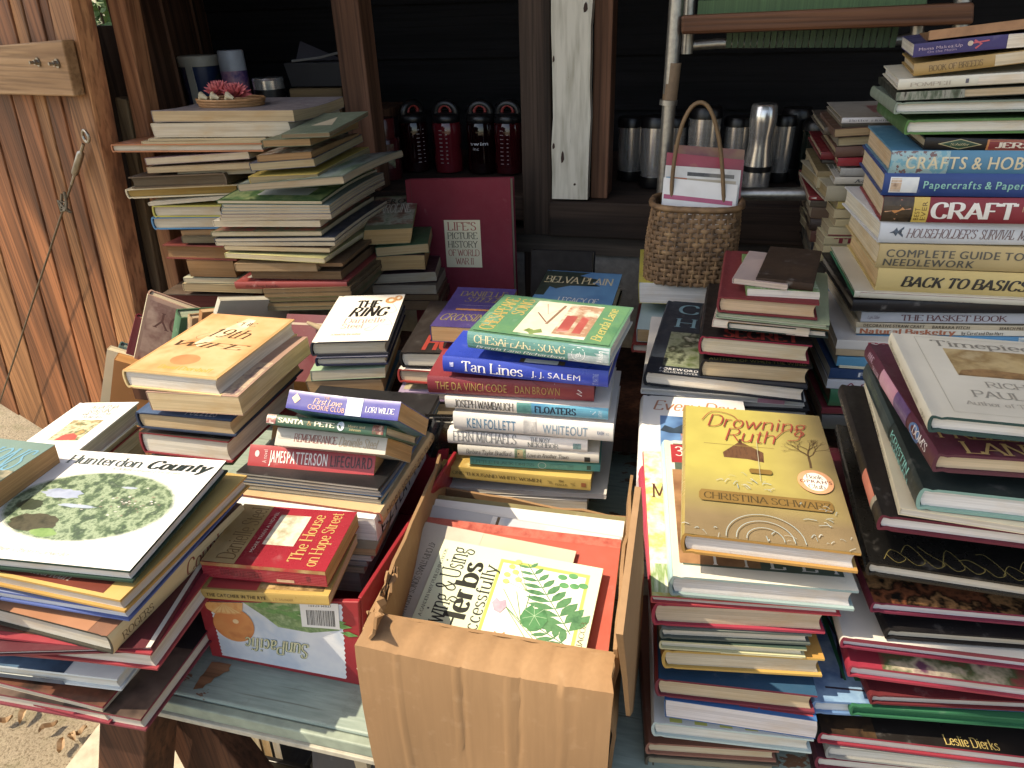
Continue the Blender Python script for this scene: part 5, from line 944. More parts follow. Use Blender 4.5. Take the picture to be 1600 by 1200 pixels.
bk('mint-green paperback', (48, 620, 660), None, .2, 'L', 'p', '#7fb4a0', '#c4b490', W=.15)
bk('maroon and cream hardcover', (55, 664, 720), None, .2, 'L', 'h', '#6a3038', CR, W=.15)
bk('worn pictorial softcover', (60, 724, 800), None, .2, 'L', 'p', '#6a8a78', '#c4a888', W=.14)
bk('pink-grey softcover', (58, 804, 880), None, .2, 'L', 'p', '#b8a090', '#c8b4a0', W=.15)
bk('grey-green softcover', (62, 884, 960), None, .2, 'L', 'p', '#7a8a80', '#c4bcac', W=.15)
bk('dark tan softcover', (64, 964, 1060), None, .2, 'L', 'p', '#6a4c3a', '#b8a080', W=.15)
# --- right front pile under the cream novel
stack((1250, 520, 3.529), .53, 'cream clock-novel pile', 'books in the right front pile', head=3)
bk('cream novel with a clock picture', (706, 452, 548), (1235, 602), .162, 'L', 'h', '#d3cdb8', '#dedad2', P('t', .25, .8, .48, .82, pic(['#b8964c', '#c9ac6c', '#9c7a3c', '#d4bc84'], 20)), P('t', .25, .8, .48, .58, pic(['#7a5428', '#a87c40', '#5c4020'], 40), [(0, 0), (1, 0), (.9, .5), (.6, .8), (.25, 1), (.05, .6)]), T('t', 'Timepiece', .2, .82, .85, .925, '#8a8474', 'r'), T('t', 'RICHARD', .36, .74, .36, .42, '#9a9484', 'r'), T('t', 'PAUL EVANS', .26, .86, .24, .31, '#9a9484', 'r'), T('t', 'Author of The Christmas Box', .2, .9, .15, .19, '#a8a090', 'r'), Ln('t', [(.12, .96), (.9, .96), (.9, .06), (.12, .06), (.12, .96)], .4, '#a49c88'), T('l', 'Timepiece', .06, .36, .3, .66, '#8a8474', 'r'), T('l', 'RICHARD PAUL EVANS', .42, .8, .35, .6, '#948c7c', 'r'), T('l', 'S&S', .86, .96, .3, .6, '#7a7468', 'r'), W=.15, ic='#2c4c48', rough=.4, wear=.2)
bk('plum novel with a flower on its spine', (735, 662, 766), (1235, 800), .21, 'L', 'h', '#5a2438', '#d4bc94', P('l', .28, .5, .02, .98, pic(['#c07a94', '#d09cae'], 20)), P('l', .5, .68, .02, .98, pic(['#4a3468', '#6a4c7c', '#382450'], 40)), P('l', .72, .84, .05, .9, pic(['#2c5c94', '#3a70a8']), 'ell'), T('l', 'ANNE', .06, .15, .5, .85, '#c49ab0', 'r'), T('l', 'FREEDOM', .16, .26, .2, .5, '#c49ab0', 'r'), T('l', "DOM'S", .76, .92, .4, .8, '#d8d0d4', 'r'), T('t', 'FREEDOM', .05, .66, .12, .19, '#a88c4c', 'r'), T('t', "LANDING", .13, .8, .015, .095, '#b89a54', 'r'), W=.16)
bk('thick dark teal novel', (648, 850, 972), (1235, 1038), .235, 'L', 'h', '#24302f', '#e2dfdc', P('l', 0, .55, .0, 1, pic(['#3a4c4c', '#2c3c3e', '#445a58'], 12)), T('l', 'The Glass', .1, .36, .5, .8, '#5a6a50', 'ri'), T('l', 'KRISTIN', .58, .86, .5, .8, '#6cc4bc', 'r'), T('l', 'HANNAH', .6, .88, .16, .42, '#6cc4bc', 'r'), T('t', 'Wyland', .5, .9, .0, .07, '#7a5a24', 'ri'), W=.165, ic='#7aa89c')
bk('slim cream paperback', (546, 962, 1000), (1235, 1108), .235, 'L', 'p', '#ddd0ac', '#cfc8ba', T('l', 'ROCK RIVER', .2, .5, .25, .75, '#6a5a3c', 's'), T('l', 'A FAMILY STORY', .52, .8, .3, .65, '#8a7c5c', 's'), W=.19)
bk('black jacketed hardcover with maroon boards', (430, 1000, 1086), (1235, 1190), .24, 'L', 'h', '#1f1a19', '#e0dcd8', P('l', .7, .88, .05, .95, pic(['#c4604c', '#d47a60'], 20)), T('l', 'EXTRAORDINARY', .1, .55, .35, .65, '#8a7c64', 'r'), P('l', .88, .91, 0, 1, pic(['#8a8470', '#9c9680'])), W=.2, ic='#6a2434')
S.v = (1250, 820, 3.158)
bk('black jacketed hardcover with gold scrollwork', (328, 180, 246), (1105, 366), .24, 'L', 'h', '#1c1b1a', '#cfc8ba', *[Ln('t', [(.05+.06*k, .03+.05*((k*7) % 3)), (.08+.06*k, .09+.04*(k % 2)), (.12+.06*k, .05), (.09+.06*k, .02), (.06+.06*k, .06)], .6, '#8a7a34', True) for k in range(15)], W=.26, rough=.25)
bk('maroon hardcover with fruit on black', (350, 380, 432), (1105, 500), .26, 'L', 'h', '#6a1c34', '#c4c4cc', P('t', 0, 1, 0, .5, pic(['#141210', '#1c1814', '#8a4a24', '#141210', '#a8743c', '#181412'], 28)), W=.28, ic='#7a2440')
bk('black leatherette hardcover', (424, 512, 562), (1105, 612), .26, 'L', 'h', '#1e1b1d', '#b8b2a4', W=.26, rough=.6)
bk('white-spined hardcover with maroon flap', (202, 552, 606), (1105, 718), .27, 'L', 'h', '#d4cfc4', '#c9c8d0', P('f', .0, .9, .7, 1, pic(['#8a2440', '#7a1c34'])), W=.29, ic='#8a2440')
bk('crimson hardcover with flower picture', (238, 690, 748), (1105, 862), .27, 'L', 'h', '#a01f3c', '#c4c2c4', P('t', .1, 1, 0, .5, pic(['#28301c', '#8a3a3c', '#4a5a34', '#b8a890', '#6a3c5a'], 26)), W=.28)
bk('dark red cloth hardcover', (345, 838, 886), (1105, 922), .26, 'L', 'h', '#6a1f26', '#b4b2b0', W=.26, rough=.7)
bk('large emerald green hardcover', (250, 892, 940), (1105, 1006), .29, 'L', 'h', '#0f6a44', '#0f6a44', W=.29, rough=.6)
bk('sky-blue winter picture book', (62, 868, 932), (240, 942), .29, 'L', 'h', '#5a86b8', '#c4ccd4', P('t', 0, 1, 0, 1, pic(['#5a86b4', '#7aa4c8', '#4a74a4', '#94b4cc'], 16)), Ln('t', [(.12, .1), (.16, .3), (.13, .5), (.17, .7)], 4, '#2c2838'), Ln('t', [(.16, .3), (.26, .36)], 2, '#2c2838'), Ln('t', [(.15, .42), (.08, .5)], 2, '#2c2838'), Ln('t', [(.05, .06), (.22, .05)], 2.4, '#3a3444'), W=.3)
bk('black craft book with gold author name', (92, 1022, 1076), (1105, 1198), .28, 'L', 'h', '#1f1a18', '#cfcac4', P('t', 0, .18, 0, .3, pic(['#4a3420', '#2c2018', '#6a4c28'], 20)), T('t', 'Leslie Dierks', .4, .57, .012, .05, '#c4a84c', 'r'), W=.3, ic='#9a2438', rough=.35)
bk('slim grey hardcover', (132, 1090, 1150), (1105, 1260), .27, 'L', 'h', '#8c8c88', '#cdc8be', W=.28)
bk('maroon spotted hardcover', (78, 1142, 1200), (1105, 1310), .27, 'L', 'h', '#4a2430', '#d0c8bc', W=.3, ic='#7a2c3c')
bk('dark wine hardcover', (78, 1206, 1290), (1105, 1390), .27, 'L', 'h', '#3a1c24', '#b8b0a4', W=.3)
# --- tall craft-book pile at the right
stack((1230, 20, 3.75), 1.05, 'tall craft-book pile', 'books in the tall craft-book pile', head=-2)
bk('tan worn book with dark cover', (830, 108, 165), (1140, 128), .2, 'L', 'p', '#8a6238', '#8a8078', P('f', 0, .55, 0, 1, pic(['#a87440', '#8a5c30'], 40)), W=.2, h=-8, p=-3)
bk('purple paperback with small red figure', (735, 178, 258), (1090, 228), .2, 'F', 'p', '#38306e', '#cfcbc0', T('f', 'Mama Makes Up', .03, .27, .45, .68, '#b49cb0', 's'), T('f', 'On the Moon', .08, .24, .2, .38, '#a48cac', 's'), Ln('f', [(.33, .8), (.37, .5), (.34, .2)], 2.2, '#c44a5c'), Ln('f', [(.31, .6), (.41, .7)], 1.6, '#c44a5c'), P('f', .295, .325, .42, .8, pic(['#c8bcb0', '#b8a898']), 'ell'), P('f', .505, 1, 0, 1, pages(WH)), W=.19, h=-6)
bk('torn gold jacketed hardcover', (738, 298, 372), (960, 345), .2, 'F', 'h', '#a8843c', '#cfbfa0', T('f', 'BOOK OF BREEDS', .08, .36, .25, .7, '#6a5020', 'r'), P('f', .42, 1, .06, .92, pages('#d2c2a4')), W=.2, h=-6)
bk('slim white hardcover', (645, 388, 452), (862, 440), .21, 'F', 'h', '#cfcbb8', '#d4d4d0', T('f', 'POMPEII', .06, .26, .25, .6, '#a89c8c', 'r'), P('f', .33, .345, .3, .7, pic(['#4a4a5a', '#6a6a78'])), P('f', .39, 1, .1, .86, pages(WH)), W=.22, h=-4)
bk('dark book with glossy patterned spine', (635, 462, 512), (842, 502), .21, 'L', 'p', '#2c3028', '#b8a482', P('f', 0, .34, 0, 1, pic(['#26301f', '#4a5a48', '#8a8c80', '#22201c'], 40, stretch=(4, .2, 1))), W=.22, h=-3)
bk('grey-green hardcover with white pages', (630, 524, 594), (1388, 578), .2, 'L', 'h', '#7a8a7a', '#d4d2c8', W=.24, h=0)
bk('wide green hardcover', (692, 628, 716), (1388, 706), .22, 'L', 'h', '#3f6a34', '#d6d2c4', W=.26, h=0, ic='#4a7a38')
bk('black book with a red title band', (795, 730, 803), (1388, 812), .21, 'F', 'h', '#161312', '#d2bd96', P('f', .29, 1, .08, .94, pic(['#c87a2c', '#b86a24'])), P('f', .3, 1, .12, .9, pic(['#7a1c24', '#8a2430'])), T('f', 'JERSEY DINERS', .33, .86, .3, .72, '#d8ccb8', 'rb'), P('f', .06, .27, .1, .95, pic(['#b8ac7c', '#a89c6c']), [(0, .5), (.5, 0), (1, .5), (.5, 1)]), P('f', .075, .255, .16, .89, pic(['#24503a', '#1c402e']), [(0, .5), (.5, 0), (1, .5), (.5, 1)]), T('f', 'Schiffer', .12, .21, .42, .6, '#b8ac7c', 'ri'), W=.24)
bk('thick light blue book with cream capital title', (588, 802, 942), (1388, 950), .21, 'F', 'h', '#3c84a8', '#d0b48c', P('f', 0, .26, .02, .98, pic(['#5aa0b4', '#8ab0b4', '#7a5a58', '#4a8ca4'], 90, hard=True)), T('f', 'CRAFTS & HOBBIES', .07, .72, .24, .78, '#d8c8a0', 'sb'), W=.26)
bk('thick dark blue book with pale green title', (548, 934, 1070), (1388, 1082), .21, 'F', 'h', '#1f4488', '#d2bd98', T('f', 'Papercrafts & Paper Fun', .19, .74, .36, .7, '#7ac4b4', 'sb'), P('f', .03, .165, .16, .84, pic(['#c4ccd4', '#d8dcdc', '#b0bcc8'], 20)), P('f', .035, .085, .2, .78, pic(['#b88a6c', '#d0b090', '#7a5844'], 60)), W=.25)
S.v = (1230, 300, 3.333)
bk('thick red book with big white title and quilt', (482, 22, 152), (1233, 165), .2, 'F', 'h', '#8c1c2c', '#d2bd98', P('f', 0, .15, 0, 1, pic(['#2a2018', '#4a3824', '#1c1814'], 40)), P('f', .01, .14, .1, .92, pic(['#b8543c', '#d89c6c', '#a83c2c'], 60), [(0, .4), (.6, 1), (1, .55), (.45, 0)]), P('f', .045, .11, .3, .7, pic(['#d08a34', '#c4742c']), [(0, .4), (.6, 1), (1, .55), (.45, 0)]), P('f', .15, .225, 0, 1, pic(['#c9a41c', '#d4b02c'])), T('f', 'BEST', .158, .183, .1, .6, '#6a4c14', 's', 90), T('f', 'EVER', .19, .215, .1, .85, '#6a4c14', 's', 90), T('f', 'CRAFT', .235, .64, .2, .8, '#e0dad0', 'rb'), T('f', 'PROJECT', .66, .79, .5, .68, '#c49a6c', 'r'), T('f', 'BOOK', .68, .77, .22, .4, '#c49a6c', 'r'), W=.245)
bk('thick white jacketed manual', (466, 152, 262), (1233, 274), .21, 'F', 'h', '#c9ccd0', '#d8d0b8', T('f', "HOUSEHOLDER'S", .13, .465, .3, .7, '#7a5a58', 'ri'), T('f', 'SURVIVAL', .48, .64, .28, .7, '#7a5a58', 'ri'), T('f', 'MANUAL', .655, .82, .26, .68, '#7a5a58', 'ri'), P('f', .045, .115, .3, .8, pic(['#2c3440', '#4a5a6c', '#20262f'], 90), [(0, .4), (.3, .6), (.5, .9), (.6, .6), (1, 1), (1, 0), (.6, .4), (.5, .1), (.3, .4)]), W=.26)
bk('thick tan needlework book', (457, 264, 392), (1233, 420), .21, 'F', 'h', '#bfa468', '#d8c49c', T('f', 'COMPLETE GUIDE TO', .035, .66, .5, .82, '#5a564c', 'sb'), T('f', 'NEEDLEWORK', .03, .45, .12, .44, '#5a564c', 'sb'), P('f', .68, .79, .1, .92, pic(['#8a4438', '#a86a54', '#6a3028'], 60), 'ell'), W=.27, rough=.6)
bk('thick mustard book with bold black title', (452, 393, 510), (1233, 546), .21, 'F', 'h', '#c9ae62', '#d8b478', T('f', 'BACK TO BASICS', .115, .7, .28, .7, '#2c2620', 'rbi'), W=.27, rough=.6)
bk('green hardcover in a cream jacket', (345, 514, 548), (1000, 580), .21, 'F', 'h', '#c9c2ac', '#cfc4ac', Ln('f', [(.03, .1), (.03, .85), (1, .85)], .5, '#8a3a34'), P('l', 0, .12, 0, 1, pic(['#1f7a54', '#2c8a60'])), T('f', 'Collector', .4, .62, .02, .1, '#7a2c34', 'ri'), W=.25, h=-2, ic='#1f7a54', dy=-.01)
bk('black hardcover with worn spine', (332, 560, 622), (1233, 634), .22, 'F', 'h', '#1e1a1c', '#8a8478', W=.28, dy=-.01, wear=.8)
bk('silver-grey basketry book with red title', (380, 625, 675), (1233, 684), .22, 'F', 'p', '#a8adb6', '#c8c4b8', T('f', 'THE BASKET BOOK', .19, .68, .22, .78, '#5c2028', 'r'), T('f', 'Lyn Siler', .03, .09, .35, .65, '#6a5a60', 'ri'), W=.28)
bk('thin tan craft booklet', (355, 678, 704), (1233, 724), .22, 'F', 'p', '#b8a888', '#c8bca4', T('f', 'DECORATIVE STRAW CRAFT', .04, .36, .2, .8, '#2c241c', 'sb'), T('f', 'BARBARA FITCH', .4, .59, .2, .8, '#2c241c', 'sb'), T('f', 'SEARCH PRESS', .74, .88, .2, .8, '#2c241c', 'sb'), W=.255)
bk('thin white basketry booklet', (355, 706, 736), (1233, 750), .22, 'F', 'p', '#c8c4b4', '#c8c0ac', T('f', 'Natural Basketry', .02, .52, .1, .9, '#a85a34', 'rb'), T('f', 'by Carol and Dan Hart', .55, .76, .15, .7, '#3a3028', 'sb'), W=.255)
bk('bright blue bound volume', (352, 742, 792), (1233, 806), .22, 'F', 'h', '#2f7ea8', '#a8b4b8', P('f', .82, .95, .05, .95, pic(['#a8b8bc', '#c4ccc8', '#5a7480'], 60)), T('f', 'WOODEN BASKETS', .05, .45, .25, .7, '#276a90', 's'), W=.26)
S.ph = 'tall craft-book pile'
bk('white folk-art book with red title', (252, 764, 812), (462, 826), .2, 'F', 'p', '#cfcac4', '#bfb8ac', T('f', 'FOLKLORE', .16, .6, .25, .85, '#a82c3c', 'rb'), W=.26, dy=-.02)
bk('plain tan softcover', (250, 816, 850), (452, 858), .2, 'F', 'p', '#b49a74', '#b8a488', W=.26, dy=-.02)
bk('light blue softcover', (254, 854, 902), (455, 912), .2, 'F', 'p', '#3c94bc', '#b0aca0', T('f', 'Austin', .16, .34, .3, .7, '#1f4c68', 's'), W=.25, dy=-.02)
bk('very thin cream booklet', (268, 903, 917), (455, 925), .2, 'F', 'm', '#cfc8a8', '#c4bca0', W=.25, dy=-.02)
bk('navy blue book with white title', (215, 915, 968), (470, 980), .21, 'F', 'p', '#1f4474', '#b8b4a8', T('f', 'Fowler', .16, .42, .25, .72, '#d8dce0', 'sb'), T('f', 'Caning', .52, .85, .15, .85, '#d8dce0', 'sb'), W=.25, dy=-.02)
bk('white country book', (202, 972, 1018), (470, 1034), .21, 'F', 'p', '#c9cad0', '#c0bcb0', T('f', 'A COUNTRY STORE', .1, .9, .25, .7, '#8a2c44', 'r'), W=.25, dy=-.02)
bk('green book with cream capitals', (210, 1022, 1112), (370, 1120), .2, 'F', 'h', '#1c7048', '#8a6a50', T('f', 'THE', .34, .6, .18, .46, '#cfd4a8', 'rb'), W=.24, dy=-.02)
bk('red softcover with faint capitals', (176, 1122, 1154), (330, 1156), .2, 'F', 'p', '#8a2c3c', '#a8a090', T('f', 'ROLTED', .2, .6, .2, .8, '#b46a74', 'r'), W=.24, dy=-.02)
bk('grey hardcover', (170, 1160, 1230), (330, 1236), .2, 'F', 'h', '#5a5a58', '#a8a090', W=.24, dy=-.02)
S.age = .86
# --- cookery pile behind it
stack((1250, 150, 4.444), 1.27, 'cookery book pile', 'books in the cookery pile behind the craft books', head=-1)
bk('wide thin white cookbook', (286, 152, 190), (495, 186), .2, 'F', 'h', '#a8a4a0', '#8a8478', P('f', 0, 1, 0, 1, pic(['#c4c4c8', '#b8b8bc'])), T('f', 'Better Homes and Gardens', .04, .5, .3, .7, '#5a5a64', 'r'), P('t', .2, .8, .25, .7, pic(['#a89c98', '#8a4a44', '#b0a8a4'], 16)), W=.27)
bk('dark pictorial paperback', (288, 192, 222), (440, 218), .2, 'F', 'p', '#4a4640', '#8a8478', W=.27)
bk('tan-paged book', (235, 232, 290), (400, 280), .2, 'L', 'p', '#6a4c40', '#b8a07c', W=.22, dy=-.01)
bk('cream-paged cookbook', (262, 292, 350), (430, 340), .2, 'L', 'p', '#8a8478', '#c4b898', W=.22)
bk('brown hardcover', (240, 352, 424), (430, 418), .2, 'F', 'h', '#6a4a40', '#b8a888', W=.24)
bk('glossy red jacketed cookbook', (258, 430, 488), (430, 484), .21, 'F', 'h', '#a02438', '#c4b898', W=.24, rough=.15)
bk('silver-blue jacketed book', (275, 500, 556), (430, 556), .21, 'F', 'h', '#a8b0bc', '#c4bca8', T('f', 'THE', .44, .7, .12, .72, '#2c2c34', 's'), W=.24, rough=.25)
bk('white jacketed cookbook', (236, 560, 612), (415, 614), .21, 'F', 'h', '#c4c6c8', '#b8b0a0', T('f', 'Miller/Wilson', .12, .56, .25, .7, '#4a4c54', 'ri'), W=.24)
bk('thick grey-white cookbook', (172, 622, 730), (440, 730), .22, 'F', 'h', '#a8a696', '#b0a078', T('f', 'Better Homes', .2, .86, .42, .68, '#5c5848', 'r'), W=.26)
bk('yellow booklet', (256, 737, 784), (362, 784), .2, 'F', 'p', '#bfae54', '#b8a888', W=.23)
bk('cream book with dark red title', (230, 787, 848), (360, 850), .2, 'F', 'p', '#bfb492', '#b8a888', T('f', 'THE FARM', .13, .8, .25, .85, '#6a2430', 'rb'), W=.23)
bk('cream book with green title', (240, 852, 905), (360, 908), .2, 'F', 'p', '#c4ba94', '#b8a888', T('f', 'THE', .13, .4, .25, .8, '#1f5a34', 'rb'), W=.23)
bk('plain cream softcover', (192, 908, 965), (350, 968), .2, 'F', 'p', '#c0b896', '#b0a488', P('f', 0, 1, 0, .12, pic(['#8a3440', '#7a2c38'])), W=.23)
bk('cream book with large red title', (162, 972, 1032), (365, 1034), .2, 'F', 'p', '#cbc4a0', '#b0a488', T('f', 'THE FARM', .06, .72, .2, .8, '#8a2434', 'rb'), W=.25)
bk('cream book with mustard title', (157, 1037, 1088), (335, 1090), .2, 'F', 'p', '#c8c09a', '#b0a488', T('f', 'THE HERB', .1, .72, .2, .8, '#8a7a24', 'rb'), W=.25)
bk('book with green picture lettering on top', (120, 1092, 1150), (330, 1160), .2, 'F', 'p', '#bdb48c', '#b0a488', P('t', .2, .95, .1, .9, pic(['#bdb48c', '#5a8a4c', '#c4b88c'], 30)), W=.25, dy=-.01)
bk('dark grey softcover', (110, 1152, 1250), (330, 1260), .2, 'F', 'p', '#3c3a38', '#8a8478', W=.25)
# --- dark leaning pile at the far side
stack((1250, 150, 4.444), 1.33, 'dark pile behind the basket', 'books in the dark pile left of the cookery books', head=-1)
for k, (x, y0, y1, cc, pg, nm, ty) in enumerate([(165, 215, 270, '#5a5048', GY, 'thin grey-edged hardcover', 'h'), (140, 385, 440, '#7c1c28', '#c9b9a0', 'red pictorial hardcover', 'h'), (150, 445, 470, '#33302c', WH, 'slim black hardcover', 'h'), (118, 520, 560, '#8a7a54', CR, 'tan softcover', 'p'), (112, 563, 640, '#b4ac90', CR, 'grey-cream softcover', 'p'), (60, 690, 722, '#8c1f2c', '#c4b8a8', 'bright red softcover with a white arrow', 'p'), (66, 726, 770, '#4a4038', GY, 'grey-edged paperback', 'p'), (70, 772, 850, '#5c4638', '#a89c88', 'brown softcover', 'p'), (62, 852, 930, '#3a2c28', '#8c8070', 'dark brown hardcover', 'h'), (66, 934, 1010, '#5a3024', '#8a7a64', 'rust-brown softcover', 'p'), (70, 1014, 1090, '#2c2c30', '#6a6a68', 'black softcover', 'p'), (66, 1094, 1180, '#26282c', '#6a6a68', 'thick black album', 'h')]):
    bk(nm, (x, y0, y1), None, .22, 'F', ty, cc, pg, *([P('f', .02, .1, .3, .7, pic(['#d8d0c8', '#c8c0b8']), [(0, .5), (1, 0), (1, 1)])] if 'arrow' in nm else []), W=.12)
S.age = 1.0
# ================================================================== everything that is not a book
def place(px_, py_, Y): return onY(px_, py_, Y)
def at_origin(name, label, cat, loc, group=None, rz=0): return thing(name, label, cat, loc, group, rz)
blk = plain('black_plastic', '#141315', .35, noise=20); stl = plain('brushed_steel', '#e6e2dc', .22, .8, noise=1, stretch=(3, 3, 300), dark=.85)  # steel base colour raised to make up for bright reflections it lacks
# ---- cardboard box
q = N('corrugated_cardboard'); a = q.noise(3, detail=5); b = q.noise(1, (210, 210, 5), detail=2); c_ = q.noise(60, detail=4)
col = q.ramp(a.outputs[0], [(.3, lin('#8f6a42')), (.7, lin('#a57e52'))]); col = q.mix(q.ramp(b.outputs[0], [(.4, (.14, .14, .14, 1)), (.6, (0, 0, 0, 1))]), col, lin('#80603c')); col = q.mix(q.ramp(c_.outputs[0], [(.6, (0, 0, 0, 1)), (.8, (.3, .3, .3, 1))]), col, lin('#b8936a'))
q.l(col, q.b.inputs['Base Color']); q.b.inputs['Roughness'].default_value = .85; q.b.inputs['Specular IOR Level'].default_value = .2; e_ = q.noise(1, (38, 38, 1.2), detail=3); q.bump(e_.outputs[0], .3, .0015); card = q.m
BX = thing('cardboard_box', 'open brown cardboard box with its front flap folded down', 'box', (-.17, .6, .75))
yo, yi = .452, .486; zo = onY(579, 1010, yo).z; zi = zo+.006
X0, X1 = onY(574, 1100, yo).x, onY(958, 1100, yo).x
bl, br = onZ(690, 712, .905), onZ(990, 745, .912)
def sheet(grid, t=.004):
    """grid[r][c] of points -> thin bent sheet"""
    R_, C_ = len(grid), len(grid[0]); m = MB(); vs = [V(p) for r in grid for p in r]; nrm = [V((0, 0, 0)) for _ in vs]; fs = []
    for r in range(R_-1):
        for c in range(C_-1):
            f = (r*C_+c, r*C_+c+1, (r+1)*C_+c+1, (r+1)*C_+c); fs.append(f); nn = (vs[f[1]]-vs[f[0]]).cross(vs[f[3]]-vs[f[0]])
            for i in f: nrm[i] += nn
    k = len(vs); m.add(vs+[v-n_.normalized()*t for v, n_ in zip(vs, nrm)], fs+[tuple(i+k for i in f[::-1]) for f in fs])
    ed = [r*C_ for r in range(R_)]+[(R_-1)*C_+c for c in range(1, C_)]+[r*C_+C_-1 for r in range(R_-2, -1, -1)]+[c for c in range(C_-2, 0, -1)]
    m.add([m.v[i] for i in ed]+[m.v[i+k] for i in ed], [(i, (i+1) % len(ed), len(ed)+(i+1) % len(ed), len(ed)+i) for i in range(len(ed))]); return m
rz = random.Random(12)
nx, nz = 88, 14; grid = []
for r in range(nz+1):
    f = r/nz; row = []; wob = rz.uniform(-.002, .002)
    for c in range(nx+1):
        g = c/nx; x = X0+(X1-X0)*g; z = zo-(zo-.742+.03*g)*f; y = yo-.003*math.sin(g*9+f*2)*f-.004*math.sin(f*3.1)-rz.uniform(0, .0003)-.006*f
        y -= sum(a_*.0016*math.exp(-((g-c_-wob*(1+i_))/.007)**2)*(1 if f < l_ else .15) for i_, (c_, a_, l_) in enumerate([(.17, .8, 1), (.415, 1, .55), (.43, -.7, .6), (.62, .7, 1), (.66, -1, .9), (.83, .6, .7)]))
        row.append((x+.004*(f)*(1-2*g), y, z-.004*math.sin(g*3.1)+(rz.uniform(-.003, .003) if r == nz else 0)))
    grid.append(row)
strip = []
for r in range(4):
    f = r/3; strip.append([(X0+.004+(X1-X0-.008)*c/nx, yi+(yo-yi)*f, zi+.004*math.sin(math.pi*f)-(zi-zo)*f+.0012*math.sin(c*.6+r)+rz.uniform(-.0003, .0003)-.004*math.sin(c/nx*3.1)) for c in range(nx+1)])
child(sheet(strip[:3]+grid), 'front_flap', card, BX, smooth=50)
def wall(name, pts, n=8, amp=.003, seed=1):
    """pts: four corners bl, br, tr, tl"""
    r2 = random.Random(seed); g = []
    for r in range(n+1):
        f = r/n; g.append([tuple((pts[0].lerp(pts[1], c/n)).lerp(pts[3].lerp(pts[2], c/n), f)+V((r2.uniform(-amp, amp), r2.uniform(-amp, amp), r2.uniform(-amp, amp)*(.4 if r < n else 1.6)))) for c in range(n+1)])
    return child(sheet(g), name, card, BX, smooth=50)
zl = bl.z; zr = br.z
wall('side_wall', [V((X0, yi, .752)), V((bl.x, bl.y, .752)), V((bl.x, bl.y, zl)), V((X0+.002, yi+.01, zi-.004))], seed=2)
wall('side_wall', [V((X1, yi, .752)), V((br.x, br.y, .752)), V((br.x, br.y, zr)), V((X1-.002, yi+.01, zi-.004))], seed=3)
wall('back_wall', [V((bl.x, bl.y, .752)), V((br.x, br.y, .752)), V((br.x, br.y, .84)), V((bl.x, bl.y, .84))], seed=4)
wall('front_wall', [V((X0+.006, yi+.004, .752)), V((X1-.006, yi+.004, .752)), V((X1-.006, yi+.004, zi-.003)), V((X0+.006, yi+.004, zi-.003))], seed=5, amp=.001)
# side flap hanging outside on the right, torn corner on the left
fl = [onX(x, y, X1+.012) for x, y in ((962, 990), (992, 760), (996, 800), (1000, 900), (996, 1010), (984, 1110), (978, 1118), (972, 1060))]
g = [[tuple(fl[0].lerp(fl[7], i/6)) for i in range(2)] for i in range(1)]
m = MB(); m.hexa([p for p in fl], [p+V((.004, 0, 0)) for p in fl]); child(m, 'side_flap', card, BX)
g = []
for r in range(9):
    f = r/8; g.append([])
    for c in range(7):
        h = c/6; p = onX(568+14*h+40*f, 985-90*f-8*math.sin(h*7+f*9), X0-.006+.03*h*(1-f)); g[-1].append(tuple(p+V((rz.uniform(-.0035, .0035), rz.uniform(-.0035, .0035), rz.uniform(-.003, .003)))))
child(sheet(g, .003), 'torn_corner', card, BX, smooth=20)

# ---- fruit crate (clementine box)
FC = thing('fruit_crate', 'small red and white printed citrus crate full of books', 'crate', (-.46, .66, .75))
cy = .54; fx0, fx1 = onY(333, 1030, cy).x, onY(566, 1074, cy).x; fz = onY(310, 937, cy).z; ex = onY(308, 937, cy).x; ex1 = onY(566, 985, cy).x
red = cov('#a01828', .35); dp = .33
BL, BR_, TR_, TL_ = V((fx0, cy, .752)), V((fx1, cy, .752)), onY(560, 941, cy), V((ex, cy, fz))
def slab(name, a, b, c, d, t, mat):
    n = (b-a).cross(d-a).normalized(); m = MB(); m.hexa([a, b, c, d], [p-n*t for p in (a, b, c, d)]); return child(m, name, mat, FC, bev=.001)
slab('front_panel', BL, BR_, TR_, TL_, .006, red)
back = V((0, dp, 0)); slab('side_panel', BR_+V((.001, .007, 0)), BR_+back, TR_+back+V((.012, 0, -.005)), TR_+V((.001, .007, 0)), .005, red); slab('side_panel', BL+back, BL+V((-.001, .007, 0)), TL_+V((-.001, .007, 0)), TL_+back+V((-.01, 0, .01)), .005, red); slab('back_panel', BR_+back+V((-.006, .001, 0)), BL+back+V((.006, .001, 0)), TL_+back+V((0, .001, .0)), TR_+back+V((0, .001, .0)), .005, red)
m = MB(); m.box(fx0+.006, fx1-.006, cy+.007, cy+dp-.005, .7525, .758); child(m, 'bottom', red, FC)
U_, W_ = BR_-BL, TL_-BL
def FP(name, mat, pts, lift): 
    n = U_.cross(W_).normalized(); q = MB()
    def mp(a, b): return (BL.lerp(BR_, a)).lerp(TL_.lerp(TR_, a), b)+n*lift*.3
    q.add([mp(a, b) for a, b in pts], [tuple(range(len(pts)))]); return child(q, name, mat, FC) 
def FT(text, x0, x1, y0, y1, col, font, rot, lift, name='lettering'):
    n = U_.cross(W_).normalized(); q = MB()
    for j, (pv, pf) in enumerate(layout(text, font)):
        vs = []
        for a, b in pv:
            if rot == 180: a, b = 1-a, 1-b
            a, b = x0+a*(x1-x0), y0+b*(y1-y0); vs.append((BL.lerp(BR_, a)).lerp(TL_.lerp(TR_, a), b)+n*(lift*.3+.00002*(j % 5)))
        q.add(vs, pf)
    return child(q, name, ink(col), FC)
q = MB(); n = U_.cross(W_).normalized()
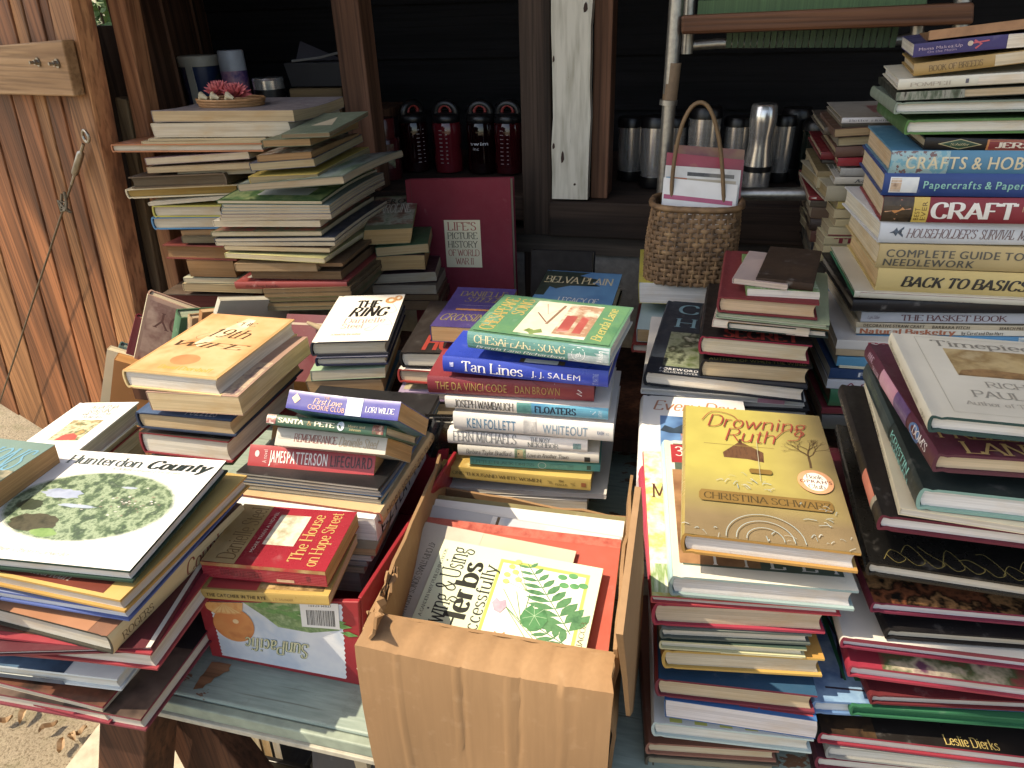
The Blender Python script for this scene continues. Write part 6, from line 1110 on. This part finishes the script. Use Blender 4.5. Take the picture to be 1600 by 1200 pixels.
def fpt(a, b, lift): return (BL.lerp(BR_, a)).lerp(TL_.lerp(TR_, a), b)+n*lift*.3
for k in range(30):
    a0, a1 = (0, .008)[k % 2], (.008, 0)[k % 2]; b0, b1 = .05+.92*k/30, .05+.92*(k+1)/30
    q.add([fpt(.075+a0, b0, .0004), fpt(.9+a0, b0, .0004), fpt(.9+a1, b1, .0004), fpt(.075+a1, b1, .0004)], [(0, 1, 2, 3)])
child(q, 'printed_panel', pic(['#c4ccda', '#d6dbe2', '#b4c4d8', '#dcdee0'], 9), FC)
FP('printed_panel', pic(['#7a9a5c', '#98b070', '#5c8446', '#a8ba88'], 40), [(.3, .97), (.88, .97), (.88, .66), (.7, .6), (.5, .64), (.42, .78)], .0007)
for k in range(16):
    x, y = .36+.035*k, .93-.016*k+.05*math.sin(k*2); a = rnd.uniform(-.7, .3); FP('printed_leaf', pic(['#3f7a34', '#5c9a44', '#2f6428'], 60), [(x, y), (x+.05, y+.035+.03*a), (x+.11, y+.05*a), (x+.05, y-.03+.03*a)], .0009+.0001*k)
FP('printed_fruit', pic(['#c9621c', '#dc7c28', '#e08a34', '#b8541a'], 12), ell(.21, .62, .135, .27), .003); FP('printed_fruit', pic(['#e0943c', '#e8a858', '#d88430'], 90), [(.045, .97), (.3, .97), (.29, .86), (.24, .79), (.1, .79), (.055, .86)], .0035)
for k in range(6): FP('printed_segment', pic(['#e8b468', '#eac078'], 50), [(.17, .955), (.08+.035*k, .81), (.105+.035*k, .81)], .0038)
FP('printed_highlight', pic(['#f0c890', '#ecc080']), ell(.23, .68, .02, .035), .0039)
FP('barcode_label', pic(['#dcdcda', '#e4e4e2'], 5), [(.655, .68), (.885, .68), (.885, .985), (.655, .985)], .0034)
bx = .69; q_ = random.Random(6)
m = MB()
while bx < .86:
    w_ = q_.choice([.002, .003, .005]); FPv = [(bx, .71), (bx+w_, .71), (bx+w_, .9), (bx, .9)]; n = U_.cross(W_).normalized()
    m.add([(BL.lerp(BR_, a)).lerp(TL_.lerp(TR_, a), b)+n*.00112 for a, b in FPv], [(0, 1, 2, 3)]); bx += w_+q_.choice([.002, .003, .004])
child(m, 'barcode', ink('#1c1c1c'), FC); FT('ITEM 47491', .71, .84, .94, .965, '#3a3a3a', 's', 180, .0037)
FT('SunPacific', .26, .68, .245, .44, '#5c7444', 'rib', 180, .0036); FT('SunPacific', .263, .683, .25, .445, '#d6d0a0', 'ri', 180, .0042)

# ---- red war-history book leaning on the shed, black book beside it, striped book, standing books
S.g = 'books leaning upright'
def leaner(desc, tl, tr, Y, H, ang, t, st, c, pg, *items, lab=None, grp=None, **kw):
    a, b = onY(*tl, Y), onY(*tr, Y); u = (b-a).normalized(); d = V((0, math.sin(rad(ang)), math.cos(rad(ang)))); S.n = 1
    return book_at(a-d*H, u, d, (b-a).length, H, t, desc, st, lab, grp or 'books leaning upright', c=c, pg=pg, items=items, **kw)
leaner('red', (650, 279), (812, 276), 1.5, .34, 7, .03, 'h', '#7a2030', '#b8a88c', P('t', .35, .7, .44, .745, pic(['#cfc4a0', '#c6ba94'], 8)), *[T('t', tx, x0, x1, y0, y1, col, 'r') for tx, x0, x1, y0, y1, col in [("LIFE'S", .38, .66, .68, .73, '#9c2c28'), ('PICTURE', .375, .67, .625, .665, '#26221e'), ('HISTORY', .375, .67, .57, .61, '#26221e'), ('OF WORLD', .375, .68, .515, .555, '#9c2c28'), ('WAR II', .44, .62, .46, .5, '#9c2c28')]], Ln('t', [(.05, 0), (.05, 1)], 1.2, '#5a141f'), lab='large dark red book with a cream title label leaning upright against the shed', rough=.75, wear=.25)
leaner('black', (838, 389), (932, 392), 1.42, .2, 12, .03, 'h', '#221f1e', '#8a8478', lab='plain black book leaning upright behind the sea-blue novel', rough=.8, wear=.1)
leaner('striped', (462, 494), (612, 500), 1.16, .3, 35, .02, 'h', '#6a1426', '#c4b49c', P('t', 0, 1, .0, .56, pic(['#b07a24', '#a06c1e'], 10)), P('t', 0, 1, .28, .42, pic(['#6a1426', '#5c1020'], 10)), P('t', .0, 1, .93, .945, pic(['#b8a088', '#a89078'])), lab='large maroon and mustard striped book between the orange novel and white novel piles')
m = MB(); a, b = onY(481, 504, 1.12), onY(507, 515, 1.08); m.tube([a, (a+b)/2, b], [.003, .005, .007], 12); tag(m.build('paper_roll', plain('tan_paper', '#9c8868', .8), smooth=50), 'rolled tan paper lying on the maroon and mustard striped book', 'paper')
def standing(desc, bot, top, Y, t, D, ddir, st, c, pg, *items, sp='F', lab=None, **kw):
    A, B = onY(*bot, Y), onY(*top, Y); u = B-A; S.n = 1
    return book_at(A, u, V(ddir), u.length, D, t, desc, st, lab, 'books standing behind the orange novel', sp=sp, c=c, pg=pg, items=items, **kw)
dv = (.85, .3, -.45)
standing('pink', (192, 640), (231, 460), 1.08, .019, .2, dv, 'h', '#b08874', '#c9b898', P('b', .03, .97, .03, .97, pic(['#a87a68', '#c09a84', '#8a5a50', '#b48c7c'], 12)), T('b', 'YOUTH', .78, .9, .1, .8, '#6a3a34', 'r', 90), P('f', 0, 1, 0, 1, pic(['#c4bc9c', '#b4ac8c', '#ccc6a8'], 30, stretch=(1, 1, 1))), lab='pinkish pictorial book standing tilted with a cream spine behind the orange novel')
standing('maroon', (174, 645), (212, 495), 1.115, .014, .2, dv, 'h', '#7a2434', '#b48a70', lab='slim maroon book standing left of the pinkish tilted book')
standing('orange', (170, 640), (178, 562), 1.05, .026, .16, dv, 'p', '#b8742c', '#c48a44', lab='bright orange book standing beside the slim maroon book')
standing('teal', (158, 645), (186, 540), 1.12, .016, .16, dv, 'h', '#4a6a68', '#8a9a8c', lab='dark teal book standing behind the bright orange book')
standing('cream', (156, 640), (168, 546), 1.1, .016, .16, dv, 'p', '#cfc09c', '#d8cba4', lab='cream softcover standing leftmost beside the door')
standing('green', (276, 545), (284, 497), 1.05, .03, .15, (.6, .8, 0), 'h', '#3f6a4c', '#9aa88c', lab='green cloth book standing right of the pinkish tilted book', rough=.7)
standing('tan', (296, 545), (300, 498), 1.05, .018, .15, (.6, .8, 0), 'h', '#a88a64', '#c4b090', lab='tan cloth book standing right of the green cloth book', rough=.7)
standing('brown', (312, 540), (316, 488), 1.05, .012, .15, (.6, .8, 0), 'p', '#9c6a38', '#c4a070', lab='ragged brown softcover standing right of the tan cloth book', rough=.7)
standing('grey', (330, 520), (345, 470), 1.06, .012, .15, (.6, .8, 0), 'p', '#b0ac9c', '#c9c2ac', lab='grey-white softcover standing behind the far edge of the orange novel')
for k, (b_, t_, cc) in enumerate([((648, 705), (668, 655), '#1c1c1e'), ((660, 708), (680, 660), '#3c3e42'), ((672, 715), (694, 662), '#17181a')]):
    standing('black', b_, t_, .86, .012, .14, (.75, .6, -.1), 'h', cc, '#8c8c88', lab=['slim black case standing in the gap left of the novel pile, leftmost of three', 'slim grey case standing between two black ones in the gap', 'glossy black case standing in the gap nearest the novel pile'][k], rough=.25)

# ---- woven basket with cards
wk = N('wicker'); a = wk.noise(40, detail=4); wk.l(wk.ramp(a.outputs[0], [(.3, lin('#523a20')), (.55, lin('#846038')), (.75, lin('#a27c48'))]), wk.b.inputs['Base Color']); wk.b.inputs['Roughness'].default_value = .7; wk = wk.m
bc = onY(1072, 440, 1.29); bt_ = onY(1088, 322, 1.29); hgt = bt_.z-bc.z; kb = 1.33/1109
bs = thing('woven_basket', 'tall woven splint basket with a hoop handle holding cards', 'basket', tuple(bc))
Rw, Rd = 65*kb, 48*kb; lx = (bt_.x-bc.x)
def bpt(th, f, off=0.):
    n = 3.2; c, s = math.cos(th), math.sin(th); r = 1/((abs(c)**n+abs(s)**n)**(1/n)); k = 1-.05*f+.06*math.sin(f*3)
    return V((Rw*k*r*c+off*c+lx*f, Rd*k*r*s+off*s+.03, hgt*f))
m = MB(); NR, NT = 17, 84
for r in range(NR):
    f0, f1 = (r+.06)/NR, (r+.94)/NR; ra, rb, rc, rd = [], [], [], []
    for k in range(NT):
        th = 2*math.pi*k/NT; o_ = .0022*(1 if ((k//2)+r) % 2 else -1)*(1 if k % 2 else .8)
        ra.append(bpt(th, f0, o_)); rb.append(bpt(th, (f0+f1)/2, o_+.0014)); rc.append(bpt(th, f1, o_)); rd.append(bpt(th, (f0+f1)/2, o_-.0018))
    vs = ra+rb+rc+rd; fs = []
    for k in range(NT):
        k2 = (k+1) % NT
        for i in range(4): j = (i+1) % 4; fs.append((i*NT+k, i*NT+k2, j*NT+k2, j*NT+k))
    m.add(vs, fs)
for k in range(0, NT, 2):
    th = 2*math.pi*(k+.5)/NT; m.tube([bpt(th, 0), bpt(th, .5), bpt(th, 1.0)], .0026, 5)
m.add([bpt(2*math.pi*k/NT, .02) for k in range(NT)], [tuple(range(NT))]); m.build('woven_body', wk, bs, smooth=40)
m = MB(); ring = [bpt(2*math.pi*k/48, 1.0, .003+.0015*(k % 2)) for k in range(48)]; m.tube(ring+[ring[0]], .0055, 8, cap=False); m.build('rim', wk, bs, smooth=50)
m = MB(); hp = [onY(x, y, 1.32)-bc for x, y in [(1049, 330), (1050, 285), (1056, 235), (1066, 195), (1080, 168), (1096, 160), (1110, 172), (1121, 205), (1127, 245), (1130, 290), (1131, 330)]]
pts = [V((a, .02, b)) for a, b in smooth([(p.x, p.z) for p in hp], 3)]; m.tube([p+V((0, .01, 0)) for p in pts], .0036, 8); m.build('handle', plain('bent_wood', '#7d5f38', .6, noise=40), bs, smooth=50)
cards = [((1053, 226), (1164, 234), 1.37, 'postcard with a red and gold band at the back of the basket', ['#6a4028', '#8a5c34', '#7a2c30', '#a8743c']), ((1042, 238), (1163, 250), 1.355, 'bright red card with golden shapes in the basket', ['#8a1a2c', '#9c2034', '#a82840', '#b88a3c']), ((1040, 258), (1158, 266), 1.34, 'white card with a multicoloured strip in the basket', ['#d4d2cc', '#c4c0b8', '#dad8d2', '#b8a890']), ((1037, 277), (1153, 289), 1.325, 'white party card with a pink line at the front of the basket', ['#d6d2cc', '#dedbd6', '#cfcac2'])]
for k, (tl, tr, Y, lb, cols) in enumerate(cards):
    a, b = onY(*tl, Y), onY(*tr, Y); u = b-a; d = V((0, .25, .97))*.13; O = a-d; cd = thing('greeting_card', lb, 'card', tuple(O), 'cards in the basket'); n = u.cross(d).normalized(); m = MB(); m.hexa([V((0, 0, 0)), u, u+d, d], [p-n*.0012 for p in (V((0, 0, 0)), u, u+d, d)]); m.build('card', pic(cols, 9, .3), cd)
    Z0 = V((0, 0, 0))
    if k == 3: plane_print(cd, 'printed_line', Z0, u, d, pic(['#b03a64', '#c04a74']), rect(.02, .95, .72, .78)); plane_text(cd, 'lettering', Z0, u, d, 'The BAGGED Party Line', .5, .85, .56, .61, '#4a4440', 'sb'); plane_print(cd, 'picture', Z0, u, d, pic(['#5a5048', '#8a8074', '#c8c4bc'], 40), ell(.2, .52, .13, .1)); plane_print(cd, 'picture', Z0, u, d, pic(['#c9a83c', '#d8bc60'], 60), ell(.9, .3, .05, .05))
    if k == 2: plane_print(cd, 'picture', Z0, u, d, pic(['#2f8aa8', '#c06a34', '#8a3c2c', '#c4b8a0'], 20, hard=True), rect(.02, .3, .72, .85)); plane_print(cd, 'picture', Z0, u, d, pic(['#b8a88c', '#a8987c'], 20), rect(.3, .95, .72, .85)); plane_print(cd, 'picture', Z0, u, d, pic(['#2a2a2e', '#7a7468'], 40), rect(.3, .92, .88, .93))

# ---- bottles on the shelf
BY = 1.86; bz = SZ
bodies = [('#200306', 'dark-filled red sports bottle turned sideways, leftmost in its row'), ('#6a0c1a', 'bright red sports bottle with white scale marks, second in its row'), ('#180305', 'dark sports bottle with white swim lettering'), ('#42070f', 'half bright red sports bottle next to the dark post')]
for k, (x, (cc, lb)) in enumerate(zip((652, 703, 755, 797), bodies)):
    p = onY(x, 270, BY); top = onY(x, 157, BY).z-bz; sB = 1.05; sz_ = top/.262; HB = lambda L: [(r_, z_*sz_) for r_, z_ in L]
    b_ = thing('sports_bottle', lb, 'bottle', (p.x, BY, bz), 'sports bottles on the shelf', rz=(.9 if k == 0 else rnd.uniform(-.15, .15)))
    bm_ = plain('red_tritan_'+str(k), cc, .08, spec=.7, noise=3)
    MB().lathe(HB([(0, 0), (.031*sB, 0), (.036*sB, .004), (.0365*sB, .06), (.034*sB, .095), (.0365*sB, .13), (.0365*sB, .172), (.033*sB, .188), (0, .19)]), 32).build('body', bm_, b_, smooth=40)
    MB().lathe(HB([(0, .186), (.034*sB, .186), (.0355*sB, .192), (.0355*sB, .205), (.031*sB, .216), (.02, .222), (0, .223)]), 32).build('cap', blk, b_, smooth=40)
    m = MB(); m.tube([V((.026*math.cos(t), 0, .215*sz_+.022*math.sin(t)+.003)) for t in [math.pi*j/12 for j in range(-2, 15)]], .0115, 10); m.build('loop', blk, b_, smooth=50)
    m = MB(); m.tube([V((.0145*math.cos(t), -.006, .219*sz_+.0145*math.sin(t)+.004)) for t in [2*math.pi*j/20 for j in range(21)]], .0045, 8, cap=False); m.build('loop_grip', cov('#a02a20', .4), b_, smooth=50)
    m = MB()
    if k != 2:
        for j in range(9):
            for s_, w_ in ((-.35, .22), (.1, .12)):
                a0, a1 = -math.pi/2+s_, -math.pi/2+s_+w_; z = (.04+.015*j)*sz_; r = .0372*sB; m.add([(r*math.cos(a), r*math.sin(a), zz) for a, zz in ((a0, z), (a1, z), (a1, z+.0016), (a0, z+.0016))], [(0, 1, 2, 3)])
        m.build('scale_marks', ink('#a89c9c'), b_, recalc=False)
    else:
        for tx, x0, x1, z0, z1, f_ in (('swim', -.62, .62, .108*sz_, .122*sz_, 'sb'), ('inc', -.45, .0, .09*sz_, .102*sz_, 's')):
            for pv, pf in layout(tx, f_): m.add([(.0376*sB*math.sin(x0+a*(x1-x0)), -.0376*sB*math.cos(x0+a*(x1-x0)), z0+b*(z1-z0)) for a, b in pv], pf)
        m.build('lettering', ink('#c8c8cc'), b_, recalc=False)
p = onY(605, 270, BY-.1); tn = thing('tin_canister', 'dark red lidded tin canister with a floral label beside the sports bottles', 'tin', (p.x, BY-.1, SZ)); th_ = onY(600, 184, BY-.1).z-SZ
MB().lathe([(0, 0), (.04, 0), (.04, th_*.66), (.038, th_*.68), (0, th_*.68)]).build('body', plain('tin_red', '#4a1016', .2, noise=20), tn, smooth=40); MB().lathe([(0, th_*.68), (.031, th_*.68), (.032, th_*.98), (.03, th_), (0, th_)]).build('lid', plain('lid_red', '#5a1a1a', .25), tn, smooth=40)
m = MB()
for j in range(14): a0, a1 = -2.9+j*.17, -2.9+(j+1)*.17; m.add([(.0405*math.cos(a), .0405*math.sin(a), z) for a, z in ((a0, .03), (a1, .03), (a1, th_*.6), (a0, th_*.6))], [(0, 1, 2, 3)])
m.build('label', pic(['#b4a87c', '#6a7050', '#5a2424', '#a8986c'], 30), tn, recalc=False)
# ---- steel mugs and flasks
MY = 1.76
for k, (x, tp, ba, hw, Y, kind, lb) in enumerate([(983, 182, 300, 21, MY+.05, 0, 'steel travel mug with black lid and base, leftmost on the sill'), (1019, 181, 306, 23, MY-.02, 0, 'larger steel travel mug, second from the left on the sill'), (1048, 183, 296, 18, MY+.06, 0, 'steel travel mug half hidden behind the lawn chair tube'), (1092, 166, 296, 24, MY+.04, 1, 'steel flask with dark side framed by the basket handle'), (1142, 182, 296, 20, MY+.08, 0, 'short steel travel mug right of the basket handle'), (1179, 162, 292, 21, MY, 2, 'tall shiny steel flask, tallest on the sill'), (1212, 180, 294, 17, MY+.06, 1, 'slim steel mug with black top right of the tall flask'), (1228, 168, 296, 22, MY+.1, 3, 'black lidded tumbler behind the slim steel mug'), (1262, 188, 300, 22, MY+.04, 4, 'dark green glass jar at the right end of the mugs')]):
    p = onY(x, ba, Y); H = onY(x, tp, Y).z-SZ; r = hw*(p-CAM).dot(cF)/1109
    hw += 2; t_ = thing('steel_flask' if kind in (1, 2) else ('glass_jar' if kind == 4 else 'travel_mug'), lb, 'flask' if kind in (1, 2) else ('jar' if kind == 4 else 'mug'), (p.x, Y, SZ), 'mugs and flasks on the sill')
    sm = {3: blk, 4: plain('dark_green_glass', '#0c1a14', .08, noise=5)}.get(kind, stl)
    if kind == 2: MB().lathe([(0, 0), (r, 0), (r*.98, H*.3), (r*.8, H*.5), (r*.82, H*.62), (r*.95, H*.8), (r*.9, H*.98), (r*.8, H), (0, H)], 32).build('body', sm, t_, smooth=40); MB().lathe([(r*.9, H*.2), (r*1.02, H*.2), (r*1.02, H*.27), (r*.9, H*.27)]).build('band', blk, t_, smooth=40)
    else:
        MB().lathe([(0, H*.15), (r*.84, H*.15), (r*.95, H*.4), (r*.99, H*.86), (0, H*.86)], 32).build('body', sm, t_, smooth=40)
        MB().lathe([(0, 0), (r*.9, 0), (r*.95, H*.02), (r*.9, H*.16), (0, H*.16)], 32).build('base', blk, t_, smooth=40); MB().lathe([(0, H*.855), (r*1.02, H*.855), (r*1.03, H*.95), (r*.9, H), (0, H)], 32).build('lid', blk, t_, smooth=40)
# ---- things on the shelf above the left pile
Y = 1.74
p = onY(328, 176, Y); H = onY(328, 86, Y).z-LZ; t_ = thing('plastic_tub', 'dark blue plastic tub with a white lid and white handle', 'tub', (p.x, Y, LZ)); r = 27*1.95/1109
MB().lathe([(0, 0), (r*.9, 0), (r, H*.1), (r, H*.84), (0, H*.84)]).build('body', pic(['#16224a', '#24365c', '#1c2c50', '#5a6a30'], 14), t_, smooth=40); MB().lathe([(0, H*.83), (r*1.08, H*.83), (r*1.08, H*.97), (r*1.02, H), (0, H)]).build('lid', plain('lid_cream', '#b8b09c', .5), t_, smooth=40)
m = MB(); m.hexa([V((-.006, -r-.004, H*.86)), V((.012, -r-.004, H*.86)), V((.02, -r-.012, 0)), V((.002, -r-.012, 0))], [V((-.006, -r-.001, H*.86)), V((.012, -r-.001, H*.86)), V((.02, -r-.004, 0)), V((.002, -r-.004, 0))]); m.build('handle', plain('lid_cream', '#b8b09c', .5), t_)
p = onY(378, 176, Y-.03); H = onY(375, 78, Y-.03).z-LZ; t_ = thing('spray_can', 'pink and purple spray can with a white cap', 'spray can', (p.x, Y-.03, LZ)); r = 19*1.9/1109
MB().lathe([(0, 0), (r, 0), (r, H*.7), (0, H*.7)]).build('body', pic(['#8a5a74', '#b07a8c', '#5a3c7a', '#241c2c'], 22), t_, smooth=40); MB().lathe([(0, H*.7), (r*.98, H*.7), (r*.96, H*.98), (r*.9, H), (0, H)]).build('cap', plain('cap_white', '#a8acb4', .4), t_, smooth=40)
p = onY(428, 178, Y-.04); H = onY(428, 121, Y-.04).z-LZ; t_ = thing('travel_mug', 'small steel mug with a black band beside the flower basket', 'mug', (p.x, Y-.04, LZ)); r = 22*1.9/1109
MB().lathe([(0, 0), (r*.85, 0), (r, H*.55), (r, H*.95), (0, H*.95)]).build('body', stl, t_, smooth=40); MB().lathe([(r*.9, H*.5), (r*1.03, H*.5), (r*1.03, H*.72), (r*.9, H*.72)]).build('band', blk, t_, smooth=40); MB().lathe([(0, H*.94), (r*1.04, H*.94), (r*.96, H), (0, H)]).build('lid', stl, t_, smooth=40)
woodb = wood('lumber_end', '#8a6c40', '#74582f', '#4a381f', 'x')
for k, (xa, xb, ya, yb, Yk, lb) in enumerate([(447, 533, 164, 206, 1.70, 'lower wooden block on the shelf beside the stud'), (455, 533, 138, 163, 1.70, 'upper wooden block carrying the black box')]):
    a, b = onY(xa, yb, Yk), onY(xb, ya, Yk); m = MB(); m.box(a.x, b.x, Yk, Yk+.12, a.z if k else max(LZ, a.z-.02), b.z); o = m.build('wood_block', woodb); bevel(o, .003); tag(o, lb, 'wood block', 'wooden blocks on the shelf')
a, b = onY(452, 136, 1.71), onY(533, 97, 1.71); t_ = thing('black_box', 'open black box with a dark folded lid on the wooden blocks', 'box', (a.x, 1.71, a.z)); w_, h_ = b.x-a.x, b.z-a.z
m = MB(); m.hexa([V((.006, 0, 0)), V((w_, 0, 0)), V((w_, .1, 0)), V((.006, .1, 0))], [V((-.004, -.004, h_)), V((w_, -.004, h_)), V((w_, .1, h_)), V((-.004, .1, h_))]); bevel(m.build('body', plain('matte_black', '#1f1d20', .6), t_), .002); m = MB(); m.add([(.012, .03, h_+.002), (w_-.02, .05, h_+.002), (.015, .06, h_+.045)], [(0, 1, 2)]); m.add([(.012, .034, h_+.002), (w_-.02, .054, h_+.002), (.015, .064, h_+.045)], [(0, 2, 1)]); m.build('lid', plain('dark_card', '#2c2830', .7), t_); m = MB(); m.tube([(.02, -.002, h_+.004), (w_*.6, .01, h_+.01), (w_, .02, h_+.022)], .003, 6); m.build('strap', plain('grey_strap', '#6a6864', .6), t_)
# ---- flower basket on top of the left pile
p = onY(364, 173, 1.3); t_ = thing('flower_basket', 'small wicker tray of coral artificial flowers on the topmost book', 'flowers', tuple(p)); kf = 1.5/1109
m = MB(); rw_, rd_ = 45*kf, 30*kf
for r in range(5):
    ring = [V((rw_*math.cos(2*math.pi*k/56)*(1+.03*r)+(.0012 if (k//2+r) % 2 else -.0012)*math.cos(2*math.pi*k/56), rd_*math.sin(2*math.pi*k/56)*(1+.03*r), .003+.0048*r)) for k in range(56)]; m.tube(ring+[ring[0]], .0026, 6, cap=False)
m.add([(rw_*math.cos(2*math.pi*k/32), rd_*math.sin(2*math.pi*k/32), .002) for k in range(32)], [tuple(range(32))]); m.build('tray', plain('golden_wicker', '#a8743a', .6, noise=90), t_, smooth=40)
r2 = random.Random(8)
for fxx, fz_ in ((-.012, .03), (.022, .026)):
    m = MB(); c0 = V((fxx, -.012, fz_))
    for k in range(46):
        lv = k/46; az = k*2.399; el = .15+1.3*lv; d = V((math.cos(az)*math.cos(el), math.sin(az)*math.cos(el)*.8, math.sin(el))); L_ = .036*(1-.25*lv); s_ = d.orthogonal().normalized(); b_ = d.cross(s_)
        m.add([c0, c0+d*L_*.5+s_*.0058+b_*.002, c0+d*L_, c0+d*L_*.5-s_*.0058+b_*.002, c0+d*L_*.5-b_*.002], [(0, 1, 4), (1, 2, 4), (2, 3, 4), (3, 0, 4)])
    m.build('flower', pic(['#a83a3c', '#c8545a', '#d8706c'], 40, .6), t_, recalc=False)
m = MB()
for fxx in (-.045, -.02, .012): m.tube([V((fxx, -.03, .024)), V((fxx+.008, -.036, .032)), V((fxx+.018, -.034, .026))], [.004, .007, .003], 8)
m.build('ribbon', plain('cream_ribbon', '#c4b48c', .5), t_, smooth=60)
# ---- folded lawn chair
CY = 1.42
lc = thing('lawn_chair', 'folded aluminium lawn chair with green webbing and wooden arm', 'chair', (.1, CY, SZ))
alu = plain('dull_aluminium', '#a4a29c', .38, .9, noise=120)
def tubeP(name, pts, r, mat, Y=CY, sm=True): m = MB(); m.tube(pts, r, 12); return child(m, name, mat, lc, smooth=50)
tubeP('frame_tube', [onY(1057, -60, CY), onY(1057, 0, CY), onY(1049, 110, CY), onY(1040, 235, CY), onY(1034, 322, CY), onY(1034, 322, CY)+V((.03, 0, -.03)), onY(1150, 303, CY), onY(1262, 303, CY), onY(1420, 320, CY)], .0125, alu)
m = MB(); m.tube([onY(1053, 98, CY), onY(1046, 158, CY)], .0135, 12); child(m, 'sleeve', plain('tan_sleeve', '#7c6244', .6, noise=60), lc, smooth=50)
m = MB(); m.tube([onY(1045, 156, CY), onY(1044, 164, CY)], .0165, 12); child(m, 'collar', alu, lc, smooth=50)
tubeP('frame_tube', [onY(1506, -60, CY), onY(1504, 0, CY), onY(1500, 60, CY), onY(1490, 160, CY), onY(1478, 260, CY)], .0125, alu)
tubeP('seat_tube', [onY(1080, -40, CY+.05), onY(1075, 55, CY+.05), onY(1073, 84, CY+.05)], .011, alu); tubeP('seat_tube', [onY(1072, 72, CY+.06), onY(1120, 68, CY+.06), onY(1390, 64, CY+.06), onY(1440, 58, CY+.06)], .009, alu); tubeP('seat_tube', [onY(1440, -20, CY+.05), onY(1432, 60, CY+.05), onY(1424, 84, CY+.05)], .011, alu)
a, b, c, d = onY(1064, 24, CY-.02), onY(1524, 3, CY-.02), onY(1522, 38, CY-.02), onY(1064, 54, CY-.02); m = MB(); m.hexa([d, c, b, a], [p+V((0, .02, 0)) for p in (d, c, b, a)]); tag(child(m, 'arm', wood('chair_arm_wood', '#7a4c2c', '#643a1f', '#3e2212', 'x', rough=.4), lc, bev=.005), 'varnished wooden arm')
grn = [plain('green_web', '#2c4a24', .6, noise=1, stretch=(400, 3, 3), dark=.5), plain('light_green_web', '#466a34', .6, noise=1, stretch=(400, 3, 3), dark=.6)]
m = MB(); g0 = onY(1085, 80, CY+.045); g1 = onY(1432, 70, CY+.045); n = 34
for k in range(n):
    x0_, x1_ = g0.x+(g1.x-g0.x)*k/n, g0.x+(g1.x-g0.x)*(k+.86)/n; zb = onY(1120+k*9, 74 if 4 < k < 31 else 18, CY+.045).z; y_ = CY+.04+(.003 if k % 2 else 0); m.box(x0_, x1_, y_, y_+.0016, zb, 1.75)
o = child(m, 'webbing', grn[0], lc)
m = MB()
for k in range(5): z = onY(1200, 20-k*26, CY+.04).z; m.box(g0.x, g1.x, CY+.037, CY+.0385, z, z+.022)
child(m, 'webbing', grn[1], lc)
# ---- under the table: crate with paperbacks, dark book
a = onY(300, 1150, .76); b = onY(462, 1166, .76); cz = a.z; ct = thing('plastic_crate', 'black plastic crate of books under the table', 'crate', ((a.x+b.x)/2, .9, .002)); cw = (b.x-a.x)/2+.02; ch = cz
m = MB(); 
for s_ in (-1, 1):
    m.box(-cw, cw, s_*.15-.005, s_*.15+.005, ch-.022, ch); m.box(s_*cw-.005, s_*cw+.005, -.1445, .1445, ch-.0215, ch-.0005)
    for k in range(13): x = -cw+2*cw*k/12; m.box(x-.004, x+.004, s_*.15-.003, s_*.15+.003, 0, ch-.022)
    for k in range(4): z = ch*(k+.4)/4.4; m.box(-cw, cw, s_*.15-.0045, s_*.15+.0045, z, z+.01); m.box(s_*cw-.0045, s_*cw+.0045, -.144, .144, z, z+.01)
m.box(-cw+.006, cw-.006, -.144, .144, 0.001, .006); bevel(m.build('lattice', blk, ct), .0015)
for k in range(8):
    x = (a.x+b.x)/2-cw+.03+k*.024; cc = ['#b87a30', '#4a4440', '#a8905c', '#7a3428', '#8a8a84', '#6a4a34', '#c4b48a', '#3c3a44'][k]
    u = V((0, 0, 1)); S.n = k+1; o = V((x+.018, .77, .03))
    book_at(o, V((0, .05, 1)), V((0, 1, -.05)), ch+.01-.006*(k % 3), .12, .019, 'paperback', 'p', ['orange', 'dark grey', 'straw-coloured', 'brick red', 'light grey', 'brown', 'cream', 'slate'][k]+' paperback standing upright in the black plastic crate', 'paperbacks in the plastic crate', sp='B', c=cc, pg=[CR, TN, CR, GY, WH, CR, TN, GY][k], items=())
A0, B0 = onY(505, 1215, .62), onY(640, 1180, .62)
leaner('dark', (520, 1160), (650, 1178), .66, .24, 25, .02, 'h', '#3c3a3c', '#b8b0a0', T('t', 'SEVEN', .1, .7, .74, .86, '#8a2430', 'sb'), T('t', '100', .7, .92, .8, .88, '#6a5a4c', 's'), P('t', .05, .95, .05, .6, pic(['#4a4440', '#6a625a', '#2c2a2c'], 20)), lab='dark grey book with red lettering leaning under the table edge')
m = MB(); p0 = onY(542, 1150, .6); m.hexa([p0, p0+V((.02, 0, 0)), p0+V((-.03, .1, -.5)), p0+V((-.055, .1, -.5))], [p+V((0, .02, 0)) for p in (p0, p0+V((.02, 0, 0)), p0+V((-.03, .1, -.5)), p0+V((-.055, .1, -.5)))]); child(m, 'brace', plain('pale_batten', '#b4a482', .7), tb)
